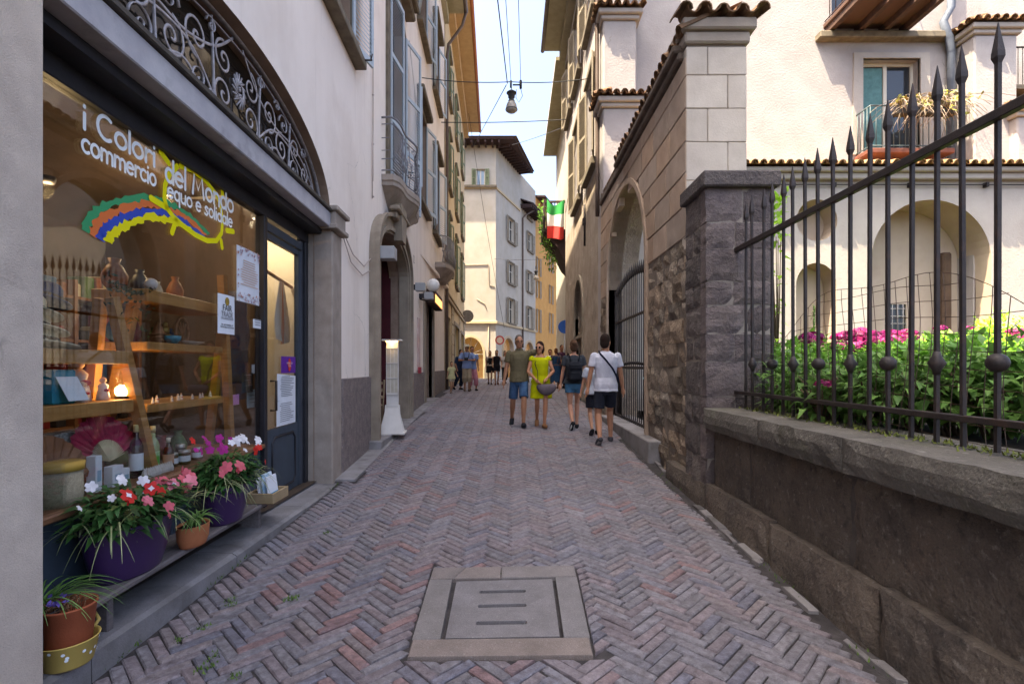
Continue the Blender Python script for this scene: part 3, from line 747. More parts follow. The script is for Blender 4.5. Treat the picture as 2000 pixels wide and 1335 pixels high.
# wall wiring and small fixings
m = MB()
for pts in ([(6.62, 3.3, .03), (7.0, 3.02, .03), (7.6, 2.95, .03), (8.05, 3.1, .03)], [(6.62, 3.35, .03), (7.1, 3.15, .03), (7.7, 3.1, .03), (8.1, 3.3, .03)],
            [(8.3, 4.6, .02), (8.32, 9.0, .02)], [(8.25, 4.3, .02), (8.3, 5.4, .02)], [(11.8, 9.1, .02), (12.6, 8.4, .02), (13.2, 7.0, .02)]):
    m.tube([LEFT.pt(*p) for p in pts], .008, 5)
for z in (4.35, 5.2, 6.0, 6.9, 7.6): m.ball(LEFT.pt(8.31, z, .02), .018, 6)
part(m, 'cable', M('pale_cable', hexc('b9a79c'), None, rough=.7), pinkb)
# ================================================================ further up on the left: the ochre house
ochreb = thing('ochre_house', 'cream ochre house with green shutters next to the pink building', 'building', (-3, 26, .7))
LB0, LB1, LBTOP = 20.25, 33.0, 16.8
def win_px(pl, x0, x1, y0, y1, off=0.0):
    u0, z1a = pl.at(x0, y0, off); u1, z0a = pl.at(x1, y1, off); return u0, u1, z0a, z1a
B = LEFT
bw = []
for u0, u1 in ((21.6, 22.6), (25.4, 26.6), (29.6, 30.8)):
    for z0, z1 in ((5.6, 7.9), (9.2, 11.4), (12.9, 14.8)): bw.append((u0, u1, z0, z1))
shopw = (24.6, 27.6, .9, 3.6); bdoor = (21.4, 22.8, .4, 3.7); sh2 = (29.2, 31.6, .9, 3.5)
mb = MB(); wall(mb, B, rect(LB0, LB1, -.3, LBTOP), [rect(*w) for w in bw+[shopw, bdoor, sh2]], .3, .02)
mb.box((-12, LB1-.3, -.3), (-3.2, LB1-.02, LBTOP)); mb.box((-12, LB0, -.3), (-11.7, LB1, LBTOP))
part(mb, 'wall', ochre, ochreb)
mb = MB()
for a, b in ((LB0, 21.1), (23.1, 24.3), (27.9, 28.9), (31.9, 33.0)):
    z = .3; k = 0
    while z < 4.2: slab(mb, B, a+.01, b-.01, z+.01, z+.44, .0, .06, 0, .015); z += .46
slab(mb, B, LB0, LB1, 4.3, 4.42, .0, .14, 0, .02); slab(mb, B, LB0, LB1, 4.6, 4.68, .0, .1, 0, .02)
part(mb, 'ashlar_base', ochre_base, ochreb)
for w in bw:
    s = sash('window', B, *w, -.2, ochreb, frame_white, glass_dark)
    m = MB(); slab(m, B, w[0]-.15, w[1]+.15, w[2]-.14, w[2], -.1, .16, 0, .01); q = m.build('sill', sill_m); q.parent = s; m = MB(); slab(m, B, w[0]-.12, w[1]+.12, w[3]+.1, w[3]+.26, .0, .14, 0, .02); q = m.build('hood', sill_m); q.parent = s
    louvre_leaf('leaf', B, w[1]+.01, w[2]+.02, w[3]-.02, (w[1]-w[0])*.5, radians(10), ochreb, shut_green, False, off=.05)
    louvre_leaf('leaf', B, w[0]-.01, w[2]+.02, w[3]-.02, (w[1]-w[0])*.5, radians(10), ochreb, shut_green, False, off=.05, sgn=-1)
gshop = M('green_shop_glass', hexc('9aa36a'), hexc('858f58'), 1.5, .15)
for w in (shopw, sh2):
    s = sash('shop_window', B, *w, -.15, ochreb, frame_white, gshop, (), True, .08)
    m = MB(); sweep(m, B, [(w[0], w[2]), (w[0], w[3]), (w[1], w[3]), (w[1], w[2])], .22, .0, .08); q = m.build('surround', portal_m); q.parent = s
mb = MB(); slab(mb, B, bdoor[0], bdoor[1], bdoor[2], bdoor[3], -.25, -.18); part(mb, 'door', M('green_door', hexc('3f4a3a'), hexc('333d30'), 4), ochreb)
mb = MB(); slab(mb, B, LB0, LB1+.3, LBTOP, LBTOP+.1, -.4, .95); slab(mb, B, LB0, LB1, LBTOP-.5, LBTOP-.003, .02, .3)
part(mb, 'eaves_soffit', eave_orange, ochreb)
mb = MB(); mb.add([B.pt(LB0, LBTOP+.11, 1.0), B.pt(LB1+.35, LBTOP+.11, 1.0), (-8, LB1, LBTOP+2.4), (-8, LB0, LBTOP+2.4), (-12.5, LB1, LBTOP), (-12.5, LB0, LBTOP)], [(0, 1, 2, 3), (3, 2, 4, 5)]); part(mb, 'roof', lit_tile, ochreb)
mb = MB(); mb.tube([B.pt(LB0, LBTOP+.05, 1.02), B.pt(LB1+.3, LBTOP+.05, 1.02)], .09, 8); part(mb, 'gutter', M('copper_gutter', hexc('9a5f42'), None, rough=.6), ochreb)
mb = MB(); mb.box((-6.2, 29, LBTOP+.5), (-5.4, 29.8, LBTOP+3.0)); mb.box((-6.3, 28.9, LBTOP+3), (-5.3, 29.9, LBTOP+3.15)); part(mb, 'chimney', roofwood, ochreb)
# round sign on a bracket at the corner
sgn = thing('round_sign', 'small round grey sign on a bracket at the corner of the ochre house', 'sign', (-2.55, 32.2, 5.0))
m = MB(); c = spot(913, 617, 31.5); sgn.location = c
m.lathe([(0.001, -.03), (.36, -.03), (.38, 0), (.36, .03), (.001, .03)], tuple(c), 24, sm=False, axis='y'); part(m, 'disc', M('grey_sign_face', hexc('8b8278'), hexc('6d655d'), 6), sgn)
m = MB(); m.tube([c+Vector((-.36, 0, 0)), c+Vector((-.9, .4, 0))], .03, 6); part(m, 'arm', iron_dark, sgn)

# ================================================================ the cream corner house where the street bends
YC = 38.0; CF = Face(YC); CR = Plane(-14.12, .34, 1)
XC = -1.2; CTOP = 18.0; CEND = 48.0
creamb = thing('corner_house', 'tall cream corner house with wide dark eaves at the bend of the street', 'building', (XC, YC, .7))
cb = []
def cwin(x0, x1, y0, y1):
    u0, z0 = CR.at(x0, y1); u1, _ = CR.at(x1, y1); _, z1 = CR.at(x0, y0)
    return (u0, u1, z0, z1)
cwins = [(*CR.at(993, 470), CR.at(1004, 470)[0], CR.at(993, 423)[1]), (*CR.at(1031, 488), CR.at(1039, 488)[0], CR.at(1031, 452)[1]),
         (*CR.at(993, 552), CR.at(1004, 552)[0], CR.at(993, 510)[1]), (*CR.at(993, 630), CR.at(1004, 630)[0], CR.at(993, 582)[1]),
         (*CR.at(1030, 568), CR.at(1038, 568)[0], CR.at(1030, 528)[1]), (*CR.at(1030, 640), CR.at(1038, 640)[0], CR.at(1030, 598)[1])]
cwins = [(u0, u1, z0, z1) for (u0, z0, u1, z1) in cwins]
small = CR.at(1030, 425); cwins.append((small[0], small[0]+1.0, small[1], small[1]+.9))
carch = []
for x0, x1, yt in ((982, 1002, 660), (1025, 1041, 668)):
    u0 = CR.at(x0, 700)[0]; u1 = CR.at(x1, 700)[0]; zt = CR.at((x0+x1)/2, yt)[1]; carch.append((u0, u1, zt))
aL = (-3.9, -1.2-.85*0, 0)
fa = arch(-3.85, -2.95+.0, .4, 2.9, .75, 14)
mb = MB()
wall(mb, CR, rect(YC+.004, CEND, -.2, CTOP-.01), [rect(*w) for w in cwins]+[arch(u0, u1, .4, zt-(u1-u0)*.42, (u1-u0)*.42, 14) for u0, u1, zt in carch], .35)
fw = (-3.0, -1.75, 15.4-.2, 16.9-.2); fwx = (CF.at(930, 362)[0], CF.at(947, 362)[0], CF.at(930, 362)[1], CF.at(930, 330)[1])
farch = arch(-4.0, -2.15, .4, 2.5, 1.25, 16); flow = arch(-2.0+.05, -1.45, .4, .95, .35, 10)
wall(mb, CF, rect(-12, XC, -.2, CTOP), [rect(*fwx), farch], .35)
mb.box((-12, YC+9.6, -.2), (2, YC+9.8, CTOP)); mb.box((-12, YC+.4, CTOP-.4), (-1, YC+9.8, CTOP-.2))
part(mb, 'wall', cream, creamb)
mb = MB(); slab(mb, CR, YC+.02, CEND, 4.75, 4.95, .0, .12, 0, .02); slab(mb, CF, -12, XC+.10, 4.75, 4.95, .0, .12, 0, .02)
slab(mb, CF, -12, XC+.06, 14.75, 14.9, .0, .09); slab(mb, CR, YC+.02, YC+5.4, 14.75, 14.9, .0, .09)
part(mb, 'string_course', M('cream_moulding', hexc('bfa987'), None, rough=.9), creamb)
def shut_flat(pl, u0, u1, z0, z1, parent, mat):
    w = (u1-u0)*.48
    louvre_leaf('leaf', pl, u1+.02, z0, z1, w, radians(8), parent, mat, False, off=.04)
    louvre_leaf('leaf', pl, u0-.02, z0, z1, w, radians(8), parent, mat, False, off=.04, sgn=-1)
for w in cwins:
    s = sash('window', CR, *w, -.2, creamb, frame_white, glass_dark, (.6,), True, .07)
    m = MB(); sweep(m, CR, [(w[0], w[2]), (w[0], w[3]), (w[1], w[3]), (w[1], w[2])], .14, .0, .05); slab(m, CR, w[0]-.2, w[1]+.2, w[2]-.14, w[2], .0, .15); q = m.build('sill', sill_m); q.parent = s
    if w[3]-w[2] > 1.2: shut_flat(CR, w[0], w[1], w[2], w[3], creamb, shut_brown)
s = sash('window', CF, *fwx, -.2, creamb, frame_white, glass_blue, (), True, .07)
shut_flat(CF, *fwx, creamb, shut_green)
m = MB(); slab(m, CF, fwx[0]-.9, fwx[1]+.9, fwx[2]-.18, fwx[2]-.02, .0, .2); q = m.build('sill', sill_m); q.parent = s
fan = M('glowing_arch_glass', hexc('4a3a2c'), hexc('6a5238'), 1.5, .2, emit=hexc('c08a4a'), estr=.05)  # faint warm glow put into the door glass, no lamp behind it
for u0, u1, zt in carch:
    m = MB(); slab(m, CR, u0-.1, u1+.1, .2, zt+.1, -.3, -.25); part(m, 'shop_door', fan, creamb)
    m = MB(); sweep(m, CR, arch(u0, u1, .4, zt-(u1-u0)*.42, (u1-u0)*.42, 14), .2, .0, .06); part(m, 'arch_surround', M('pale_arch_stone', hexc('b39f84'), None, rough=.9), creamb)
m = MB(); slab(m, CF, -4.1, -2.0, .2, 3.9, -.3, -.25); part(m, 'shop_door', fan, creamb)
m = MB(); sweep(m, CF, farch, .16, .0, .06); part(m, 'arch_surround', M('pale_arch_stone', hexc('c6ad8a'), None, rough=.9), creamb)
m = MB()
for i in range(5):
    a = pi*(i+.5)/5; m.tube([CF.pt(-3.07, 2.5, -.22), CF.pt(-3.07+.92*cos(a), 2.5+1.22*sin(a), -.22)], .025, 5)
m.tube([CF.pt(-4, 2.5, -.22), CF.pt(-2.15, 2.5, -.22)], .04, 5); m.tube([CF.pt(-3.07, .4, -.22), CF.pt(-3.07, 2.5, -.22)], .04, 5)
part(m, 'fanlight_bars', frame_white, creamb)
# low stone arch by the pavement at the sunlit corner
m = MB(); m.prism([CF.pt(*p, .2) for p in arch(-2.05, -1.25, .7, 1.45, .35, 10)], (0, .2, 0)); part(m, 'low_arch', M('grey_low_arch', hexc('8d8578'), hexc('776f63'), 3), creamb)
# eaves: dark boards with rafter ends, stepping down along the street
m = MB()
OV = 1.1
def roofpoly(z, o): return [(-12, YC-o, z), (XC+o*1.25, YC-o, z), (CR.pt(YC+5.6, 0, o)[0], YC+5.6, z), (CR.pt(YC+5.6, 0, -3)[0], YC+5.6, z), (-12, YC+5.6, z)]
m.prism(roofpoly(CTOP, OV), (0, 0, .14)); part(m, 'eaves', roofwood, creamb)
m = MB()
a = roofpoly(CTOP+.15, OV+.12)
m.add(a+[(-5.5, YC+4.0, CTOP+2.0)], [(0, 1, 5), (1, 2, 5), (2, 3, 5), (3, 4, 5)]); part(m, 'roof', rooftile, creamb)
m = MB(); k = 0
for i in range(20): x = -10+i*.5; m.box((x, YC-OV+.08, CTOP-.2), (x+.13, YC, CTOP-.002)) if x < XC+.6 else None
for i in range(12):
    u = YC+.1+i*.47; p = Vector(CR.pt(u, CTOP-.2, 0)); d = Vector((1, -.34, 0)).normalized()
    t = Vector((.34, 1, 0)).normalized()*.065
    m.prism([p-t, p+t, p+t+d*(OV-.06), p-t+d*(OV-.06)], (0, 0, .198))
part(m, 'rafter_ends', roofwood, creamb, kind='stuff')
m = MB(); e = 15.3
m.prism([CR.pt(YC+5.65, e, 0), CR.pt(YC+5.65, e, 1.05), CR.pt(CEND+.1, e, 1.05), CR.pt(CEND+.1, e, 0)], (0, 0, .14))
for i in range(9):
    u = YC+5.8+i*.47; p = Vector(CR.pt(u, e-.2, 0)); d = Vector((1, -.34, 0)).normalized(); t = Vector((.34, 1, 0)).normalized()*.065
    m.prism([p-t, p+t, p+t+d*.95, p-t+d*.95], (0, 0, .198))
m.prism([CR.pt(YC+5.65, e+.142, 1.12), CR.pt(CEND+.1, e+.142, 1.12), CR.pt(CEND+.1, e+1.5, -3), CR.pt(YC+5.65, e+1.5, -3)], (0, 0, .1))
part(m, 'lower_eaves', roofwood, creamb)
m = MB(); u = CR.at(1019, 500)[0]
m.tube([CR.pt(u+.6, e-.1, .9), CR.pt(u+.2, e-.7, .2), CR.pt(u, e-1, .1), CR.pt(u, 5, .1), CR.pt(u, 3.2, .1)], .075, 8); part(m, 'downpipe', copper, creamb)
m = MB()
for pts in ([(-3.6, 9.1, .03), (-1.75, 9.15, .03), (-1.7, 7.6, .03), (-1.3, 7.5, .03)], [(-2.6, 6.6, .03), (-2.0, 6.2, .03), (-1.9, 5.8, .03)]):
    m.tube([CF.pt(*p) for p in pts], .025, 5)
m.tube([CF.pt(-1.75, .7, .04), CF.pt(-1.75, 4.7, .04)], .03, 5)
part(m, 'wall_cable', M('wall_cable', hexc('a38f78'), None, rough=.8), creamb)
# ================================================================ orange house and the dusty pink one behind it
oru = (CEND+.02, 56.6); ort = 17.5
orangeb = thing('orange_house', 'orange ochre house beyond the cream corner house', 'building', CR.pt(52, .7))
ows = []
for x0, x1, y0, y1 in ((1047, 1053, 500, 536), (1047, 1053, 545, 580), (1047, 1053, 602, 648), (1072, 1077, 490, 530), (1072, 1077, 555, 592), (1072, 1077, 610, 650)):
    u0, z0 = CR.at(x0+1, y1); u1 = CR.at(x1+1, y1)[0]; z1 = CR.at(x0, y0)[1]; ows.append((u0+.1, u1, z0, z1))
oas = [(CR.at(1055, 700)[0], CR.at(1063, 700)[0], 3.4), (CR.at(1073, 700)[0], CR.at(1080, 700)[0], 3.4)]
mb = MB(); wall(mb, CR, rect(oru[0], oru[1], -.2, ort), [rect(*w) for w in ows]+[arch(a, b, .4, c-(b-a)*.4, (b-a)*.4, 12) for a, b, c in oas], .35, -.02)
mb.box((-6, 56, -.2), (4, 56.2, ort)); part(mb, 'wall', orange, orangeb)
for w in ows:
    s = sash('window', CR, *w, -.2, orangeb, frame_white, glass_dark, (.6,), True, .07); shut_flat(CR, w[0]+.05, w[1]-.05, w[2], w[3], orangeb, shut_brown)
for a, b, c in oas:
    m = MB(); slab(m, CR, a-.05, b+.05, .2, c+.1, -.32, -.27); part(m, 'shop_door', fan, orangeb)
m = MB(); slab(m, CR, oru[0], oru[1], ort, ort+.15, -3, .9); part(m, 'eaves', roofwood, orangeb)
pinkb2 = thing('rose_house', 'dusty pink house at the far end of the street', 'building', CR.pt(60, .7))
pu = (56.7, 72); pws = []
for u in (58.2, 61.8):
    for z in (5.6, 9.2, 12.4): pws.append((u, u+1.1, z, z+2.0))
mb = MB(); wall(mb, CR, rect(pu[0], pu[1], -.2, 16.5), [rect(*w) for w in pws], .35, .1); part(mb, 'wall', pinkst, pinkb2)
for w in pws:
    s = sash('window', CR, *w, -.1, pinkb2, frame_white, glass_dark, (.6,), True, .07); shut_flat(CR, w[0], w[1], w[2], w[3], pinkb2, shut_brown)
m = MB(); slab(m, CR, pu[0], pu[1], 16.5, 16.65, -3, .9); part(m, 'eaves', roofwood, pinkb2)
# a house closing the street far behind
bk = thing('far_house', 'pale far house closing the end of the street', 'building', (6, 74, .7))
mb = MB(); wall(mb, Face(74), rect(-4, 30, -.2, 15), [rect(x, x+1.1, z, z+2) for x in (5, 8.5, 12) for z in (5, 9)], .3); part(mb, 'wall', cream, bk)
for x in (5, 8.5, 12):
    for z in (5, 9): sash('window', Face(74), x, x+1.1, z, z+2, -.2, bk, frame_white, glass_dark)
# ================================================================ RIGHT: low wall, pier, gate wall, plastered house, cloister
# ---- roof tiles (half round clay tiles) shared by all the copings
def coppo(r0=.085, r1=.07, l=.42, th=.014, n=7, down=False):
    m = MB(); rings = []
    for y, r in ((0, r0), (l, r1)):
        out = [(r*cos(pi*k/(n-1)), y, r*sin(pi*k/(n-1))) for k in range(n)]
        inn = [((r-th)*cos(pi*k/(n-1)), y, (r-th)*sin(pi*k/(n-1))) for k in range(n)][::-1]
        rings.append(out+inn)
    m.loft(rings, 0, True, False); return m
TILE_TONES = [(1, 1, 1), (.8, .78, .75), (1.15, 1.1, 1.02), (.65, .66, .62), (.95, .82, .72)]
def tile_set(mat):
    out = []
    for t in TILE_TONES:
        m = coppo(); m.t = [t]*len(m.f); out.append(m.mesh('roof_tile', mat))
    return out
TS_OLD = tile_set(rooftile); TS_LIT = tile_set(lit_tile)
def tile_row(parent, p0, p1, out, tiles, pitch=.175, slope=.32, back=True, base=None, ov=.10):
    """a row of cover tiles from p0 to p1, each running down towards `out`, with the channel tiles between them"""
    p0, p1 = Vector(p0), Vector(p1); d = p1-p0; n = max(1, round(d.length/pitch)); d /= n; out = Vector(out).normalized()
    root = Vector(parent.location)
    for i in range(n+1):
        for cov in (True, False):
            if not cov and i == n: continue
            p = p0+d*(i+(0 if cov else .5))+out*(ov+jit(.02))+Vector((0, 0, .0 if cov else .0))
            y = -out; y = Vector((y.x, y.y, slope+jit(.03))).normalized()
            x = d.normalized()+Vector((0, 0, jit(.05))); x = (x-y*x.dot(y)).normalized(); z = x.cross(y)
            if z.z < 0: x = -x; z = x.cross(y)
            if not cov: x = -x; z = -z; p = p+Vector((0, 0, .07))
            o = obj('roof_tile', random.choice(tiles), parent, p-root, Matrix((x, y, z)).transposed().to_euler())
# ---- masonry helper: separate blocks on a wall face
blockmesh = {}
def block_obj(parent, pl, u0, u1, z0, z1, o0, o1, mat, tone, bev=.012, rough=.0, name='block', grid=None):
    if grid or rough > .005:
        m = MB(); nu, nz = grid or (max(2, round((u1-u0)/.16)), max(2, round((z1-z0)/.13))); amp = rough*2.2 if not grid else rough
        P = [[None]*(nz+1) for _ in range(nu+1)]; vs = []
        for i in range(nu+1):
            for j in range(nz+1):
                ed = i in (0, nu) or j in (0, nz); P[i][j] = len(vs)
                uu = u0+(u1-u0)*i/nu+(jit(rough*1.2)); zz = z0+(z1-z0)*j/nz+jit(rough*1.0)
                vs.append(pl.pt(uu, zz, o1+jit(amp)-(bev*1.4 if ed else 0)))
        rim = [(i, 0) for i in range(nu+1)]+[(nu, j) for j in range(1, nz+1)]+[(i, nz) for i in range(nu-1, -1, -1)]+[(0, j) for j in range(nz-1, 0, -1)]
        fs = [(P[i][j], P[i+1][j], P[i+1][j+1], P[i][j+1]) for i in range(nu) for j in range(nz)]; b0 = len(vs)
        for i, j in rim: vs.append(pl.pt(u0+(u1-u0)*i/nu, z0+(z1-z0)*j/nz, o0))
        fs += [(P[rim[k][0]][rim[k][1]], P[rim[(k+1) % len(rim)][0]][rim[(k+1) % len(rim)][1]], b0+(k+1) % len(rim), b0+k) for k in range(len(rim))]
        m.add(vs, fs, 0, False, tone); return part(m, name, mat, parent)
    m = MB(); slab(m, pl, u0, u1, z0, z1, o0, o1, 0, bev, tone)
    if rough:
        m.v = [(x+jit(rough), y+jit(rough), z+jit(rough)) for x, y, z in m.v]
    return part(m, name, mat, parent)
def courses(parent, pl, u0, u1, z0, z1, hs, ls, gap, o0, o1, mat, blocked=None, bev=.012, rough=0, tones=(.85, 1.15), top=None, minl=.12, name='block'):
    z = z0; k = 0
    while z < z1-.04:
        h = min(random.uniform(*hs), z1-z)
        if z1-(z+h) < hs[0]*.5: h = z1-z
        spans = [(u0, u1)]
        if blocked: spans = blocked(z+h*.5, spans)
        for a, b in spans:
            u = a; first = (k % 2)*.5
            while u < b-.02:
                l = random.uniform(*ls)*(1-.5*first if first else 1); first = 0
                if b-(u+l) < ls[0]*.5: l = b-u
                t = random.uniform(*tones); w = random.uniform(.93, 1.07)
                if l > minl*.5:
                    block_obj(parent, pl, u+gap/2, u+l-gap/2, z+gap/2, z+h-gap/2, o0, o1+jit(rough*1.0), mat, (t*w, t, t/w), bev, rough*.35, name)
                u += l
        z += h; k += 1
# ---- low garden wall
lw = thing('garden_wall', 'low dark stone garden wall with thick grey coping on the right', 'wall', (2.05, 1.2, 0))
mb = MB(); mb.box((2.06, -4, -.5), (2.5, 5.2, .98)); part(mb, 'core', mortar_dark, lw)
LWP = Plane(2.05, 0, -1)
for a, b in ((-3, .5), (.5, 1.75), (1.75, 3.1), (3.1, 4.42), (4.42, 5.2)):
    t = random.uniform(.9, 1.1); block_obj(lw, LWP, a+.004, b-.004, .30, .972, -.1, .004+jit(.006), lowwall_m, (t, t, t), .012, .006, 'wall_stone', (14, 7))
for a, b in ((-3, .2), (.2, 1.9), (1.9, 2.75), (2.75, 3.95), (3.95, 5.25), (5.25, 6.6)):
    t = random.uniform(.9, 1.15); block_obj(lw, LWP, a+.008, b-.008, -.4, .40+jit(.012), -.05, .10+jit(.006), lowwall_m, (t, t, t), .02, .008, 'plinth_stone', (12, 6))
for a, b in ((-4, -.6), (-.6, 1.3), (1.3, 3.02), (3.02, 4.05), (4.05, 5.21)):
    t = random.uniform(.92, 1.12); block_obj(lw, LWP, a+.004, b-.004, .975, 1.18+jit(.004), -.52, .125+jit(.006), cap_m, (t, t, t), .014, .0055, 'coping_stone', (12, 3))
# ---- dark stone pier
px0, px1, py0, py1 = 1.98, 2.66, 5.22, 5.88
pier = thing('stone_pier', 'dark block-built stone pier with flat cap where the iron fence ends', 'pier', (2.3, 5.5, .2))
mb = MB(); mb.box((px0+.02, py0+.02, -.2), (px1-.02, py1-.02, 3.42)); part(mb, 'core', mortar, pier)
PFR = Face(py0+.02); PLF = Plane(px0+.02, 0, -1)
z = .15; k = 0
for h in (.5, .34, .30, .36, .28, .30, .24, .33, .27, .35):
    z1 = min(z+h, 3.42); sp = px0+(.30 if k % 2 == 0 else .38)+jit(.03)
    for a, b in ((px0, sp), (sp, px1)):
        t = random.uniform(.75, 1.2) if a > px0 else random.uniform(1.0, 1.4)
        block_obj(pier, PFR, a+.004, b-.004, z+.004, z1-.004, -.15, .02+jit(.008), darkstone, (t*1.05, t, t), .012, .006, 'block', (5, 4))
    sp = py0+(.42 if k % 2 == 0 else .26)+jit(.03)
    for a, b in ((py0+.19, sp), (sp, py1)):
        if b-a < .05: continue
        t = random.uniform(.8, 1.25); block_obj(pier, PLF, a+.004, b-.004, z+.004, z1-.004, -.1, .02+jit(.008), darkstone, (t, t, t*.97), .012, .006, 'block', (4, 4))
    z = z1; k += 1
mb = MB(); mb.box((px0-.05, py0-.06, 3.42), (px1+.06, py1+.02, 3.58), 0, (.8, .8, .8), None, .015); part(mb, 'cap', darkstone, pier)
# ---- gate wall (runs up the street to the arch)
GW0, GW1, GWT = 6.18, 12.0, 5.45
GA = (7.95, 11.1); gz = 3.25; gr = 1.65
gw = thing('gate_wall', 'tall ashlar wall with tiled coping and big arched gateway, right of the street', 'wall', (2.3, 8, .3))
garch = arch(GA[0], GA[1], -.3, gz, gr, 26)
mb = MB(); wall(mb, RIGHT, rect(GW0, GW1, -.4, GWT), [garch], .62, -.014, mi_side=1); mb.box((2.11, 5.885, -.4), (2.69, 6.17, 3.2)); part(mb, 'core', [M('gate_mortar', hexc('83766a'), hexc('6f6358'), 8, .95, .5, 60), rwall_m], gw)
def arch_spans(z, spans):
    if z > gz+gr: return spans
    c = (GA[0]+GA[1])/2; hw = (GA[1]-GA[0])/2
    if z > gz: hw *= sqrt(max(0, 1-((z-gz)/gr)**2))
    out = []
    for a, b in spans:
        if a < c-hw-.1: out.append((a, min(b, c-hw-.09)))
        if b > c+hw+.1: out.append((max(a, c+hw+.09), b))
    return out
courses(gw, RIGHT, 5.9, GW1, .1, 3.15, (.17, .36), (.20, .55), .004, -.1, .016, rubble, arch_spans, .018, .017, (.52, 1.35))
courses(gw, RIGHT, GW0-.06, GW1, 3.15, GWT-.14, (.36, .40), (.62, .9), .014, -.1, .004, tanplaster, arch_spans, .008, .002, (.9, 1.1))
mb = MB(); sweep(mb, RIGHT, arch(GA[0], GA[1], .0, gz, gr, 26), .10, -.3, .03); part(mb, 'arch_edge', tanplaster, gw)
mb = MB(); slab(mb, RIGHT, GW0+.04, 9.9, GWT-.13, GWT-.03, -.6, .06, 0, .02); slab(mb, RIGHT, GW0+.05, 9.9, GWT-.03, GWT+.06, -.6, .12, 0, .02); slab(mb, RIGHT, 9.9, GW1, GWT-.1, GWT+.05, -.5, .04, 0, .02)
part(mb, 'cornice', M('dark_cornice', hexc('6d5f54'), hexc('54483f'), 6, .9, .4, 50), gw)
# pale end pillar above the dark pier
EP = Face(6.12)
mb = MB(); mb.box((2.10, 6.145, .2), (2.80, 6.9, GWT)); part(mb, 'pillar_core', M('pillar_joint', hexc('8d8378'), None, rough=.95), gw)
z = 3.0; k = 0
for h in (.42, .40, .46, .40, .40, .34):
    z1 = min(z+h, GWT); sp = 2.08+(.26 if k % 2 else .50)
    for a, b in ((2.08, sp), (sp, 2.81)):
        t = random.uniform(.94, 1.08); block_obj(gw, EP, a+.0035, b-.0035, z+.0035, z1-.0035, -.15, .0, paleashlar, (t, t, t*.99), .008, .002)
    z = z1; k += 1
for (a, b, c, d) in ((2.06, 2.84, GWT, .03), (2.02, 2.90, GWT+.14, .08)):
    mb = MB(); mb.box((a, 6.12-d, c), (b, 6.95, c+.14), 0, (.62, .6, .58), None, .02); part(mb, 'cornice', paleashlar, gw)
tile_row(gw, (2.02, 6.06, GWT+.30), (2.92, 6.06, GWT+.30), (0, -1, 0), TS_OLD, .21, .25)
tile_row(gw, (2.12, 6.1, GWT+.12), (2.12, 9.85, GWT+.12), (-1, 0, 0), TS_OLD, .185, .45, ov=.12)
tile_row(gw, (2.20, 10.0, GWT+.1), (2.20, 11.95, GWT+.1), (-1, 0, 0), TS_OLD, .185, .45, ov=.08)
mb = MB(); mb.add([(2.1, 6.1, GWT+.2), (2.1, 11.9, GWT+.2), (2.75, 11.9, GWT+.5), (2.75, 6.1, GWT+.5)], [(0, 1, 2, 3)]); part(mb, 'coping_bed', rooftile, gw)
# gateway step
mb = MB(); slab(mb, RIGHT, 7.2, 11.1, -.2, zg(9)+.20, -.5, .16, 0, .015); 
part(mb, 'threshold', step_m, gw)
# ---- iron gate in the arch
gate = thing('iron_gate', 'tall dark iron bar gate in the big arched gateway', 'gate', (2.28, 9.4, .4))
GP = Plane(2.24, 0, -1)
m = MB(); slab(m, GP, 8.0, 8.07, .5, 3.55, -.03, .03); slab(m, GP, 10.98, 11.05, .5, 3.2, -.03, .03)
for z in (.56, 1.55, 2.5): slab(m, GP, 8.07, 10.98, z, z+.045, -.012, .014)
part(m, 'frame', iron_black, gate)
bm_ = MB(); bm_.tube([(0, 0, 0), (0, 0, 2.55)], .0095, 6); bm_.tube([(0, 0, 2.55), (0, 0, 2.60), (0, 0, 2.78)], [.014, .03, .002], 6); bm_.ball((0, 0, 1.08), .03, 8)
barm = bm_.mesh('bar', iron_black)
for i in range(20):
    u = 8.14+i*.145; k = 1.08-.14*abs((u-9.5)/1.5)**1
    obj('bar', barm, gate, Vector(GP.pt(u, .5, 0))-Vector(gate.location), None, (1, 1, 1.0+.08*sin(pi*(u-8)/3)))
m = MB(); m.tube([GP.pt(8.06, 1.42, .05), GP.pt(8.35, 1.42, .06), GP.pt(8.5, 1.4, .05)], .02, 6); 
for k in range(3): m.lathe([(.05, -.012), (.07, 0), (.05, .012)], GP.pt(8.12+.06*k, 1.43, .04), 10, axis='x')
tag(m.build('bike_lock', M('turquoise_plastic', hexc('2f8f9c'), None, rough=.4)), 'turquoise cable lock looped round the bars of the iron gate', 'lock')
# courtyard behind the gate
# ---- the plastered house R: street side and the side that faces the garden
RS = Plane(2.15, 0, -1); RF = Face(12.5); RTOP = 14.2
house = thing('plastered_house', 'big whitewashed house with tiled buttresses above the garden on the right', 'building', (6, 12.5, .5))
rw = [(13.2, 14.5, 6.9, 9.4), (16.0, 17.3, 6.9, 9.4), (13.2, 14.5, 10.9, 13.0), (16.0, 17.3, 10.9, 13.0), (18.4, 19.6, 10.9, 13.0)]
rdoor = arch(15.4, 17.4, .2, 3.2, 1.15, 16)
mb = MB(); wall(mb, RS, rect(12.015, 20.6, -.4, 6.6), [rdoor], .5); part(mb, 'rendered_base', rwall_m, house)
mb = MB(); wall(mb, RS, rect(12.015, 20.6, 6.602, RTOP+1), [rect(*w) for w in rw], .5)
fdoor = (8.55, 9.95, 6.75, 9.1); fdoor2 = (7.8, 9.4, 10.0, 12.6)
wall(mb, RF, rect(2.66, 15.5, 5.0, RTOP+6), [rect(*fdoor), rect(*fdoor2)], .4)
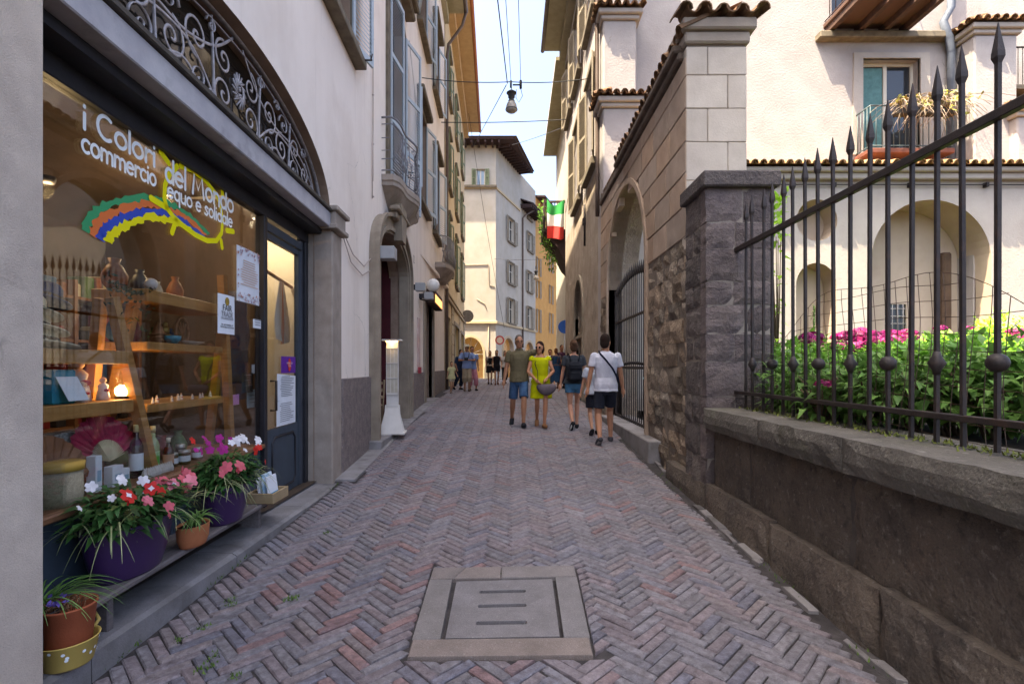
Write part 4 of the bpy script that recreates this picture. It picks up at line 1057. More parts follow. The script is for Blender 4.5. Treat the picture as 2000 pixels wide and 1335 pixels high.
mb.box((2.3, 20.3, -.4), (15, 20.58, RTOP)); mb.box((15.2, 12.6, -.4), (15.5, 20.5, RTOP+4)); mb.box((2.7, 12.9, 14.3), (15.2, 20.3, 14.5))
part(mb, 'plaster_wall', whitewash, house)
for w in rw:
    s = sash('window', RS, *w, -.25, house, frame_white, glass_dark)
    m = MB(); slab(m, RS, w[0]-.3, w[1]+.3, w[2]-.18, w[2], -.1, .16, 0, .01); q = m.build('sill', sill_m); q.parent = s; m = MB(); slab(m, RS, w[0]-.2, w[1]+.2, w[3]+.05, w[3]+.2, -.1, .1, 0, .01); q = m.build('hood', sill_m); q.parent = s
    louvre_leaf('leaf', RS, w[1]+.01, w[2]+.02, w[3]-.02, .62, radians(12), house, shut_brown, False, off=.05)
    louvre_leaf('leaf', RS, w[0]-.01, w[2]+.02, w[3]-.02, .62, radians(12), house, shut_brown, False, off=.05, sgn=-1)
m = MB(); sweep(m, RS, rdoor, .16, -.1, .06); slab(m, RS, 15.4, 17.4, 2.5, 2.6, -.3, .0)
q = part(m, 'door_surround', portal_m, house)
m = MB(); slab(m, RS, 15.3, 17.5, .2, 4.5, -.45, -.4); part(m, 'door', M('old_dark_door', hexc('3a302c'), hexc('2a2320'), 4), house)
m = MB(); slab(m, RS, 11.0, 20.5, RTOP, RTOP+.12, -.5, .85); slab(m, RS, 11.0, 20.6, RTOP-.35, RTOP-.003, .0, .25); part(m, 'eaves_soffit', eave_m, house)
m = MB(); m.tube([RS.pt(11.0, RTOP+.06, .92), RS.pt(20.6, RTOP+.06, .92)], .08, 8); m.tube([RS.pt(12.25, RTOP, .9), RS.pt(12.3, RTOP-.8, .12), RS.pt(12.3, 6.0, .1), RS.pt(12.3, 5.2, .1)], .05, 8); part(m, 'gutter', copper, house)
m = MB(); m.tube([RS.pt(14.9, 6.3, .04), RS.pt(14.9, 5.1, .04)], .03, 6); m.box((2.05, 14.85, 5.7), (2.14, 14.95, 5.9)); part(m, 'wall_tie', iron_dark, house)
# buttresses with tiled caps
def buttress(x0, x1, y0, z1, parent, zb=0.2, tiles=TS_OLD, n=.19):
    m = MB(); m.box((x0, y0, zb), (x1, 12.52, z1), 0, (1, 1, 1), None, .03); part(m, 'buttress', whitewash, parent)
    m = MB(); m.box((x0-.06, y0-.06, z1), (x1+.06, 12.5, z1+.1), 0, (1, 1, 1), None, .02); m.box((x0-.13, y0-.13, z1+.1), (x1+.13, 12.5, z1+.22), 0, (1, 1, 1), None, .02); part(m, 'cornice', loggia_m, parent)
    tile_row(parent, (x0-.1, y0-.12, z1+.24), (x1+.1, y0-.12, z1+.24), (0, -1, 0), tiles, n, .3)
    tile_row(parent, (x0-.12, y0-.1, z1+.24), (x0-.12, 12.4, z1+.24), (-1, 0, 0), tiles, n, .3)
    m = MB(); m.add([(x0-.1, y0-.1, z1+.26), (x1+.1, y0-.1, z1+.26), (x1+.1, 12.5, z1+.5), (x0-.1, 12.5, z1+.5)], [(0, 1, 2, 3)]); part(m, 'cap_bed', rooftile, parent)
buttress(2.14, 2.92, 12.0, 9.7, house, 7.9)
buttress(2.10, 3.0, 11.8, 7.55, house)
buttress(10.75, 11.75, 11.9, 9.3, house)
buttress(11.55, 13.5, 11.7, 7.3, house)
# french door and little balconies on the garden side
s = sash('french_door', RF, *fdoor, -.25, house, frame_white, glass_dark, (), True, .07)
m = MB(); slab(m, RF, fdoor[0]+.1, (fdoor[0]+fdoor[1])/2-.05, fdoor[2]+.1, fdoor[3]-.1, -.232, -.228); q = m.build('curtain', M('teal_curtain', hexc('5f8a88'), hexc('4e7674'), 9, .8)); q.parent = s
m = MB(); sweep(m, RF, [(fdoor[0], fdoor[2]), (fdoor[0], fdoor[3]), (fdoor[1], fdoor[3]), (fdoor[1], fdoor[2])], .26, -.05, .04); q = m.build('surround', loggia_m); q.parent = s
sash('french_door', RF, *fdoor2, -.25, house, frame_white, glass_dark, (.7,), True, .07)
def small_balcony(x0, x1, z, h, depth, parent, rail_mat, n, slab_mat):
    m = MB(); m.box((x0, 12.5-depth, z-.12), (x1, 12.52, z), 0, (1, 1, 1), None, .02); b = part(m, 'balcony', slab_mat, parent)
    m = MB(); y = 12.5-depth+.04
    m.tube([(x0+.04, 12.5, z+h), (x0+.04, y, z+h), (x1-.04, y, z+h), (x1-.04, 12.5, z+h)], .02, 6)
    m.tube([(x0+.04, 12.5, z+.06), (x0+.04, y, z+.06), (x1-.04, y, z+.06), (x1-.04, 12.5, z+.06)], .014, 6)
    for i in range(n+1):
        x = x0+.04+(x1-x0-.08)*i/n; m.tube([(x, y, z+.03), (x, y, z+h)], .011, 5)
    for i in range(1, 5): m.tube([(x0+.04, y+depth*i/5, z+.03), (x0+.04, y+depth*i/5, z+h)], .011, 5)
    r = m.build('railing', rail_mat); r.parent = b; return b
small_balcony(8.35, 10.35, 6.7, 1.0, .55, house, M('teal_rail', hexc('4d5a5c'), None, rough=.5), 14, M('rust_slab', hexc('7a4a3c'), hexc('5f3a30'), 5))
b = small_balcony(7.6, 9.6, 9.95, 1.1, 1.15, house, rust_iron, 14, M('open_steel', hexc('5b4238'), None))
m = MB()
for x in (7.7, 8.4, 9.0, 9.5): m.box((x-.06, 11.3, 9.68), (x+.06, 12.5, 9.825))
q = m.build('beam', rust_iron); q.parent = b
m = MB(); m.box((7.4, 12.28, 9.5), (10.7, 12.52, 9.66), 0, (1, 1, 1), None, .02); part(m, 'ledge', sill_m, house)
m = MB(); m.tube([(10.55, 12.3, 14), (10.55, 12.3, 10.2), (10.4, 12.35, 9.9), (10.5, 12.3, 9.5), (10.62, 12.38, 9.2), (10.62, 12.38, 6.3)], .085, 10); part(m, 'downpipe', M('grey_downpipe', hexc('6d7480'), hexc('585f6a'), 6, .5), house)
m = MB()
x0, x1, z = 11.8, 14, 8.2
m.box((x0, 12.0, z-.1), (x1, 12.5, z)); q = part(m, 'balcony', sill_m, house)
m = MB(); m.tube([(x0, 12.05, z+.9), (x1, 12.05, z+.9)], .02, 5)
for i in range(20): m.tube([(x0+i*.11, 12.05, z), (x0+i*.11, 12.05, z+.9)], .01, 4)
r = m.build('railing', iron_black); r.parent = q
# straggling plants in the planter of the small balcony
pl = thing('balcony_planter', 'long planter of straggling dry vines on the small teal balcony railing', 'planter', (9.6, 11.95, 7.5))
m = MB(); m.box((8.9, 11.8, 7.42), (10.3, 12.0, 7.58), 0, (1, 1, 1), None, .02); part(m, 'trough', M('brown_trough', hexc('4a4540'), None), pl)
m = MB(); m2 = MB()
for i in range(150):
    p = Vector((random.uniform(8.9, 10.3), random.uniform(11.8, 12.0), 7.58)); path = [p]; v = Vector((jit(.5), -random.uniform(.1, .6), random.uniform(.4, 1.2)))
    for k in range(7): p = p+v*.11; v = v+Vector((jit(.6), jit(.4), -.40)); path.append(p)
    m.tube(path, .006, 3)
    if i % 2 == 0:
        for p in path[2:6]:
            a = Vector((jit(1), jit(1), jit(.7))).normalized()*.07; b = Vector((jit(1), jit(1), jit(1))).normalized()*.04; m2.add([p-a, p+b, p+a, p-b], [(0, 1, 2, 3)])
part(m, 'dry_stems', M('dry_stem', hexc('8f7d6e'), hexc('b09a86'), 9), pl, False, kind='stuff'); part(m2, 'leaves', M('yellowgreen_leaf', hexc('8f9a45'), hexc('a0824a'), 6), pl, False, kind='stuff')
# R2: next house up the right side
h2 = thing('narrow_house', 'narrow cream house past the plastered house, carrying the Italian flag balcony', 'building', (2.6, 24, .7))
R2 = Plane(2.35, .008, -1)
r2w = [(22.0, 23.1, 7.2, 9.4), (22.0, 23.1, 10.9, 13.0), (25, 26.1, 7.2, 9.4)]
mb = MB(); wall(mb, R2, rect(20.62, 30, -.2, 13.9), [rect(*w) for w in r2w], .4); mb.box((2.7, 29.7, -.2), (12, 29.98, 13.9)); part(mb, 'wall', cream, h2)
for w in r2w: sash('window', R2, *w, -.25, h2, frame_white, glass_dark)
m = MB(); slab(m, R2, 20.6, 30, 13.9, 14.05, -.5, .75); part(m, 'eaves', eave_m, h2)
# ---- the cloister body along the garden: lower, arches, tile edge
cl = thing('cloister', 'old cream plastered cloister wall with arched niches and tile edge behind the garden', 'building', (7, 11.5, 1.2))
CF2 = Face(11.5); CZ = 5.92
big = arch(8.07, 10.77, 1.0, 3.98, 1.36, 26); sm = arch(6.38, 7.29, 1.0, 3.42, .50, 16)
ocu = [(6.85+.46*cos(2*pi*i/24), 4.88+.47*sin(2*pi*i/24)) for i in range(24)]
mb = MB(); wall(mb, CF2, rect(2.66, 15.4, .6, CZ), [big, sm, ocu], .85, mi_side=1, back=False); part(mb, 'wall', [loggia_m, niche_m], cl)
nicheback = arch(8.07, 10.77, .9, 3.98, 1.36, 12)
mb = MB(); wall(mb, Face(12.36), rect(2.7, 15.3, .6, CZ), [rect(9.0, 9.52, 2.35, 3.1)], .1, .0)
part(mb, 'niche_back', niche_m, cl)
mb = MB(); mb.add([(6.2, 12.0, .8), (7.45, 12.0, .8), (7.45, 12.0, 5.5), (6.2, 12.0, 5.5)], [(0, 1, 2, 3)]); part(mb, 'small_niche_back', niche_m, cl)
m = MB(); slab(m, Face(12.42), 8.95, 9.55, 2.3, 3.15, .0, .01); w = part(m, 'small_window', glass_dark, cl)
m = MB()
for i in range(4): m.tube([(9.0+.13*i+.06, 12.37, 2.35), (9.0+.13*i+.06, 12.37, 3.1)], .01, 4)
for i in range(4): m.tube([(9.0, 12.37, 2.45+.18*i), (9.52, 12.37, 2.45+.18*i)], .01, 4)
q = m.build('grille', M('pale_grille', hexc('b5aea6'), None, rough=.6)); q.parent = w
m = MB(); m.box((10.2, 12.1, 2.2), (10.42, 12.34, 4.3), 0, (1, 1, 1), None, .04); part(m, 'upright', M('brown_upright', hexc('5a4638'), hexc('46362b'), 5), cl)  # solid brown upright inside the big niche, near its right side
m = MB(); m.box((2.7, 11.36, CZ-.16), (12.0, 12.5, CZ-.02), 0, (1, 1, 1), None, .02); m.box((2.7, 11.26, CZ-.02), (12.05, 12.5, CZ+.08), 0, (1, 1, 1), None, .02); part(m, 'cornice', loggia_m, cl)
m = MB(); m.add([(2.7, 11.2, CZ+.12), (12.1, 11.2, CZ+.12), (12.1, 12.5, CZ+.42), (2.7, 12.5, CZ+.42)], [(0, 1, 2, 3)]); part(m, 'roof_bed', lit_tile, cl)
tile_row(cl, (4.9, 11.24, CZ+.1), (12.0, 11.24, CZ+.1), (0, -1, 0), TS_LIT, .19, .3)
m = MB(); m.tube([(2.8, 11.44, CZ-.26), (12.2, 11.44, CZ-.27)], .014, 5)
for x in (5.5, 7.2, 8.9, 10.6): m.box((x-.03, 11.4, CZ-.32), (x+.03, 11.5, CZ-.22))
part(m, 'cable', iron_black, cl)
# ================================================================ SHOP FRONT
def glass_mat(name, tint=(1, 1, 1), ior=1.5, boost=1.0):
    m = bpy.data.materials.new(name); m.use_nodes = True; t = m.node_tree; N = t.nodes; L = t.links
    N.remove(N['Principled BSDF'])
    tr = N.new('ShaderNodeBsdfTransparent'); tr.inputs[0].default_value = (*tint, 1)
    gl = N.new('ShaderNodeBsdfGlossy'); gl.inputs['Roughness'].default_value = 0.0
    fr = N.new('ShaderNodeFresnel'); ge = N.new('ShaderNodeNewGeometry'); mr = N.new('ShaderNodeMapRange'); mr.inputs[3].default_value = ior; mr.inputs[4].default_value = 1/ior; L.new(ge.outputs['Backfacing'], mr.inputs[0]); L.new(mr.outputs[0], fr.inputs[0])
    mu = N.new('ShaderNodeMath'); mu.operation = 'MULTIPLY'; mu.use_clamp = True; mu.inputs[1].default_value = boost; L.new(fr.outputs[0], mu.inputs[0])
    mx = N.new('ShaderNodeMixShader'); L.new(mu.outputs[0], mx.inputs[0]); L.new(tr.outputs[0], mx.inputs[1]); L.new(gl.outputs[0], mx.inputs[2])
    L.new(mx.outputs[0], N['Material Output'].inputs[0]); return m
shopglass = glass_mat('shop_window_glass', (.93, .94, .93), 1.52, 1.2)
def sp(px, py, off=-.3): Y, z = LEFT.at(px, py, off); return Y, z
sf = thing('shop_front', 'dark shop front with big lettered window, glazed door and iron fanlight under the stone arch', 'shop front', LEFT.pt(4.2, .2, -.3))
mb = MB(); slab(mb, LEFT, 2.2, 6.24, 3.27, 3.45, -.34, .02, 0, .008); part(mb, 'lintel', lintel_m, sf)
mb = MB(); slab(mb, LEFT, 2.2, 6.24, 3.452, 3.49, -.3, .05, 0, .008); slab(mb, LEFT, 2.2, 6.24, 3.49, 3.515, -.3, .03, 0, .006); part(mb, 'lintel_moulding', M('dark_moulding', hexc('4d463f'), hexc('3a3531'), 8, .6, .1, 60), sf)
mb = MB(); slab(mb, LEFT, 2.2, 6.24, 3.08, 3.266, -.36, -.26, 0, .008); slab(mb, LEFT, 2.2, 6.24, 3.2, 3.264, -.26, -.1); part(mb, 'top_rail', darkwood, sf)
for a, b in ((5.02, 5.09), (6.10, 6.195)):
    mb = MB(); slab(mb, LEFT, a, b, .2, 3.08, -.36, -.26, 0, .006); part(mb, 'post', darkwood, sf)
mb = MB(); slab(mb, LEFT, 6.02, 6.10, .2, 3.08, -.335, -.29, 0, .006); part(mb, 'steel_post', M('grey_steel', hexc('5c6068'), hexc('4a4d55'), 4, .4, .1, 40, metal=.4), sf)
mb = MB(); slab(mb, LEFT, 2.2, 5.02, .2, .80, -.36, -.30, 0, .006)
for a, b in ((2.3, 3.5), (3.62, 4.92)): slab(mb, LEFT, a, b, .28, .72, -.302, -.285, 0, .006)
part(mb, 'base_panel', bluegrey, sf)
mb = MB(); slab(mb, LEFT, 2.2, 5.02, .80, .84, -.95, -.25, 0, .008); part(mb, 'window_board', M('window_board_wood', hexc('8a5f42'), hexc('74503a'), 4, .5, .1, 40, stretch=(1, 5, 1)), sf)
mb = MB(); slab(mb, LEFT, 2.2, 5.02, .84, 3.08, -.312, -.304); part(mb, 'pane', shopglass, sf)
mb = MB()
slab(mb, LEFT, 5.10, 5.14, .22, 2.95, -.34, -.29); slab(mb, LEFT, 5.96, 6.02, .22, 2.95, -.34, -.29); slab(mb, LEFT, 5.14, 5.96, 2.89, 2.95, -.338, -.292); slab(mb, LEFT, 5.14, 5.96, .22, .95, -.335, -.295)
slab(mb, LEFT, 5.09, 6.03, 2.96, 3.04, -.35, -.27)
door = part(mb, 'door', bluegrey, sf)
mb = MB(); q = [(5.26, .36), (5.26, .80), (5.32, .86), (5.80, .86), (5.86, .80), (5.86, .36), (5.80, .30), (5.32, .30), (5.26, .36)]
mb.tube([LEFT.pt(a, b, -.293) for a, b in q], .014, 6); mb.build('panel_moulding', darkwood).parent = door
mb = MB(); slab(mb, LEFT, 5.14, 5.96, .95, 2.89, -.318, -.312); mb.build('pane', shopglass).parent = door
mb = MB(); mb.tube([LEFT.pt(5.22, 1.15, -.29), LEFT.pt(5.22, 1.15, -.23), LEFT.pt(5.22, 1.45, -.23), LEFT.pt(5.22, 1.45, -.29)], .012, 6); mb.build('handle', iron_dark).parent = door
# fanlight: dark glass and the scrolled iron grille
ai = arch(2.27, 6.17, 3.516, 3.52, .77, 28)
mb = MB(); mb.prism([LEFT.pt(*p, -.24) for p in ai[1:-1]], (-.01, 0, 0)); part(mb, 'fanlight_pane', M('fanlight_glass', hexc('2a2420'), hexc('3a332c'), 2, .06, spec=.6), sf)
def scrl(u0, z0, r, a0, turns, flip=1, n=30, off=-.12):
    pts = []
    for i in range(n+1):
        t = i/n; a = a0+flip*turns*2*pi*t; rr = r*(1-t)**1.15*.95+r*.05
        pts.append((u0+rr*cos(a), z0+rr*sin(a)))
    return pts
def iron_path(pts, off=-.12, r=.010): 
    m = MB(); m.tube([LEFT.pt(u, z, off) for u, z in pts], r, 5, flat=(.55, 1.5)); return m
UC, HW, ZS, RI = 4.22, 1.95, 3.52, .77
def el(a, k=1.0): return (UC+HW*k*cos(a), ZS+RI*k*sin(a))
part(iron_path([el(pi*i/40) for i in range(41)], r=.016), 'grille_rim', iron, sf)
part(iron_path([el(.06+(pi-.12)*i/40, .90) for i in range(41)], r=.008), 'grille_rim', iron, sf)
sc = []
for s in (-1, 1):
    for u, z, r, a0, tn, fl in ((.22, 3.72, .15, -pi/2, 1.6, 1), (.22, 4.0, .14, pi/2, 1.6, -1), (.55, 3.66, .13, pi, 1.7, 1), (.58, 3.95, .16, -pi/2, 1.7, 1), (.86, 3.76, .15, pi/2, 1.6, 1),
                                (.9, 4.0, .11, pi, 1.6, -1), (1.15, 3.65, .12, 0, 1.6, 1), (1.2, 3.88, .13, -pi/2, 1.6, -1), (1.45, 3.72, .12, pi/2, 1.7, -1), (1.65, 3.62, .085, pi, 1.6, 1), (1.42, 3.93, .07, 0, 1.5, 1),
                                (.4, 4.14, .07, 0, 1.5, 1), (.75, 4.12, .06, pi, 1.5, -1)):
        sc.append([(UC+s*(p[0]), p[1]) for p in scrl(u, z, r, a0, tn, fl)])
    for ctrl in ([(0, 3.53), (.3, 3.60), (.62, 3.83), (.95, 3.86), (1.3, 3.77), (1.75, 3.56)], [(.08, 4.25), (.35, 4.02), (.72, 3.90), (1.05, 3.90), (1.4, 3.84), (1.78, 3.62)], [(.45, 3.53), (.72, 3.70), (1.0, 3.60), (1.3, 3.54)], [(.38, 3.52), (.37, 3.8), (.4, 4.22)], [(1.02, 3.52), (1.04, 3.8), (1.06, 4.1)]):
        sc.append([(UC+s*u, z) for u, z in ctrl])
def smooth(pts, n=6):
    if len(pts) > 12: return pts
    out = []
    P = [pts[0]]+pts+[pts[-1]]
    for i in range(1, len(P)-2):
        for k in range(n):
            t = k/n; a, b, c, d = P[i-1], P[i], P[i+1], P[i+2]
            out.append(tuple(.5*((2*b[j])+(-a[j]+c[j])*t+(2*a[j]-5*b[j]+4*c[j]-d[j])*t*t+(-a[j]+3*b[j]-3*c[j]+d[j])*t**3) for j in range(len(a))))
    out.append(pts[-1]); return out
for p in sc: part(iron_path(smooth(p), r=.0085), 'scroll', iron, sf)
m = MB()
for k in range(16):
    a = 2*pi*k/16; m.tube([LEFT.pt(UC+.11*cos(a), 3.86+.11*sin(a)*1.3, -.11), LEFT.pt(UC+.05*cos(a+.9), 3.86+.05*sin(a+.9), -.10)], .008, 5)
for k in range(22): m.ball(LEFT.pt(UC+jit(.07), 3.86+jit(.10), -.11), .014, 6)
part(m, 'rosette', iron, sf)
# ---- the lettering on the window, drawn as rounded strokes
def arcp(cx, cy, rx, ry, a0, a1, n=14): return [(cx+rx*cos(radians(a0+(a1-a0)*i/n)), cy+ry*sin(radians(a0+(a1-a0)*i/n))) for i in range(n+1)]
GL = {
 'i': (.16, [[(.08, 0), (.08, .46)], [(.08, .66), (.08, .68)]]), 'l': (.16, [[(.08, 0), (.08, .8)]]),
 'o': (.50, [arcp(.25, .24, .2, .235, 0, 360, 20)]), 'c': (.44, [arcp(.25, .24, .2, .235, 50, 310)]), 'e': (.48, [[(.05, .25)]+[(.43, .27)]+arcp(.24, .24, .2, .235, 8, 315, 16)]),
 'r': (.36, [[(.08, 0), (.08, .46)], arcp(.26, .26, .18, .2, 180, 60, 8)]), 'd': (.50, [arcp(.24, .23, .18, .225, 0, 360, 18), [(.43, 0), (.43, .8)]]),
 'q': (.50, [arcp(.24, .23, .18, .225, 0, 360, 18), [(.43, .46), (.43, -.26)]]), 'a': (.50, [arcp(.24, .23, .18, .225, 0, 360, 18), [(.43, 0), (.43, .46)]]),
 'u': (.48, [[(.07, .46), (.07, .2)]+arcp(.23, .17, .16, .16, 180, 340, 8), [(.40, .46), (.40, 0)]]), 'n': (.48, [[(.07, 0), (.07, .46)], arcp(.24, .28, .17, .18, 180, 0, 8)+[(.41, 0)]]),
 'm': (.72, [[(.07, 0), (.07, .46)], arcp(.215, .29, .145, .17, 180, 0, 8)+[(.36, 0)], arcp(.505, .29, .145, .17, 180, 0, 8)+[(.65, 0)]]),
 's': (.40, [smooth([(.34, .42), (.2, .47), (.09, .38), (.2, .25), (.32, .13), (.2, .0), (.05, .06)])]),
 'C': (.62, [arcp(.34, .38, .28, .37, 55, 305)]), 'M': (.80, [[(.06, 0), (.15, .76), (.38, .22), (.60, .76), (.72, 0)]]), ' ': (.28, [])}
white_film = M('white_window_film', hexc('f6fbfb'), None, rough=.5); 
def ribbon(m, pts, w, fn, th=.002, cap=True):
    """flat rounded stroke in a plane: pts in 2-D, fn maps (u, v, off) to the world"""
    P = [Vector((p[0], p[1])) for p in pts]
    if len(P) == 1: P = [P[0], P[0]+Vector((1e-4, 0))]
    Lp, Rp = [], []
    for i, p in enumerate(P):
        t = P[min(i+1, len(P)-1)]-P[max(i-1, 0)]; t = t.normalized() if t.length > 1e-9 else Vector((1, 0)); n = Vector((-t.y, t.x))*w/2
        Lp.append(p+n); Rp.append(p-n)
    t0 = (P[1]-P[0]).normalized(); t1 = (P[-1]-P[-2]).normalized()
    a0 = atan2(t0.y, t0.x); a1 = atan2(t1.y, t1.x)
    poly = Lp+[P[-1]+Vector((cos(a1+pi/2-pi*k/6), sin(a1+pi/2-pi*k/6)))*w/2 for k in range(1, 6)]+Rp[::-1]+[P[0]+Vector((cos(a0-pi/2-pi*k/6), sin(a0-pi/2-pi*k/6)))*w/2 for k in range(1, 6)]
    k = len(P)
    vs = [fn(p.x, p.y, 0) for p in Lp]+[fn(p.x, p.y, 0) for p in Rp]
    fs = [(i, i+1, k+i+1, k+i) for i in range(k-1)]
    m.add(vs, fs)
    for c, a in ((P[-1], a1), (P[0], a0+pi)):
        ring = [c+Vector((cos(a+pi/2-pi*j/8), sin(a+pi/2-pi*j/8)))*w/2 for j in range(9)]
        m.add([fn(c.x, c.y, 0)]+[fn(p.x, p.y, 0) for p in ring], [(0, j+1, j+2) for j in range(8)])
def write(parent, text, u0, u1, z0, z1, em=None, w=.10, off=-.292, mat=None):
    adv = sum(GL[c][0] for c in text); em = em or (u1-u0)/adv; k = (u1-u0)/(adv*em)
    x = 0
    m = MB()
    for c in text:
        for st in GL[c][1]:
            def fn(a, b, o): return LEFT.pt(a, b, off)
            ribbon(m, [(u0+(x+p[0])*em*k, z0+(z1-z0)*(x/adv)+p[1]*em) for p in st], w*em, fn)
        x += GL[c][0]
    o = part(m, 'lettering', mat or white_film, parent, False); return o
write(sf, 'i Colori', 2.84, 3.46, 2.925, 2.945, .185, .125)
write(sf, 'del Mondo', 3.55, 4.49, 2.895, 2.945, .20, .125)
write(sf, 'commercio', 2.835, 3.465, 2.795, 2.815, .148, .125)
write(sf, 'equo e solidale', 3.58, 4.47, 2.79, 2.81, .14, .125)
# rainbow and sun stickers
def band(name, t0, t1, mat, jag=.012, off=-.301):
    outer = smooth([sp(158, 446), sp(176, 412), sp(220, 388), sp(290, 380), sp(335, 394), sp(372, 418), sp(412, 458)], 9)
    inner = smooth([sp(217, 477), sp(228, 462), sp(252, 447), sp(292, 432), sp(330, 437), sp(355, 446), sp(385, 463)], 9)
    n = len(outer); a, b = [], []
    for i in range(n):
        o, q = Vector(outer[i]), Vector(inner[i])
        ja = jit(jag); jb = jit(jag)
        a.append(o.lerp(q, max(0, t0))+Vector((jit(jag), ja))); b.append(o.lerp(q, t1)+Vector((jit(jag), jb)))
    m = MB(); m.add([LEFT.pt(p.x, p.y, off) for p in a]+[LEFT.pt(p.x, p.y, off) for p in b], [(i, i+1, n+i+1, n+i) for i in range(n-1)])
    part(m, name, mat, sf, False)
for k, c in enumerate(('1f9a63', 'e8743a', '1f49b0', 'f2e21c')):
    band('rainbow_band', k*.25-.01*k, k*.25+.255, M('film_'+['green', 'orange', 'blue', 'yellow'][k], hexc(c), None, rough=.5), off=-.301+.0012*k)
yel = M('film_sun_yellow', hexc('f3e713'), None, rough=.5)
m = MB(); fnp = lambda a, b, o: LEFT.pt(a, b, -.296)
ring = [sp(*p) for p in ((345, 325), (330, 340), (321, 362), (320, 388), (326, 408), (338, 424), (356, 440), (380, 458), (404, 470), (422, 470), (432, 455), (434, 430), (430, 402), (422, 380), (400, 352), (375, 332), (352, 324))]
ribbon(m, smooth(ring, 5), .042, fnp); part(m, 'sun_ring', yel, sf, False)
for a, b in (((313, 297), (328, 318)), ((379, 320), (384, 338)), ((433, 370), (434, 384)), ((442, 450), (455, 452)), ((431, 470), (433, 483)), ((343, 430), (335, 454)), ((294, 387), (325, 406))):
    m = MB(); ribbon(m, [sp(*a), sp(*b)], .045, fnp); part(m, 'sun_ray', yel, sf, False)
# notices stuck to the panes
def text_obj(parent, body, u, z, size, off, mat, name='lettering', align='CENTER', pl=LEFT):
    cu = bpy.data.curves.new(name, 'FONT'); cu.body = body; cu.size = size; cu.align_x = align; cu.extrude = .0003; cu.materials.append(mat)
    tmp = bpy.data.objects.new('tmp_text', cu); COL.objects.link(tmp); bpy.context.view_layer.update()
    me = bpy.data.meshes.new_from_object(tmp.evaluated_get(bpy.context.evaluated_depsgraph_get())); bpy.data.objects.remove(tmp)
    o = bpy.data.objects.new(name, me); COL.objects.link(o)
    x = (Vector(pl.pt(u+1, 0, 0))-Vector(pl.pt(u, 0, 0))).normalized(); n = Vector((x.y, -x.x, 0))
    o.rotation_euler = Matrix((x, Vector((0, 0, 1)), n)).transposed().to_euler(); p = Vector(pl.pt(u, z, off))
    o.parent = parent; o.location = p-Vector(base_of(parent)) if parent.parent is None else p
    return o
ink = M('black_ink', (.02, .02, .02), None, rough=.6); grey_ink = M('grey_ink', hexc('6a6a70'), None, rough=.7); paper = M('white_paper', hexc('e3e6ea'), hexc('d8dbe0'), 6, .8)
def notice(name, x0, x1, y0, y1, label, cat, mat=paper, off=-.29, lines=0, tilt=0):
    u0, z1 = sp(x0, y0, off); u1, z0 = sp(x1, y1, off); u1b, z1b = sp(x1, y0, off); 
    uL, zb = sp(x0, y1, off)
    z0 = (z0+zb)/2; z1 = (z1+z1b)/2
    t = thing(name, label, cat, LEFT.pt((u0+u1)/2, z0, off))
    m = MB(); 
    for i in range(4):
        a = u0+(u1-u0)*i/4; b = u0+(u1-u0)*(i+1)/4; m.add([LEFT.pt(a, z0+tilt*(i/4), off+.006*sin(pi*i/4)), LEFT.pt(b, z0+tilt*(i+1)/4, off+.006*sin(pi*(i+1)/4)), LEFT.pt(b, z1+tilt*(i+1)/4, off+.006*sin(pi*(i+1)/4)), LEFT.pt(a, z1+tilt*i/4, off+.006*sin(pi*i/4))], [(0, 1, 2, 3)])
    part(m, 'sheet', mat, t, False)
    m = MB()
    for k in range(lines):
        z = z1-(z1-z0)*(.12+.8*k/lines); a = u0+(u1-u0)*(.12+random.random()*.08); b = u1-(u1-u0)*(.12+random.random()*.25)
        m.add([LEFT.pt(a, z, off+.009), LEFT.pt(b, z, off+.009), LEFT.pt(b, z+.006, off+.009), LEFT.pt(a, z+.006, off+.009)], [(0, 1, 2, 3)])
    if lines: part(m, 'print_lines', grey_ink, t, False, kind='stuff')
    return t, (u0, u1, z0, z1)
t, (u0, u1, z0, z1) = notice('poster', 462, 506, 488, 592, 'white poster with orange floral border taped inside the shop window', 'poster', lines=0)
m = MB()
for k in range(90):
    u = random.uniform(u0, u1); z = random.choice((random.uniform(z0, z0+.08), random.uniform(z1-.08, z1))) if random.random() < .8 else random.uniform(z0, z1)
    if z0+.08 < z < z1-.08: u = random.choice((u0+.015, u1-.015))
    r = random.uniform(.005, .014); m.add([LEFT.pt(u+r*cos(a), z+r*sin(a), -.279) for a in (0, 1.57, 3.14, 4.71)], [(0, 1, 2, 3)])
part(m, 'floral_border', M('orange_print', hexc('d9925f'), hexc('6a7fae'), 60, .7), t, False, kind='stuff')
m = MB()
for k in range(11):
    z = z1-.12-.022*k; w = (u1-u0)*random.uniform(.25, .38); c = (u0+u1)/2; m.add([LEFT.pt(c-w, z, -.279), LEFT.pt(c+w, z, -.279), LEFT.pt(c+w, z+.006, -.279), LEFT.pt(c-w, z+.006, -.279)], [(0, 1, 2, 3)])
part(m, 'print_lines', M('orange_ink', hexc('c99878'), None), t, False, kind='stuff')
t, (u0, u1, z0, z1) = notice('fair_trade_card', 425, 458, 576, 652, 'white FAIR TRADE card with round emblem on the shop window', 'sign')
c = (u0+u1)/2; w = u1-u0
text_obj(t, 'FAIR', c, z0+.195, .075, -.281, ink); text_obj(t, 'TRADE', c, z0+.145, .062, -.281, grey_ink); text_obj(t, 'ORGANIZATION', c, z0+.122, .026, -.281, grey_ink)
text_obj(t, 'WE ARE MEMBERS OF\nTHE WORLD NETWORK', c, z0+.07, .02, -.281, ink)
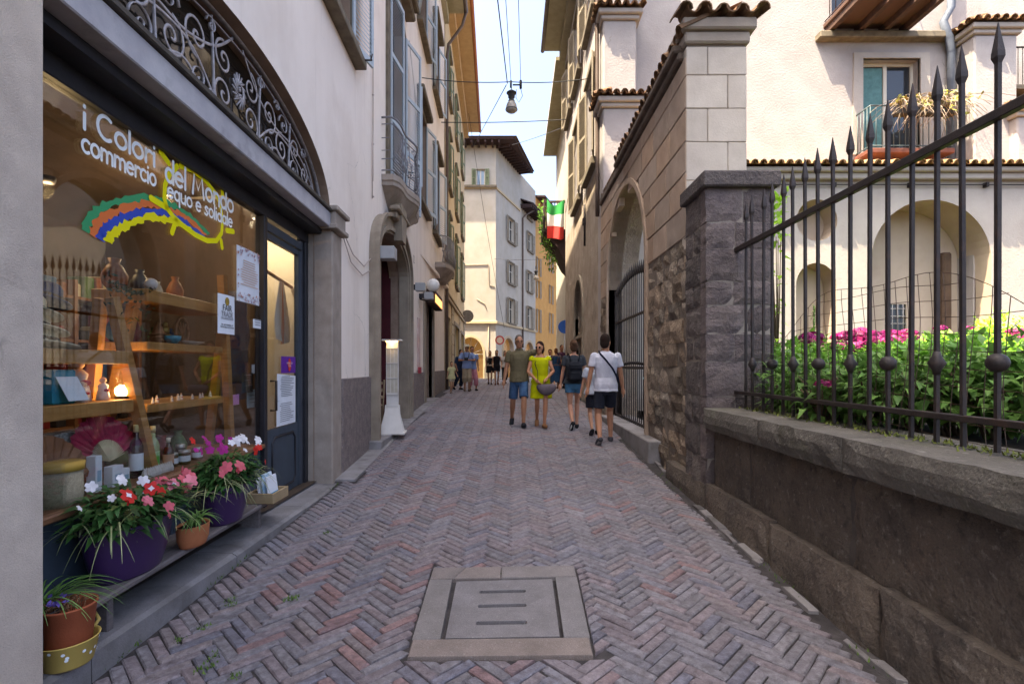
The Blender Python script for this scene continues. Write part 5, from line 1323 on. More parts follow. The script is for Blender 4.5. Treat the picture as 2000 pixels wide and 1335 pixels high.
m = MB(); m.add([LEFT.pt(c+.035*cos(a*pi/8), z1-.055+.035*sin(a*pi/8), -.281) for a in range(16)], [tuple(range(16))]); part(m, 'emblem', M('emblem_print', hexc('c9a23a'), hexc('2d2d2d'), 60, .7), t, False)
t, (u0, u1, z0, z1) = notice('purple_poster', 549, 577, 696, 728, 'small purple poster with red heart print on the glazed door', 'poster', M('purple_print', hexc('6a2a9a'), hexc('5b2288'), 5, .6), off=-.30)
m = MB(); c = (u0+u1)/2; zz = (z0+z1)/2; m.add([LEFT.pt(c+.05*cos(a*pi/7)*(1 if a % 2 else .7), zz+.075*sin(a*pi/7), -.288) for a in range(14)], [tuple(range(14))]); part(m, 'emblem', M('red_print', hexc('d23a3a'), None), t, False)
text_obj(t, 'VIVERE CON\nCURA', c, zz+.008, .03, -.286, M('pale_print', hexc('f0c8c0'), None))
notice('notice_sheet', 541, 577, 729, 780, 'white printed notice directly under the purple poster on the door', 'notice', off=-.30, lines=12, tilt=-.03)
notice('notice_sheet', 540, 577, 781, 828, 'lower white printed notice on the door above its dark panel', 'notice', off=-.30, lines=10)
notice('sticker', 494, 510, 624, 641, 'tiny pale opening hours sticker on the right edge of shop window', 'sticker', off=-.296, lines=3)
notice('orange_card', 503, 515, 768, 830, 'narrow orange card at the foot of the window beside the door', 'card', M('orange_card_print', hexc('d98a2a'), hexc('c97a22'), 6), off=-.40, lines=2)
notice('pink_note', 449, 467, 770, 790, 'small pink note hanging between the shelf posts', 'note', M('pink_paper', hexc('d78fc0'), None), off=-.42)
notice('dark_label', 472, 494, 728, 766, 'dark label with white print hanging from the rear shelf post', 'label', M('dark_card', hexc('3a352f'), None), off=-.40, lines=3)
notice('blue_flyer', 482, 506, 760, 795, 'pale blue flyer standing low in the right corner of window', 'flyer', M('paleblue_print', hexc('9fb4bd'), hexc('8fa6b0'), 8), off=-.44, lines=4)

# ================================================================ INSIDE THE SHOP
room = MB()
x0, x1, y0, y1, z0, z1 = -5.6, -2.46, 1.9, 7.05, .215, 3.9
room.add([(x0, y0, z0), (x1+.1, y0, z0), (x1+.1, y1, z0), (x0, y1, z0)], [(0, 1, 2, 3)], 1)
room.add([(x0, y0, z0), (x0, y1, z0), (x0, y1, z1), (x0, y0, z1)], [(0, 1, 2, 3)], 0)
room.add([(x0, y0, z0), (x1+.1, y0, z0), (x1+.1, y0, z1), (x0, y0, z1)], [(0, 1, 2, 3)], 0); room.add([(x0, y1, z0), (x1-.1, y1, z0), (x1-.1, y1, z1), (x0, y1, z1)], [(0, 1, 2, 3)], 0)
rings = []
for i in range(13):
    a = pi*i/12; rings.append([((x0+x1)/2-(x1-x0)/2*cos(a)*1.05, y, 3.2+.75*sin(a)) for y in (y0, y1)])
room.loft(rings, 0, False, True, False)
room = room.build('shop_interior', [M('shop_wall_paint', hexc('5c4a40'), hexc('4a3c34'), 2, .9), M('shop_floor', hexc('57483c'), hexc('463a30'), 4, .5)], None, False, kind='structure')
lob = MB(); slab(lob, LEFT, 6.50, 6.58, .22, 3.6, -1.05, -.40); lob.build('lobby_wall', M('lobby_paint', hexc('e0d4c4'), hexc('d2c6b4'), 3, .9), None, True, kind='structure')
wood = M('pine_wood', hexc('b8834e'), hexc('9c6a3a'), 3, .55, .1, 50, stretch=(1, 1, 14), stain=[(hexc('7d5230'), 7, .6, .75, .5, (1, 1, 6))])
wood_h = M('pine_board', hexc('bd8850'), hexc('a2713f'), 3, .55, .1, 50, stretch=(10, 1, 10), stain=[(hexc('7d5230'), 7, .6, .75, .5)])
def kidpt(u, z, o): return LEFT.pt(u, z, o)
def shelf_unit(label, posts, boards, depth0, depth1):
    t = thing('ladder_shelf', label, 'shelf', LEFT.pt(boards[0][0], .84, -.6), 'pine ladder shelves in the shop window')
    for (ua, za, oa), (ub, zb, ob) in posts:
        m = MB(); m.tube([LEFT.pt(ua, za, oa), LEFT.pt(ub, zb, ob)], .042, 4, sm=False, rot=pi/4); part(m, 'post', wood, t)
    for ua, ub, z, th in boards:
        m = MB(); slab(m, LEFT, ua, ub, z-th, z, depth1, depth0, 0, .005); part(m, 'shelf_board', wood_h, t)
    return t
shelf_unit('nearer pine ladder shelf with straw hats, cut off by the grey pilaster', [((3.34, 2.05, -.50), (3.62, .84, -.42)), ((3.40, 2.05, -.62), (3.56, .84, -.85)), ((2.3, 2.05, -.50), (2.2, .84, -.42))], [(2.25, 3.46, 1.38, .085), (2.25, 3.42, 1.70, .085)], -.44, -.86)
shelf_unit('farther pine ladder shelf with wooden ornaments, beside the glazed door', [((4.63, 2.42, -.47), (4.68, .84, -.42)), ((4.86, 2.25, -.56), (5.0, .84, -.80)), ((3.70, 2.1, -.60), (3.66, .84, -.85))], [(3.62, 4.66, 1.33, .06), (3.62, 4.66, 1.775, .06), (3.62, 4.66, 2.15, .09)], -.46, -.86)
def item(name, label, cat, loc, group=None): return thing(name, label, cat, loc, group)
def at(px, py, off): Y, z = sp(px, py, off); return Vector(LEFT.pt(Y, z, off))
# straw hats in a slanting pile
straw = M('straw', hexc('c9bfa6'), hexc('b8ad92'), 30, .9, .4, 160)
def hat(u, z, o, r, tilt, label, mat=straw, group='straw hats on the shelf'):
    t = item('straw_hat', label, 'hat', LEFT.pt(u, z, o), group); c = Vector(LEFT.pt(u, z, o))
    m = MB(); m.lathe([(r, .01), (r*.97, .018), (r*.62, .022), (r*.58, .05), (r*.53, .10), (r*.40, .125), (.001, .128)], (0, 0, 0), 24)
    q = Matrix.Rotation(tilt, 3, 'X'); m.v = [tuple(q @ Vector(v)+c) for v in m.v]; part(m, 'brim_and_crown', mat, t)
    m = MB(); m.lathe([(r*.60, .024), (r*.61, .03), (r*.585, .052), (r*.57, .05)], (0, 0, 0), 20); m.v = [tuple(q @ Vector(v)+c) for v in m.v]; part(m, 'ribbon', M('hat_ribbon', hexc('2f2a28'), None), t)
hat(2.86, 1.715, -.62, .24, -.12, 'lowest and widest cream straw hat of the pile on the shelf')
hat(2.82, 1.80, -.62, .215, -.2, 'second straw hat from the bottom of the pile')
hat(2.78, 1.89, -.60, .20, -.24, 'topmost cream straw hat of the slanting pile')
hat(3.02, 1.97, -.66, .13, -.3, 'small navy blue hat on top of the straw hat pile', M('navy_felt', hexc('27395c'), None, rough=.9))
# turquoise box with a price card, figurines, lamp
t = item('gift_box', 'turquoise gift box with slanted white price card on the nearer shelf', 'box', LEFT.pt(2.98, 1.38, -.55)); m = MB(); slab(m, LEFT, 2.90, 3.06, 1.381, 1.58, -.66, -.5, 0, .01); part(m, 'box_body', M('turquoise_card', hexc('1f90a8'), hexc('1b8198'), 5), t)
m = MB(); m.add([LEFT.pt(2.93, 1.40, -.44), LEFT.pt(3.08, 1.40, -.44), LEFT.pt(3.05, 1.54, -.49), LEFT.pt(2.90, 1.54, -.49)], [(0, 1, 2, 3)]); part(m, 'price_card', paper, t, False)
t = item('mint_tin', 'pale mint tin half hidden behind the grey pilaster on the shelf', 'tin', LEFT.pt(2.79, 1.38, -.6)); m = MB(); m.lathe([(.07, 0), (.075, .09), (.06, .12), (.001, .125)], LEFT.pt(2.79, 1.381, -.58), 16); part(m, 'tin', M('mint_enamel', hexc('9fd0c4'), None, rough=.4), t)
por = M('porcelain', hexc('d8cfc8'), hexc('c4b4aa'), 30, .4)
def figurine(u, z, o, h, label, mat=por, robe='9c2f3a'):
    t = item('figurine', label, 'figurine', LEFT.pt(u, z, o), 'small figurines on the shelf boards'); c = LEFT.pt(u, z, o)
    m = MB(); m.lathe([(h*.26, 0), (h*.24, h*.2), (h*.17, h*.5), (h*.2, h*.62), (h*.09, h*.74), (h*.06, h*.76)], c, 12); part(m, 'robe', mat, t)
    m = MB(); m.ball((c[0], c[1], z+h*.86), h*.13, 10); part(m, 'head', M('figure_skin', hexc('c9a58a'), None), t)
    m = MB(); m.ball((c[0]+h*.16, c[1], z+h*.42), h*.1, 8, 0, (1, 1.4, .8)); part(m, 'arms', M('figure_robe', hexc(robe), None), t)
figurine(3.12, 1.381, -.52, .13, 'short cream figurine beside the turquoise box'); figurine(3.19, 1.381, -.56, .12, 'red and white kneeling figurine in the middle of the group', robe='b3242f')
figurine(3.24, 1.381, -.64, .27, 'tallest white praying figurine on the nearer shelf'); figurine(3.33, 1.381, -.55, .15, 'pale pink figurine closest to the lit bulb')
lamp_c = at(238, 763, -.52)
t = item('bulb_lamp', 'small round lit lamp glowing warm on the nearer shelf', 'lamp', tuple(lamp_c-Vector((0, 0, .05))))
m = MB(); m.lathe([(.04, -.05), (.045, -.035), (.02, -.03)], tuple(lamp_c), 12); part(m, 'base', darkwood, t)
m = MB(); m.ball(tuple(lamp_c), .04, 16); part(m, 'bulb', M('bulb_glow', (1, .8, .5), None, emit=(1.0, .72, .36), estr=6), t)
pl_ = bpy.data.lights.new('bulb_light', 'POINT'); pl_.energy = 1.2; pl_.color = (1, .68, .36); pl_.shadow_soft_size = .045
lo = bpy.data.objects.new('bulb_light', pl_); COL.objects.link(lo); lo.location = (.03, 0, .13); lo.parent = t
for k, (px, py, off) in enumerate(((93, 353, -1.3), (330, 380, -1.9), (500, 425, -.75))):  # the last spot is added to brighten the wall behind the door
    c = at(px, py, off); t = item('ceiling_spot', ['small lit ceiling spot near the grey pilaster', 'lit ceiling spot deep inside the shop behind the rainbow', 'added ceiling spot brightening the pale wall behind the glazed door'][k], 'lamp', tuple(c), 'ceiling spots inside the shop')
    m = MB(); m.lathe([(.05, .03), (.05, 0), (.04, -.02)], tuple(c), 12); part(m, 'can', darkwood, t); m = MB(); m.lathe([(.001, -.019), (.036, -.02), (.036, -.012)], tuple(c), 12); part(m, 'lens', M('spot_glow', (1, .85, .6), None, emit=(1, .78, .48), estr=9), t)
    pl_ = bpy.data.lights.new('spot_light', 'POINT'); pl_.energy = 4.0 if k < 2 else 7; pl_.color = (1, .74, .46) if k < 2 else (1, .88, .72); pl_.shadow_soft_size = .05
    lo = bpy.data.objects.new('spot_light', pl_); COL.objects.link(lo); lo.location = (0, 0, -.08); lo.parent = t
# ornaments on the farther shelf
carved = M('carved_wood', hexc('8a5a36'), hexc('74492a'), 20, .6)
t = item('carved_ring', 'round carved tree-of-life ornament standing on the farther shelf', 'ornament', LEFT.pt(4.17, 1.775, -.55)); c = Vector(LEFT.pt(4.17, 1.885, -.55))
m = MB(); m.tube([c+Vector((0, .08*cos(a*pi/12), .105*sin(a*pi/12))) for a in range(25)], .011, 6)
for a in (-.5, -.2, .1, .45): m.tube([c+Vector((0, 0, -.10)), c+Vector((0, .02*a, -.02)), c+Vector((0, .13*a, .07))], .007, 5)
part(m, 'ring', carved, t)
t = item('wicker_cone', 'pointed wicker cone ornament left of the round carved ring', 'ornament', LEFT.pt(3.95, 1.775, -.6)); m = MB(); c = LEFT.pt(3.95, 1.775, -.6); m.lathe([(.06, 0), (.055, .05), (.03, .12), (.004, .17)], c, 12); m.tube([(c[0]+.06*cos(a), c[1]+.06*sin(a), c[2]+.002*k) for k, a in enumerate([i*.5 for i in range(40)])], .006, 4); part(m, 'cone', carved, t)
t = item('seated_idol', 'small seated golden figure between cone and carved ring', 'figurine', LEFT.pt(4.06, 1.775, -.62)); c = LEFT.pt(4.06, 1.775, -.62); m = MB(); m.ball((c[0], c[1], c[2]+.05), .05, 10, 0, (1, 1.2, 1)); m.ball((c[0], c[1], c[2]+.11), .036, 10); m.ball((c[0], c[1], c[2]+.155), .024, 8); part(m, 'idol_body', M('old_gold', hexc('8a6a32'), None, rough=.4, metal=.5), t)
t = item('white_dish', 'shallow white oval dish on the farther shelf', 'dish', LEFT.pt(4.28, 1.775, -.52)); m = MB(); m.lathe([(.05, 0), (.13, .025), (.135, .03), (.12, .028), (.001, .01)], LEFT.pt(4.28, 1.776, -.54), 20, sx=.6); part(m, 'dish', por, t)
t = item('blue_bowl', 'small turquoise patterned bowl at the front of the farther shelf', 'bowl', LEFT.pt(4.0, 1.775, -.5)); m = MB(); m.lathe([(.03, 0), (.055, .03), (.06, .06), (.05, .058), (.001, .01)], LEFT.pt(3.97, 1.776, -.5), 16); part(m, 'bowl', M('turquoise_glaze', hexc('3f8fa0'), hexc('25566a'), 30, .3), t)
t = item('white_ball', 'white ball ornament on the top board of the farther shelf', 'ornament', LEFT.pt(3.76, 2.15, -.55)); m = MB(); m.ball(LEFT.pt(3.72, 2.195, -.5), .045, 14); part(m, 'ball', por, t)
t = item('leaf_garland', 'dark leafy garland trailing over the top shelf board', 'garland', LEFT.pt(3.55, 2.1, -.5)); m = MB()
for k in range(120):
    s = random.random(); p = Vector(LEFT.pt(3.3+.45*s, 2.20-.35*s*(1-s)-(.3*random.random()**3), -.5+jit(.04))); a = Vector((jit(1), jit(1), jit(1))).normalized()*.025; b = Vector((jit(1), jit(1), jit(1))).normalized()*.012; m.add([p-a, p+b, p+a, p-b], [(0, 1, 2, 3)])
part(m, 'leaves', M('garland_leaf', hexc('2f3b2c'), hexc('46523a'), 20), t, False, kind='stuff')
for k in range(9):
    u = 3.72+.1*k; figurine(u, 1.331, -.5+jit(.03), random.choice((.045, .055, .07)), ['tiny white', 'tiny red', 'tiny grey', 'tiny pale', 'tiny white', 'tiny blue', 'tiny cream', 'tiny red', 'tiny grey'][k]+' figurine, number '+['one', 'two', 'three', 'four', 'five', 'six', 'seven', 'eight', 'nine'][k]+' from the left on the lowest farther board', robe=('b8b0a8', 'b3242f', '7d7d80')[k % 3])
# fans, bottles, jars and boxes on the window board
def fan(c, r, a0, a1, n, mat, label, lean=.25, group=None, stick=None):
    t = item('hand_fan', label, 'fan', tuple(c), 'open folding fans in the shop window'); d = Vector(LEFT.pt(1, 0, 0))-Vector(LEFT.pt(0, 0, 0)); nrm = Vector((1, .033, 0)).normalized()
    m = MB(); ri = r*.45
    pts = []
    for i in range(n+1):
        a = a0+(a1-a0)*i/n; o = nrm*(.008 if i % 2 else -.008)
        dirv = (d*cos(a)+Vector((0, 0, 1))*sin(a)-nrm*lean*sin(a)).normalized()
        pts.append((c+dirv*ri+o, c+dirv*r*(1+jit(.012))+o))
    m.add([p for q in pts for p in q], [(2*i, 2*i+1, 2*i+3, 2*i+2) for i in range(n)]); part(m, 'leaf', mat, t, False)
    m = MB()
    for i in range(0, n+1, 1):
        a = a0+(a1-a0)*i/n; dirv = (d*cos(a)+Vector((0, 0, 1))*sin(a)-nrm*lean*sin(a)).normalized(); m.tube([c+nrm*.006, c+dirv*ri*1.05+nrm*.006], .006, 4, flat=(1, .4))
    part(m, 'sticks', stick or M('fan_sticks', hexc('cdbd98'), None), t, kind='stuff')
fan(at(213, 900, -.48), .30, radians(12), radians(165), 26, M('red_lace', hexc('b31f4a'), hexc('8a1838'), 40, .8, .3, 160), 'open raspberry red lace fan standing behind the bottles')
fan(at(98, 965, -.42), .33, radians(8), radians(112), 18, M('brown_fan_wood', hexc('8a5530'), hexc('6f4224'), 10, .6), 'open brown wooden fan next to the grey pilaster', stick=carved)
fan(at(150, 925, -.52), .26, radians(20), radians(120), 16, M('black_white_print', hexc('2a2a2a'), hexc('c9c4bc'), 60, .8), 'black and white patterned fan between brown and red ones')
def bottle(px, py, h, r, gm, cap, lab, label):
    c = at(px, py, -.46); c.z = .841; t = item('bottle', label, 'bottle', tuple(c), 'bottles on the window board')
    m = MB(); m.lathe([(r*.96, 0), (r, .01), (r, h*.58), (r*.75, h*.68), (r*.36, h*.76), (r*.34, h*.9)], tuple(c), 16); part(m, 'glass_body', gm, t)
    m = MB(); m.lathe([(r*.4, h*.86), (r*.42, h), (.001, h*1.005)], tuple(c), 12); part(m, 'cap', cap, t)
    m = MB(); m.lathe([(r*1.02, h*.14), (r*1.02, h*.46)], tuple(c), 16, caps=False); part(m, 'label', lab, t)
capm = M('gold_cap', hexc('c9b37a'), None, rough=.4)
bottle(266, 880, .36, .042, M('dark_red_bottle', hexc('2a0f14'), None, rough=.08, spec=.6), capm, paper, 'dark red syrup bottle with white label beside the red fan')
bottle(299, 875, .33, .040, M('pale_green_bottle', hexc('8a9a6a'), None, rough=.08, spec=.6), capm, M('green_label', hexc('5aa83a'), hexc('dfe8d8'), 12), 'clear bottle with bright green label right of the dark one')
bottle(329, 872, .22, .036, M('brown_bottle', hexc('3a2418'), None, rough=.1, spec=.6), M('cream_cap', hexc('d8c9a8'), None), M('pink_label', hexc('c99a80'), None), 'short brown bottle with cream cap near the jars')
def jar(px, py, h, r, label, col='6a4a32'):
    c = at(px, py, -.44+jit(.04)); c.z = .841; t = item('jar', label, 'jar', tuple(c), 'preserve jars on the window board')
    m = MB(); m.lathe([(r*.95, 0), (r, .01), (r, h*.75), (r*.9, h*.82)], tuple(c), 16); part(m, 'glass_body', M('jar_content', hexc(col), None, rough=.15), t)
    m = MB(); m.lathe([(r*.98, h*.8), (r, h*.83), (r, h*.98), (.001, h)], tuple(c), 16); part(m, 'lid', M('jar_lid', hexc('b9b4ac'), None, rough=.3, metal=.6), t)
    m = MB(); m.lathe([(r*1.02, h*.2), (r*1.02, h*.6)], tuple(c), 16, caps=False); part(m, 'label', paper, t)
jar(335, 888, .10, .045, 'preserve jar with white label at the left of the jar group'); jar(360, 885, .11, .042, 'brown preserve jar in the middle of the jar group', '5a3a24'); jar(385, 876, .10, .04, 'small jar farthest right, behind the pink flowers', '7a5a40'); jar(352, 868, .15, .034, 'tall narrow jar behind the others', '4a3a32')
for k, (px, py, s, lab) in enumerate(((184, 925, (.05, .22), 'tall white perfume carton with pale blue print beside the red fan'), (222, 922, (.09, .13), 'small white carton in front of the red fan'), (238, 915, (.06, .10), 'little white carton at the right end of the carton row'))):
    c = at(px, py, -.42); t = item('carton', lab, 'carton', (c.x, c.y, .841), 'small cartons on the window board'); m = MB(); m.box((c.x-.03, c.y-s[0]/2, .841), (c.x+.03, c.y+s[0]/2, .841+s[1]), 0, (1, 1, 1), None, .003); part(m, 'carton_body', paper, t)
    m = MB(); m.add([(c.x+.031, c.y-s[0]*.3, .841+s[1]*.3), (c.x+.031, c.y+s[0]*.3, .841+s[1]*.3), (c.x+.031, c.y+s[0]*.3, .841+s[1]*.6), (c.x+.031, c.y-s[0]*.3, .841+s[1]*.6)], [(0, 1, 2, 3)]); part(m, 'print', M('pale_blue_ink', hexc('8fb0c4'), None), t, False)
t = item('crystal_cluster', 'row of small white soapstone pieces in front of the bottles', 'ornament', LEFT.pt(3.6, .841, -.4)); m = MB()
for k in range(14): c = at(282+4*k, 890-1.2*k, -.36-.02*random.random()); m.lathe([(.018, 0), (.02, .02), (.012, .05), (.002, .07)], (c.x, c.y, .841), 6, sm=False)
part(m, 'soapstone_pieces', por, t, kind='stuff')
t = item('woven_basket', 'tall woven basket with yellow lid at the left end of window', 'basket', LEFT.pt(2.62, .6, -.34)); c = Vector(LEFT.pt(2.66, .60, -.36)); c = at(112, 985, -.40)
m = MB(); m.lathe([(.10, .80-.841), (.115, .84-.841+.02), (.11, .17)], (c.x, c.y, .86), 18); part(m, 'basket_body', M('woven_cane', hexc('a89a80'), hexc('8d8068'), 60, .9, .6, 200), t)
m = MB(); m.lathe([(.118, .17), (.12, .215), (.001, .22)], (c.x, c.y, .86), 18); part(m, 'lid', M('yellow_lid', hexc('b9903f'), None, rough=.6), t)
# textiles hanging behind the door
def drape(name, label, pts, w0, w1, mat, cat):
    t = item(name, label, cat, pts[0]); return t
t = item('striped_bag', 'cream cloth shoulder bag with orange stripes hanging inside the door', 'bag', LEFT.pt(5.9, 1.9, -.9))
def bagp(f, g):   # outline of the hanging bag on a plane behind the door
    w = .12+.28*min(1, g*1.6)*(1 if g < .8 else (1-(g-.8)*1.5)); return LEFT.pt(6.14+(f-.5)*w, 2.62-.70*g-.06*sin(pi*f)*g, -.56+.05*sin(f*9)*g)
for k, (a, b) in enumerate(((0, .22), (.22, .30), (.30, .62), (.62, .70), (.70, 1))):
    m = MB(); N = 6; R = [[bagp(a+(b-a)*i/3, g/N) for i in range(4)] for g in range(N+1)]; m.loft(R, 0, False, True, False); part(m, 'stripe' if k % 2 else 'panel', M('orange_stripe', hexc('c9743a'), None) if k % 2 else M('cream_cloth', hexc('d3c6b4'), hexc('c4b6a4'), 8, .9, .2, 60), t, False)
t = item('hanging_rail', 'wooden rail across the shop carrying cloth bags behind the door', 'rail', LEFT.pt(5.9, 2.7, -.9)); m = MB(); m.tube([LEFT.pt(5.3, 2.70, -.55), LEFT.pt(6.49, 2.60, -.58)], .02, 6); part(m, 'rail', carved, t)
t = item('hanging_dress', 'dark patterned garment hanging left of the door inside the shop', 'garment', LEFT.pt(5.5, 1.6, -.8)); R = []
for g in range(9):
    z = 2.42-.125*g; w = .05+.14*min(1, g/3)+.02*sin(g*2); R.append([LEFT.pt(5.62+w*cos(a*pi/6), z, -.85+.10*sin(a*pi/6)*(1+.3*sin(a*2.1+g))) for a in range(12)])
m = MB(); m.loft(R, 0, True, True); part(m, 'cloth', M('dark_pattern_cloth', hexc('3a1f2c'), hexc('24304a'), 22, .9, .2, 50), t)
m = MB(); m.add([LEFT.pt(5.72, 1.62, -.72), LEFT.pt(5.80, 1.62, -.72), LEFT.pt(5.80, 1.52, -.72), LEFT.pt(5.72, 1.52, -.72)], [(0, 1, 2, 3)]); part(m, 'price_tag', paper, t, False)

# more stock on the boards: small vases, boxes and baskets
vase_mats = [M('stock_'+n, hexc(c), hexc(d), 25, .5) for n, c, d in (('clay', 'a0603c', '7d4a30'), ('blue', '3a5f86', '27466a'), ('cream', 'cbbd9f', 'b3a587'), ('green', '5f7a4a', '48603a'), ('black', '2c2826', '3d3733'), ('red', '8f2f2a', '6f2420'))]
shapes = ['round clay', 'slim blue', 'cream bellied', 'green glazed', 'black necked', 'dark red']
for k in range(16):
    row = k % 4; u = [3.70, 3.66, 2.35, 3.72][row]+.22*(k//4)+(0.02 if row == 1 else 0); z = [2.151, 1.776, 1.381, .842][row]; o = -.74+jit(.03)
    c = Vector(LEFT.pt(u, z, o)); s = k % 6; h = random.uniform(.12, .24); r = h*random.uniform(.28, .42)
    t = item('vase', shapes[s]+' vase at the back of the '+['top farther', 'middle farther', 'lower nearer', 'lowest window'][row]+' board, '+['first', 'second', 'third', 'fourth'][k//4]+' from the left', 'vase', tuple(c), 'vases at the back of the boards')
    m = MB(); m.lathe([(r*.5, 0), (r*.9, h*.2), (r, h*.45), (r*.6, h*.75), (r*.35, h*.85), (r*.5, h), (r*.4, h*.98)], tuple(c), 14); part(m, 'vase_body', vase_mats[s], t)
cab_ = thing('back_cabinet', 'tall dark shelf cabinet full of goods along the back of the shop', 'cabinet', LEFT.pt(4.3, .22, -2.4))
m = MB(); slab(m, LEFT, 2.3, 6.3, .22, 2.5, -2.75, -2.7)
for u in (2.3, 3.3, 4.3, 5.3, 6.26): slab(m, LEFT, u, u+.04, .22, 2.5, -2.7, -2.35)
part(m, 'cabinet_frame', carved, cab_)
for z in (.5, .95, 1.4, 1.85, 2.3): m = MB(); slab(m, LEFT, 2.34, 6.26, z, z+.03, -2.7, -2.36); part(m, 'cabinet_board', carved, cab_)
m = [MB() for _ in range(6)]
for z in (.53, .98, 1.43, 1.88, 2.33):
    u = 2.4
    while u < 6.2: w = random.uniform(.06, .18); h = random.uniform(.10, .34); q = m[random.randrange(6)]; slab(q, LEFT, u, u+w, z+.001, z+h, -2.62, -2.42, 0, .01); u += w+random.uniform(.02, .1)
for k, q in enumerate(m): part(q, 'goods', vase_mats[k], cab_, kind='stuff')
# ================================================================ FENCE AND GARDEN
fence = thing('iron_fence', 'dark iron fence of spear-topped bars with balls and knots, on the low garden wall', 'fence', (2.30, 3.0, 1.18))
FX = 2.30; sp_ = .1745
def fence_bar(kind):
    m = MB(); z0, z1 = 1.19, 3.06
    m.tube([(0, 0, z0), (0, 0, z1)], .0138, 4, sm=False, rot=pi/4)
    return m
bmesh0 = fence_bar(0).mesh('bar', iron_dark)
m = MB(); m.tube([(0, 0, 3.03), (0, 0, 3.065), (0, 0, 3.09)], [.012, .026, .025], 4, sm=False, rot=pi/4); m.tube([(0, 0, 3.088), (0, 0, 3.23)], [.025, .002], 4, sm=False, rot=pi/4); spear = m.mesh('spearhead', iron_dark)
m = MB(); m.ball((0, 0, 1.617), .046, 16); ballm = m.mesh('ball', iron_dark)
m = MB(); m.lathe([(.016, 1.555), (.022, 1.58), (.043, 1.617), (.022, 1.655), (.016, 1.68)], (0, 0, 0), 12); knot = m.mesh('knot', iron_dark)
Y0 = 2.43
for i in range(-12, 16):
    y = Y0+i*sp_
    if y > 5.12: break
    o = obj('bar', bmesh0, fence, (jit(.004), y-3.0, -1.18)); o.rotation_euler = (0, jit(.006), jit(.05))
    obj('spearhead', spear, o, (0, 0, 0), None, (1, 1, 1))
    if i % 2 == 0: obj('ball' if i % 4 == 0 else 'knot', ballm if i % 4 == 0 else knot, o)
for z, h in ((1.335, .017), (2.785, .024)):
    m = MB(); m.box((FX-.03, .3, z-h), (FX+.012, 5.24, z+h), 0, (1, 1, 1), None, .004); part(m, 'rail', iron_dark, fence)
# wire netting behind the bars
net = thing('wire_netting', 'loose rusty wire netting behind the iron fence', 'netting', (2.42, 3.2, 1.2))
wire = M('rusty_wire', hexc('4a3a30'), hexc('5f4a3c'), 20, .7)
m = MB(); cols = {}
def wav(u, z): return Vector((2.43+.035*sin(u*3+z*2)+.05*max(0, z-2.0)*sin(u*5), u+.018*sin(z*6+u*2.3)*(1+max(0, z-1.8)*2)+.05*max(0, z-1.9)*sin(7*u), z+.03*sin(u*2.1)+.03*sin(u*6.3)*max(0, z-1.7)))
def top(u): return 2.02+.16*sin(u*2.2+.4)+.07*sin(u*5.1)
i = 0; u = 1.9
while u < 7.4:
    t = top(u); m.tube([wav(u, z) for z in np.linspace(1.15, t, 12)], .0024, 3); u += .098
for k in range(11):
    z = 1.22+.095*k; seg = []
    for u in np.arange(1.9, 7.4, .12):
        if z < top(u)+.02: seg.append(wav(u, z))
        else:
            if len(seg) > 2: m.tube(seg, .0022, 3)
            seg = []
    if len(seg) > 2: m.tube(seg, .0022, 3)
m.tube([wav(u, top(u)) for u in np.arange(1.9, 7.4, .1)], .0024, 3)
part(m, 'wires', wire, net, False, kind='stuff')
# garden soil and plants
m = MB(); gx = [2.36, 3.2, 4.5, 6, 8, 11, 15.4]; gy = [-4, 0, 2, 4, 6, 8, 10, 12.4]
m.add([(x, y, 1.12+(.12*min(1, (x-2.36)/3))+.0*y) for y in gy for x in gx], [(j*7+i, j*7+i+1, (j+1)*7+i+1, (j+1)*7+i) for j in range(7) for i in range(6) if not (gx[i] < 2.9 and gy[j] >= 5.9)], 0, True)
m.box((2.36, -4, -.3), (2.4, 5.2, 1.10))
m.build('garden_ground', soil, kind='structure')
leafm = {}
def leaf_mat(name, c1, c2, tr=.25):
    m = M(name, hexc(c1), hexc(c2), 3.0, .5, spec=.35, tone=True); 
    t = m.node_tree; b = t.nodes['Principled BSDF']
    tl = t.nodes.new('ShaderNodeBsdfTranslucent'); mx = t.nodes.new('ShaderNodeMixShader'); mx.inputs[0].default_value = tr
    tl.inputs[0].default_value = (*[min(1, v*1.6) for v in hexc(c2)], 1)
    t.links.new(b.outputs[0], mx.inputs[1]); t.links.new(tl.outputs[0], mx.inputs[2]); t.links.new(mx.outputs[0], t.nodes['Material Output'].inputs[0]); return m
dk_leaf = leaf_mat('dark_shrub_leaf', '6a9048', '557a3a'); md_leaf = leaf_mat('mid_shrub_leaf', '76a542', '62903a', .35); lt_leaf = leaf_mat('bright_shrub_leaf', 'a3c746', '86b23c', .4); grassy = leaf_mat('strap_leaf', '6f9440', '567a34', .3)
def leaf(m, p, d, up, L, Wd, tone=(1, 1, 1), fold=.25, droop=.35):
    """one leaf of six points: folded along its rib and drooping at the tip"""
    d = d.normalized(); s = d.cross(up); s = s.normalized() if s.length > 1e-4 else d.orthogonal().normalized(); n = s.cross(d)
    a = p; b = p+d*L*.45+n*L*.06; c = p+d*L-n*L*droop
    l = p+d*L*.4+s*Wd*.5-n*fold*Wd*.0+n*fold*Wd; r = p+d*L*.4-s*Wd*.5+n*fold*Wd
    m.add([a, l, c, r, b], [(0, 4, 1), (1, 4, 2), (2, 4, 3), (3, 4, 0)], 0, True, tone)
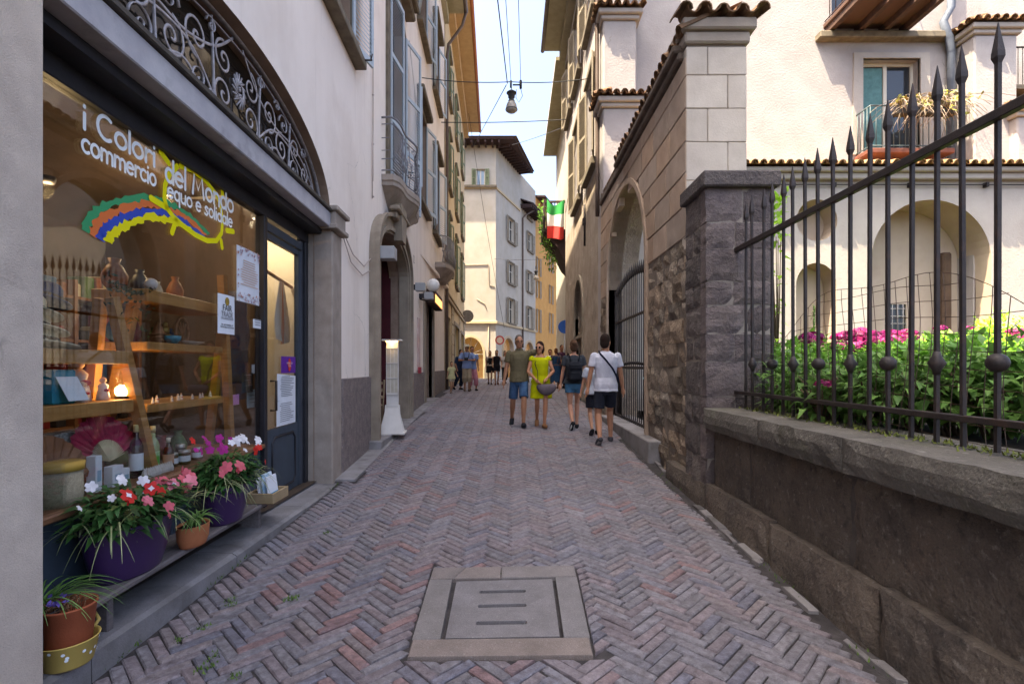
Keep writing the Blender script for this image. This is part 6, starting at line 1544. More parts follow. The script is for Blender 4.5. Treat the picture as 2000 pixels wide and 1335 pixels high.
def shrub(name, label, x, y, z0, h, rx, ry, n, L, mat, group=None, flowers=None, cat='shrub', lob=4):
    t = thing(name, label, cat, (x, y, z0), group)
    m = MB(); c = [(jit(rx*.5), jit(ry*.5), random.uniform(.35, .8)*h, random.uniform(.45, .75)) for _ in range(lob)]
    for i in range(n):
        cx, cy, cz, r = random.choice(c); v = Vector((random.gauss(0, 1), random.gauss(0, 1), random.gauss(0, 1))).normalized(); k = random.random()**.35
        p = Vector((x+cx+v.x*rx*r*k, y+cy+v.y*ry*r*k, z0+max(.05, cz+v.z*h*.45*k)))
        d = Vector((v.x+jit(.5), v.y+jit(.5), v.z*.5+.25+jit(.4))); s = random.uniform(.7, 1.25); tn = random.uniform(.65, 1.3); yel = random.uniform(.9, 1.15)
        leaf(m, p, d, Vector((0, 0, 1)), L*s, L*s*.5, (tn*yel, tn, tn*.9))
    part(m, 'foliage', mat, t, False, kind='stuff')
    m = MB()
    for i in range(7):
        a = random.uniform(0, 6.28); m.tube([(x+jit(.05), y+jit(.05), z0-.05), (x+cos(a)*rx*.3, y+sin(a)*ry*.3, z0+h*.4), (x+cos(a)*rx*.55, y+sin(a)*ry*.55, z0+h*.75)], [.012, .009, .005], 4)
    part(m, 'stems', M('woody_stem', hexc('5a4a38'), None) if 'woody_stem' not in bpy.data.materials else bpy.data.materials['woody_stem'], t, False, kind='stuff')
    return t
petal_pink = leaf_mat('magenta_petal', '8f1060', '760c50', .2); petal_rose = leaf_mat('rose_petal', 'a82a68', '8c1c56', .2)
def flower_head(parent, c, r, mat, n=60, flat=.6):
    m = MB(); c = Vector(c)
    for i in range(n):
        v = Vector((random.gauss(0, 1), random.gauss(0, 1), abs(random.gauss(0, 1))*.8)).normalized(); p = c+Vector((v.x*r, v.y*r, v.z*r*flat)); tn = random.uniform(.6, 1.35)
        a = v.orthogonal().normalized(); b = v.cross(a); q = random.uniform(0, 6); a, b = a*cos(q)+b*sin(q), b*cos(q)-a*sin(q); s = r*.2
        m.add([p, p+a*s+v*s*.2, p+(a+b)*s*.6, p+b*s+v*s*.2, p-a*s*.6+b*s*.3, p-a*s, p-b*s], [(0, 1, 2, 3), (0, 3, 4, 5), (0, 5, 6, 1)], 0, False, (tn, tn, tn))
    part(m, 'flower_head', mat, parent, False)
def P3(px, py, Y): return spot(px, py, Y)
hy = []
# hydrangeas: where their heads show
for k, (px, py, Y, r) in enumerate(((1612, 668, 6.6, .26), (1700, 668, 6.3, .30), (1745, 662, 6.9, .24), (1805, 660, 7.4, .24), (1850, 648, 8.0, .2), (1908, 645, 8.2, .2), (1975, 655, 7.6, .24), (1815, 678, 6.6, .17))):
    c = P3(px, py, Y); lab = ['hydrangea with pink heads, first from the dark pier', 'biggest magenta hydrangea in the middle of the bed', 'magenta hydrangea just right of the biggest one', 'hydrangea with small magenta heads under the little grille window', 'hydrangea with a flat pink head below the big niche', 'hydrangea with flat crimson heads against the bright hedge', 'hydrangea with pink heads at the right edge of photo', 'low hydrangea with a single small rose head'][k]
    t = shrub('hydrangea', lab, c.x, c.y, 1.2, max(.5, c.z-1.2-.05), .55, .5, 520, .13, md_leaf if k < 5 else lt_leaf, 'hydrangeas in the garden', cat='hydrangea')
    for j in range((7, 9, 4, 2, 1, 1, 2, 1)[k]):
        flower_head(t, (c.x+jit(r*1.2), c.y+jit(r*.8), c.z+jit(.10)-.03), r*random.uniform(.42, .6), petal_pink if (j+k) % 3 else petal_rose, 70)
c = P3(1611, 752, 3.9); t = shrub('hydrangea', 'low hydrangea with one rosy head close behind the fence', c.x+.05, c.y+.1, 1.18, .32, .3, .3, 150, .13, dk_leaf, 'hydrangeas in the garden', cat='hydrangea'); flower_head(t, c, .075, petal_rose, 60)
kinds = ['low dark shrub behind the fence near the stone pier', 'dark leafy shrub behind the fence, second from the pier', 'dark leafy shrub behind the middle of the fence', 'broad dark shrub behind the fence below the big niche', 'dense dark shrub behind the fence near the right edge', 'dark shrub nearest to the camera behind the fence', 'dark shrub cut off by the right edge of photo']
for k, (px, Y) in enumerate(((1540, 4.7), (1600, 4.3), (1670, 3.9), (1750, 3.6), (1830, 3.4), (1915, 3.2), (2010, 3.0))):
    x = (px-1000)/1000*Y+.1
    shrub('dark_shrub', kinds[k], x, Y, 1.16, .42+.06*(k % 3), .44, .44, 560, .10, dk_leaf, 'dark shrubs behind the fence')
mids = ['mid green shrub beside the pier behind the dark row', 'mid green shrub in the second row, second from the pier', 'mid green shrub behind the middle of the dark row', 'mid green shrub in front of the biggest hydrangea', 'mid green shrub below the flat pink heads', 'sunlit mid green shrub near the right edge', 'mid green shrub at the right end of the second row']
for k, (px, Y) in enumerate(((1550, 5.6), (1610, 5.4), (1680, 5.1), (1760, 5.0), (1840, 4.8), (1920, 4.7), (2010, 4.5))):
    x = (px-1000)/1000*Y
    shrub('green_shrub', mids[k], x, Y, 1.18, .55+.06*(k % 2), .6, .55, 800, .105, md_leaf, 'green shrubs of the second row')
brs = ['bright yellow-green hedge shrub at the far right of the bed', 'bright hedge shrub left of the farthest right one', 'bright hedge shrub below the large niche', 'bright small-leaved shrub left of the niche corner']
for k, (px, Y, h) in enumerate(((1990, 9.2, 1.35), (1925, 9.4, 1.25), (1870, 9.2, .95), (1700, 9.0, .7))):
    x = (px-1000)/1000*Y
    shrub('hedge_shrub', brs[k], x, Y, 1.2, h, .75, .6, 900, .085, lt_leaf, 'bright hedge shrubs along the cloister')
def strap_plant(label, x, y, z0, n, L, mat, wd=.02, cat='plant', name='strap_plant'):
    t = thing(name, label, cat, (x, y, z0)); m = MB()
    for i in range(n):
        a = random.uniform(0, 6.28); p = Vector((x+jit(.05), y+jit(.05), z0)); v = Vector((cos(a)*.4, sin(a)*.4, 1)).normalized(); l = L*random.uniform(.6, 1.1); k = 6; A, Bq = [], []
        for j in range(k+1):
            w = wd*(1-(j/k)**2)+.001; s = Vector((-sin(a), cos(a), 0))*w; A.append(p+s); Bq.append(p-s); p = p+v*l/k; v = (v+Vector((cos(a)*.16, sin(a)*.16, -.24))).normalized()
        tn = random.uniform(.7, 1.3); m.add(A+Bq, [(j, j+1, k+1+j+1, k+1+j) for j in range(k)], 0, True, (tn, tn, tn*.9))
    part(m, 'blades', mat, t, False, kind='stuff'); return t
for k, (px, Y, L) in enumerate(((1528, 6.0, .9), (1545, 6.4, .8))): x = (px-1000)/1000*Y; strap_plant(['tall strap-leaved plant right beside the dark pier', 'second strap-leaved plant a little behind the pier'][k], x, Y, 1.2, 26, L, grassy)
t = thing('flower_spire', 'slender pale flower spire in front of the small arched niche', 'plant', (4.15, 7.0, 1.2)); c = P3(1590, 640, 7.0); m = MB(); m.tube([(c.x, c.y, 1.2), (c.x, c.y, c.z+.3)], .012, 5); part(m, 'stem', grassy, t)
m = MB()
for k in range(110): z = c.z-.35+.68*random.random(); f = 1-(z-c.z+.35)/.75; a = random.uniform(0, 6.28); p = Vector((c.x+cos(a)*.06*f, c.y+sin(a)*.06*f, z)); leaf(m, p, Vector((cos(a), sin(a), .3)), Vector((0, 0, 1)), .05*f+.015, .03, (1, 1, 1))
part(m, 'florets', M('pale_floret', hexc('c9cf9a'), hexc('9fb070'), 30, .7, tone=True), t, False, kind='stuff')
c = P3(1519, 425, 6.6); t = shrub('climbing_vine', 'bright green vine leaves peeping out beside the dark pier top', c.x, c.y, 1.3, 2.6, .13, .2, 60, .13, lt_leaf, cat='vine', lob=3)
m = MB()
for i in range(40): p = c+Vector((jit(.06), jit(.1), jit(.28))); leaf(m, p, Vector((jit(1), -.5, jit(1))), Vector((0, 0, 1)), .13, .08, (1.1, 1.1, 1))
part(m, 'top_leaves', lt_leaf, t, False, kind='stuff')
# moss along the coping under the bars
m = MB()
for k in range(700):
    y = random.uniform(1.2, 5.1); x = 2.30+random.gauss(0, .04)+.02; p = Vector((x, y, 1.183)); a = random.uniform(0, 6.28); r = random.uniform(.008, .03); w = Vector((-sin(a), cos(a), 0))*.008
    m.add([p-w, p+w, p+Vector((cos(a)*r, sin(a)*r, random.uniform(.004, .03)))], [(0, 1, 2)])
part(m, 'moss', M('coping_moss', hexc('6d7434'), hexc('565c2c'), 20, .95), lw, False, kind='stuff')

# ================================================================ BENCH AND POTS IN FRONT OF THE SHOP
bench = thing('plank_bench', 'low weathered plank bench under the shop window carrying purple pots', 'bench', (-2.2, 3.7, .19))
grey_wood = M('weathered_wood', hexc('7d7370'), hexc('655c5a'), 4, .8, .3, 60, stretch=(12, 1, 12), stain=[(hexc('8a6a55'), 3, .6, .75, .5)])
BP = Plane(-1.97, -.034, 1)
m = MB(); slab(m, BP, 2.52, 4.85, .372, .41, -.36, -.04, 0, .01); part(m, 'seat', grey_wood, bench)
for u in (2.74, 4.5): m = MB(); slab(m, BP, u, u+.045, .175, .371, -.36, -.10, 0, .006); part(m, 'leg', grey_wood, bench)
m = MB(); slab(m, BP, 2.785, 4.5, .31, .370, -.32, -.28); part(m, 'stretcher', grey_wood, bench)
purple = M('purple_plastic', hexc('3d2350'), hexc('371f48'), 3, .38, .03, 60, spec=.45)
def oval_pot(name, label, c, lx, ly, h, mat, cat='pot', bot=.72, group=None):
    t = thing(name, label, cat, c, group); m = MB()
    m.lathe([(.001, .004), (bot*.96, 0), (bot, .012), (bot+.13, h*.35), (.97, h*.8), (1.0, h*.97), (1.0, h), (.95, h), (.92, h*.86), (.001, h*.85)], c, 30, sx=lx, sy=ly)
    part(m, 'pot_body', mat, t); m = MB(); m.lathe([(.93, h*.87), (.001, h*.89)], c, 20, sx=lx, sy=ly); part(m, 'soil', soil, t); return t
pc1 = (-2.225, 2.98, .411); pc2 = (-2.215, 3.95, .411)
pot1 = oval_pot('planter_pot', 'larger oval purple planter on the near part of the bench', pc1, .165, .30, .30, purple, group='purple planters on the bench')
pot2 = oval_pot('planter_pot', 'smaller purple planter on the far part of the bench', pc2, .15, .225, .285, purple, group='purple planters on the bench')
imp_leaf = leaf_mat('impatiens_leaf', '3f6a35', '2f5528', .2); strand = leaf_mat('sedge_strand', 'a3a67c', '7d8a58', .2); strand_g = leaf_mat('green_strand', '6f9450', '567d3c', .25)
petw = leaf_mat('white_petal', 'e6e2e2', 'd6d0d4', .2); petc = leaf_mat('coral_petal', 'e2707a', 'd2505f', .25); petr = leaf_mat('red_petal', 'd62a22', 'b81f1c', .2); petm = leaf_mat('magenta_flower_petal', 'b81a86', '9a1470', .25); petp = leaf_mat('pink_petal', 'e88a96', 'd8707f', .25)
eye = M('flower_eye', hexc('e8d8c8'), None)
def bloom(parent, c, r, mat, face=None, two=None):
    """a five-petalled flower"""
    c = Vector(c); f = (face or Vector((1, jit(.7)-.35, .45+jit(.5)))).normalized(); a = f.orthogonal().normalized(); b = f.cross(a); q = random.uniform(0, 6)
    m = MB()
    for k in range(5):
        t = q+2*pi*k/5; d = a*cos(t)+b*sin(t); e = -a*sin(t)+b*cos(t); tn = random.uniform(.85, 1.12)
        m.add([c+f*r*.08, c+d*r*.55+e*r*.42+f*r*.12, c+d*r*1.0+e*r*.26+f*r*.02, c+d*r*1.02-e*r*.26+f*r*.02, c+d*r*.55-e*r*.42+f*r*.12, c+d*r*.6+f*r*.06], [(0, 1, 5), (1, 2, 5), (2, 3, 5), (3, 4, 5), (4, 0, 5)], 0, True, (tn, tn, tn))
    o = part(m, 'flower', mat, parent, False)
    m = MB(); 
    if two is not None:
        m.add([c+f*r*.16+(a*cos(k*pi/4)+b*sin(k*pi/4))*r*(.45 if k % 2 else .25) for k in range(8)], [tuple(range(8))]); m.build('eye', two).parent = o
def pot_plant(name, label, c, h, rx, ry, nl, ns, flowers, cat='flowering plant', fall=1.0, L=.085, lm=None):
    t = thing(name, label, cat, c); c = Vector(c); m = MB()
    for i in range(nl):
        a = random.uniform(0, 6.28); k = random.random()**.5; z = h*random.random()**.8; p = c+Vector((cos(a)*rx*k, sin(a)*ry*k, z*(1-.35*k))); tn = random.uniform(.6, 1.3)
        leaf(m, p, Vector((cos(a)+jit(.5), sin(a)+jit(.5), .25+jit(.5))), Vector((0, 0, 1)), L*random.uniform(.8, 1.3), L*.5, (tn, tn, tn))
    part(m, 'foliage', lm or imp_leaf, t, False, kind='stuff')
    m = MB()
    for i in range(ns):
        a = random.uniform(-1.9, 1.9) if random.random() < .8 else random.uniform(0, 6.28); p = c+Vector((jit(rx*.7), jit(ry*.9), .02)); v = Vector((cos(a)*.55, sin(a)*.75, random.uniform(.5, 1.5))).normalized(); l = random.uniform(.28, .62)*fall; k = 9; A, Bq = [], []
        s = Vector((-sin(a), cos(a), .2)).normalized()
        for j in range(k+1):
            w = .0034*(1-(j/k)**2)+.0006; A.append(p+s*w); Bq.append(p-s*w); p = p+v*l/k; v = (v+Vector((cos(a)*.10, sin(a)*.12, -.33+jit(.06)))).normalized()
        tn = random.uniform(.6, 1.3); m.add(A+Bq, [(j, j+1, k+1+j+1, k+1+j) for j in range(k)], 0, True, (tn, tn, tn))
    if ns: part(m, 'strands', strand, t, False, kind='stuff')
    for (px, py, off, r, mt, two) in flowers:
        q = at(px, py, off+.10); bloom(t, q, r*.92, mt, None, two); [bloom(t, q+Vector((jit(.03), jit(.07), jit(.05)-.02)), r*random.uniform(.5, .75), mt) for _ in range(1 if r > .03 else 0)]
    return t
F1 = [(115+60, 945, -.05, .028, petw, None)]
fl1 = [(178, 950, -.10, .030, petw, None), (238, 938, -.08, .034, petw, None), (280, 938, -.12, .034, petw, None), (218, 972, -.05, .022, petw, None), (155, 992, -.02, .018, petw, None),
       (250, 968, .02, .050, petr, petw), (295, 953, -.02, .042, petr, petw), (290, 978, .04, .038, petp, None), (308, 942, -.1, .036, petc, None), (322, 938, -.1, .040, petc, None), (338, 946, -.06, .044, petp, petw),
       (356, 935, -.1, .038, petc, None), (372, 938, -.05, .050, petp, None), (363, 922, -.12, .032, petc, None), (330, 988, .04, .034, petc, None), (362, 955, -.02, .026, petc, None), (375, 928, -.08, .034, petc, None)]
pot_plant('impatiens', 'white, red and coral impatiens with long sedge strands in the larger purple planter', (pc1[0]+.02, pc1[1], pc1[2]+.27), .26, .20, .34, 520, 75, fl1, fall=.8)
fl2 = [(393, 880, -.1, .036, petm, None), (410, 878, -.12, .034, petm, None), (428, 862, -.12, .046, petm, None), (435, 877, -.08, .044, petm, None), (376, 860, -.1, .03, petr, None), (400, 856, -.12, .032, petm, None), (450, 858, -.1, .026, petm, None),
       (462, 860, -.1, .04, petw, None), (473, 856, -.12, .042, petw, None), (482, 862, -.1, .034, petw, None), (504, 858, -.12, .04, petw, None), (452, 864, -.06, .03, petw, None), (499, 879, -.05, .048, petr, None), (442, 912, .03, .048, petc, None), (469, 909, .02, .052, petc, None), (518, 902, -.05, .026, petr, None)]
pot_plant('impatiens', 'magenta, white and red impatiens with sedge strands in the smaller purple planter', (pc2[0]+.02, pc2[1], pc2[2]+.26), .28, .17, .25, 420, 75, fl2, fall=.85)
terra = M('terracotta', hexc('a8593a'), hexc('964d32'), 6, .75, .15, 80); terra2 = M('light_terracotta', hexc('b9714a'), hexc('a8623f'), 8, .85, .15, 80)
sc_ = (-2.13, 3.42, .411); oval_pot('small_pot', 'small terracotta pot with green strands between the purple planters', sc_, .085, .13, .14, terra2, bot=.8)
def fountain(name, label, c, n, L, mat, wd=.004, side=True):
    t = thing(name, label, 'plant', c); c = Vector(c); m = MB()
    for i in range(n):
        a = random.uniform(0, 6.28); p = c+Vector((jit(.03), jit(.03), 0)); v = Vector((cos(a)*.5, sin(a)*.5, random.uniform(.7, 1.4))).normalized(); l = L*random.uniform(.6, 1.1); k = 9; A, Bq = [], []; s = Vector((-sin(a), cos(a), .1))
        for j in range(k+1):
            w = wd*(1-(j/k)**2)+.0006; A.append(p+s*w); Bq.append(p-s*w); p = p+v*l/k; v = (v+Vector((cos(a)*.12, sin(a)*.12, -.28+jit(.04)))).normalized()
        tn = random.uniform(.7, 1.3); m.add(A+Bq, [(j, j+1, k+1+j+1, k+1+j) for j in range(k)], 0, True, (tn, tn, tn))
    part(m, 'blades', mat, t, False, kind='stuff'); return t
fountain('spider_plant', 'light green spider plant in the small terracotta pot', (sc_[0], sc_[1], sc_[2]+.13), 36, .24, strand_g, .006)
# big terracotta pot standing in a yellow spotted tub, front left
tb = (-2.135, 2.46, .178)
tub = thing('yellow_tub', 'yellow metal tub with white spots and rope-like handle on the doorstep', 'tub', tb)
tubm = M('yellow_enamel', hexc('c9ab5e'), hexc('bd9f54'), 5, .5); m = MB(); m.lathe([(.001, .002), (.095, 0), (.10, .008), (.122, .115), (.128, .122), (.122, .124), (.115, .115), (.094, .012), (.001, .012)], tb, 28); part(m, 'tub_body', tubm, tub)
m = MB()
for k in range(26):
    a = random.uniform(0, 6.28); z = random.uniform(.02, .105); r = .1005+.022*(z/.115); c = Vector((tb[0]+cos(a)*r, tb[1]+sin(a)*r, tb[2]+z)); n = Vector((cos(a), sin(a), -.19)); s = Vector((-sin(a), cos(a), 0)); u = n.cross(s).normalized()
    m.add([c+n*.0018+(s*cos(q*pi/4)+u*sin(q*pi/4))*.008 for q in range(8)], [tuple(range(8))])
part(m, 'spots', white_film, tub, False, kind='stuff')
m = MB(); m.tube([(tb[0]+.03, tb[1]+.115, tb[2]+.11), (tb[0]+.03, tb[1]+.15, tb[2]+.135), (tb[0]-.0, tb[1]+.165, tb[2]+.16), (tb[0]-.03, tb[1]+.15, tb[2]+.135), (tb[0]-.03, tb[1]+.115, tb[2]+.11)], .009, 6); part(m, 'handle', tubm, tub)
tp = (tb[0], tb[1], tb[2]+.014); t = thing('terracotta_pot', 'tall terracotta plastic pot with dry stubble standing in the yellow tub', 'pot', tp); m = MB(); m.lathe([(.001, .002), (.083, 0), (.086, .01), (.112, .255), (.118, .262), (.118, .27), (.108, .27), (.104, .235), (.001, .232)], tp, 28); part(m, 'pot_body', terra, t)
m = MB()
for k in range(40): a = random.uniform(0, 6.28); r = .09*random.random()**.5; p = Vector((tp[0]+r*cos(a), tp[1]+r*sin(a), tp[2]+.232)); m.tube([p, p+Vector((jit(.02), jit(.02), .04)), p+Vector((jit(.05), jit(.05), random.uniform(.03, .09)))], .002, 3)
part(m, 'dry_stubble', M('dry_stubble', hexc('9a7a58'), hexc('7d6046'), 30), t, False, kind='stuff')
fountain('papyrus', 'tall papyrus-like plant with thin green umbrellas behind the terracotta pot', (-2.24, 2.44, .42), 60, .40, strand_g, .004)
bp = (-2.24, 2.40, .20); oval_pot('dark_pot', 'dark pot mostly hidden behind the terracotta pot', bp, .09, .10, .25, M('dark_pot_plastic', hexc('2f3036'), None, rough=.6))
m = MB(); t = thing('violet_flower', 'small violet flowering sprig beside the terracotta pot', 'plant', (tb[0]-.02, tb[1]-.04, .45))
for k in range(14): c = Vector((tb[0]-.01+jit(.04), tb[1]-.05+jit(.05), .47+random.random()*.06)); a = Vector((jit(1), jit(1), jit(1))).normalized()*.016; b = a.orthogonal().normalized()*.009; m.add([c-a, c+b, c+a, c-b], [(0, 1, 2, 3)])
part(m, 'petals', M('violet_petal', hexc('6a56a8'), hexc('7f6bc0'), 40), t, False, kind='stuff')
# crate with cards and a wire stand at the far end of the bench
cr = thing('wooden_crate', 'small wooden crate holding leaflets at the far end of the bench', 'crate', (-2.2, 4.55, .411)); 
for (a, b) in (((-2.30, 4.42, .412), (-2.06, 4.44, .50)), ((-2.30, 4.70, .412), (-2.06, 4.72, .50)), ((-2.08, 4.442, .412), (-2.06, 4.698, .50)), ((-2.30, 4.442, .412), (-2.28, 4.698, .50)), ((-2.279, 4.442, .412), (-2.081, 4.698, .425))):
    m = MB(); m.box(a, b, 0, (1, 1, 1), None, .003); part(m, 'side_board', M('crate_wood', hexc('a89070'), hexc('96805f'), 8, .8) if 'crate_wood' not in bpy.data.materials else bpy.data.materials['crate_wood'], cr)
lf = thing('leaflets', 'stack of white and blue leaflets standing in the wooden crate', 'leaflets', (-2.18, 4.56, .426))
for k, (dx, h, mt) in enumerate(((0, .2, paper), (-.04, .22, M('blue_white_print', hexc('6fa8cc'), hexc('dfe8ee'), 14)), (-.08, .19, paper))):
    m = MB(); m.prism([(-2.12+dx, 4.48, .427), (-2.12+dx, 4.66, .427), (-2.15+dx, 4.66, .427+h), (-2.15+dx, 4.48, .427+h)], (-.012, 0, 0)); part(m, 'leaflet', mt, lf)
m = MB(); b = at(528, 930, -.0)
m.add([(-2.117, 4.5, .45), (-2.117, 4.64, .45), (-2.121, 4.64, .485), (-2.121, 4.5, .485)], [(0, 1, 2, 3)]); part(m, 'print', M('cyan_print', hexc('2f9fc0'), None), lf, False)
# ================================================================ MENU STAND, CHAIR, WALL LAMPS, GLOBE, POSTER
wpaint = M('white_paint', hexc('d9d3cc'), hexc('ccc5bd'), 4, .6)
mc = Vector((-2.10, 9.0, zg(9.0)+.075)); ms_ = thing('menu_stand', 'tall white wooden menu stand with small lit canopy by the restaurant entrance', 'sign stand', tuple(mc), None)
def msb(p0, p1, name, mat=wpaint, bev=.006):
    m = MB(); m.box(p0, p1, 0, (1, 1, 1), None, bev); c, s = cos(.10), sin(.10); m.v = [(mc.x+x*c-y*s, mc.y+x*s+y*c, mc.z+z) for x, y, z in m.v]; return part(m, name, mat, ms_)
msb((-.23, -.21, 0), (.23, .21, .035), 'foot')
msb((-.105, -.035, .035), (.105, .035, 1.62), 'board')
for s in (-1, 1):
    m = MB(); m.prism([(-.11, s*.036, .036), (.11, s*.036, .036), (.11, s*.19, .036), (.11, s*.036, .52), (-.11, s*.036, .52), (-.11, s*.19, .036)] if False else [(s*.106, -.19, .036), (s*.106, .19, .036), (s*.106, .036, .50), (s*.106, -.036, .50)], (s*.02, 0, 0)); c, q = cos(.1), sin(.1); m.v = [(mc.x+x*c-y*q, mc.y+x*q+y*c, mc.z+z) for x, y, z in m.v]; part(m, 'brace', wpaint, ms_)
m = MB(); m.prism([(-.22, -.036, .036), (.22, -.036, .036), (.10, -.036, .5), (-.10, -.036, .5)], (0, -.02, 0)); m.prism([(-.2, -.20, .037), (.2, -.20, .037), (.1, -.058, .45), (-.1, -.058, .45)], (0, .012, 0)); c, q = cos(.1), sin(.1); m.v = [(mc.x+x*c-y*q, mc.y+x*q+y*c, mc.z+z) for x, y, z in m.v]; part(m, 'skirt', wpaint, ms_)
for a in (.72, .98, 1.24): 
    for x in (-.092, -.03, .032): msb((x, -.042, a), (x+.058, -.037, a+.24), 'menu_pane', M('menu_sheet', hexc('c9bfae'), hexc('b8ad9a'), 12, .5) if 'menu_sheet' not in bpy.data.materials else bpy.data.materials['menu_sheet'], 0)
for x in (-.103, -.033, .029, .093): msb((x, -.052, .68), (x+.008, -.036, 1.52), 'bar', wpaint, 0)
for z in (.68, .965, 1.225, 1.485): msb((-.105, -.055, z), (.105, -.037, z+.012), 'rail', wpaint, 0)
msb((-.17, -.15, 1.62), (.17, .08, 1.645), 'canopy')
msb((-.10, -.11, 1.600), (.10, -.07, 1.617), 'light_strip', M('warm_strip', (1, .8, .5), None, emit=(1, .75, .4), estr=1.2), 0)
pl_ = bpy.data.lights.new('strip_light', 'POINT'); pl_.energy = .10; pl_.color = (1, .75, .42); pl_.shadow_soft_size = .04; lo = bpy.data.objects.new('strip_light', pl_); COL.objects.link(lo); lo.location = (0, -.1, 1.57); lo.parent = ms_
chw = M('pale_chair_wood', hexc('a08a6e'), hexc('8c775c'), 8, .6); cc = Vector((-2.62, 9.35, zg(9.2)+.07)); ch = thing('chair', 'plain wooden ladder-back chair in the shade of the restaurant entrance', 'chair', tuple(cc))
for x, y, h in ((-.19, -.19, .45), (.19, -.19, .92), (-.19, .19, .45), (.19, .19, .92)):
    m = MB(); m.tube([(cc.x+x, cc.y+y, cc.z), (cc.x+x+(.05 if h > .6 else 0), cc.y+y, cc.z+h)], .018, 6); part(m, 'leg', chw, ch)
m = MB(); m.box((cc.x-.21, cc.y-.21, cc.z+.44), (cc.x+.21, cc.y+.21, cc.z+.47), 0, (1, 1, 1), None, .01); part(m, 'seat', chw, ch)
for z in (.58, .71, .84): m = MB(); m.box((cc.x+.20, cc.y-.19, cc.z+z), (cc.x+.222, cc.y+.19, cc.z+z+.05)); part(m, 'slat', chw, ch)
for z in (.15, .28): m = MB(); m.tube([(cc.x-.19, cc.y-.19, cc.z+z), (cc.x-.19, cc.y+.19, cc.z+z)], .011, 5); m.tube([(cc.x-.19, cc.y-.19, cc.z+z+.03), (cc.x+.2, cc.y-.19, cc.z+z+.03)], .011, 5); part(m, 'stretcher', chw, ch)
greybox = M('grey_metal_box', hexc('a3a3a3'), hexc('969696'), 5, .5, metal=.05)
for k, (u, z, s) in enumerate(((8.28, 3.42, .24), (12.0, 3.45, .22), (13.5, 3.45, .22))):
    t = thing('wall_lamp', ['grey cube wall lamp left of the stone portal', 'grey cube wall lamp right of the stone portal', 'grey cube wall lamp beside the white globe'][k], 'lamp', LEFT.pt(u, z, .1), 'grey cube lamps on the pink facade')
    m = MB(); slab(m, LEFT, u-s/2, u+s/2, z-s*.42, z+s*.42, .14, .14+s*1.05, 0, .008); part(m, 'lamp_body', greybox, t); m = MB(); slab(m, LEFT, u-.05, u+.05, z-.06, z+.06, -.01, .14); part(m, 'bracket', darkwood, t)
gl = thing('globe_lamp', 'white globe lamp on a curved bracket above the second doorway', 'lamp', LEFT.pt(13.9, 3.8, .2)); c = spot(846, 557, 13.6); m = MB(); m.ball(tuple(c), .175, 20); part(m, 'globe', M('opal_globe', hexc('ddd8cf'), None, rough=.25), gl)
m = MB(); m.tube([tuple(c-Vector((0, 0, .17))), tuple(c-Vector((.02, 0, .34))), tuple(c-Vector((.15, 0, .42))), LEFT.pt(13.6, c.z-.36, 0)], .022, 6); m.lathe([(.06, -.17), (.07, -.15), (.05, -.13)], tuple(c), 10); part(m, 'bracket', iron_dark, gl)
t = thing('wall_banner', 'narrow pale red-edged notice board between portal and second doorway', 'sign', LEFT.pt(13.4, 1.5, .02)); m = MB(); slab(m, LEFT, 13.1, 13.5, 1.5, 2.85, .0, .03, 0, .004); part(m, 'board', M('faded_red_board', hexc('c9a39c'), hexc('d8c4bc'), 6), t); m = MB(); slab(m, LEFT, 13.1, 13.5, 1.42, 1.58, .03, .06, 0, .004); part(m, 'red_box', M('red_box', hexc('a83a46'), None), t)
t = thing('house_number', 'small dark house number plate right of the stone portal', 'number plate', LEFT.pt(12.55, 4.2, .02)); text_obj(t, '12', 12.45, 4.12, .26, .02, ink)
# ================================================================ PEOPLE
def remesh(mb, name, mat, vox, smooth_it=4, noise=0.0):
    me = mb.mesh('tmp', mat, False); o = bpy.data.objects.new('tmp_body', me); COL.objects.link(o)
    r = o.modifiers.new('r', 'REMESH'); r.mode = 'VOXEL'; r.voxel_size = vox; r.use_smooth_shade = True
    s = o.modifiers.new('s', 'SMOOTH'); s.iterations = smooth_it; s.factor = .5
    dg = bpy.context.evaluated_depsgraph_get(); dg.update()
    out = bpy.data.meshes.new_from_object(o.evaluated_get(dg)); bpy.data.objects.remove(o)
    out.materials.clear(); out.materials.append(mat); out.name = name
    out.polygons.foreach_set('use_smooth', [True]*len(out.polygons))
    return out
def ik(a, c, l1, l2, pole):
    a, c, pole = Vector(a), Vector(c), Vector(pole); d = c-a; L = min(d.length, (l1+l2)*.999)
    c = a+d.normalized()*L; x = (l1*l1-l2*l2+L*L)/(2*L); h = sqrt(max(l1*l1-x*x, 0)); n = d.normalized(); p = (pole-n*pole.dot(n)).normalized()
    return a+n*x+p*h, c
def ell(c, rx, ry, n=18, dx=0, tilt=0): return [(c[0]+rx*cos(2*pi*k/n), c[1]+ry*sin(2*pi*k/n), c[2]+tilt*sin(2*pi*k/n)) for k in range(n)]
def capsule(m, pts, rs, n=12):
    m.tube(pts, rs, n); m.ball(tuple(pts[0]), rs[0], 10); m.ball(tuple(pts[-1]), rs[-1], 10)
from mathutils import noise as _nz
def wrinkle(me, amp, s=9.0):
    n = len(me.vertices); co = np.empty(n*3, np.float32); no = np.empty(n*3, np.float32); me.vertices.foreach_get('co', co); me.vertex_normals.foreach_get('vector', no)
    co = co.reshape(-1, 3); no = no.reshape(-1, 3); q = random.uniform(0, 50)
    d = np.array([_nz.noise((x*s+q, y*s, z*s*.45+x*s*.4))+.5*_nz.noise((x*s*2.2, y*s*2.2+q, z*s*1.4-x*s)) for x, y, z in co.tolist()], np.float32)
    d = np.maximum(d, -.15)+.25; co += no*(d*amp)[:, None]; me.vertices.foreach_set('co', co.ravel()); me.update(); return me
skins = {}
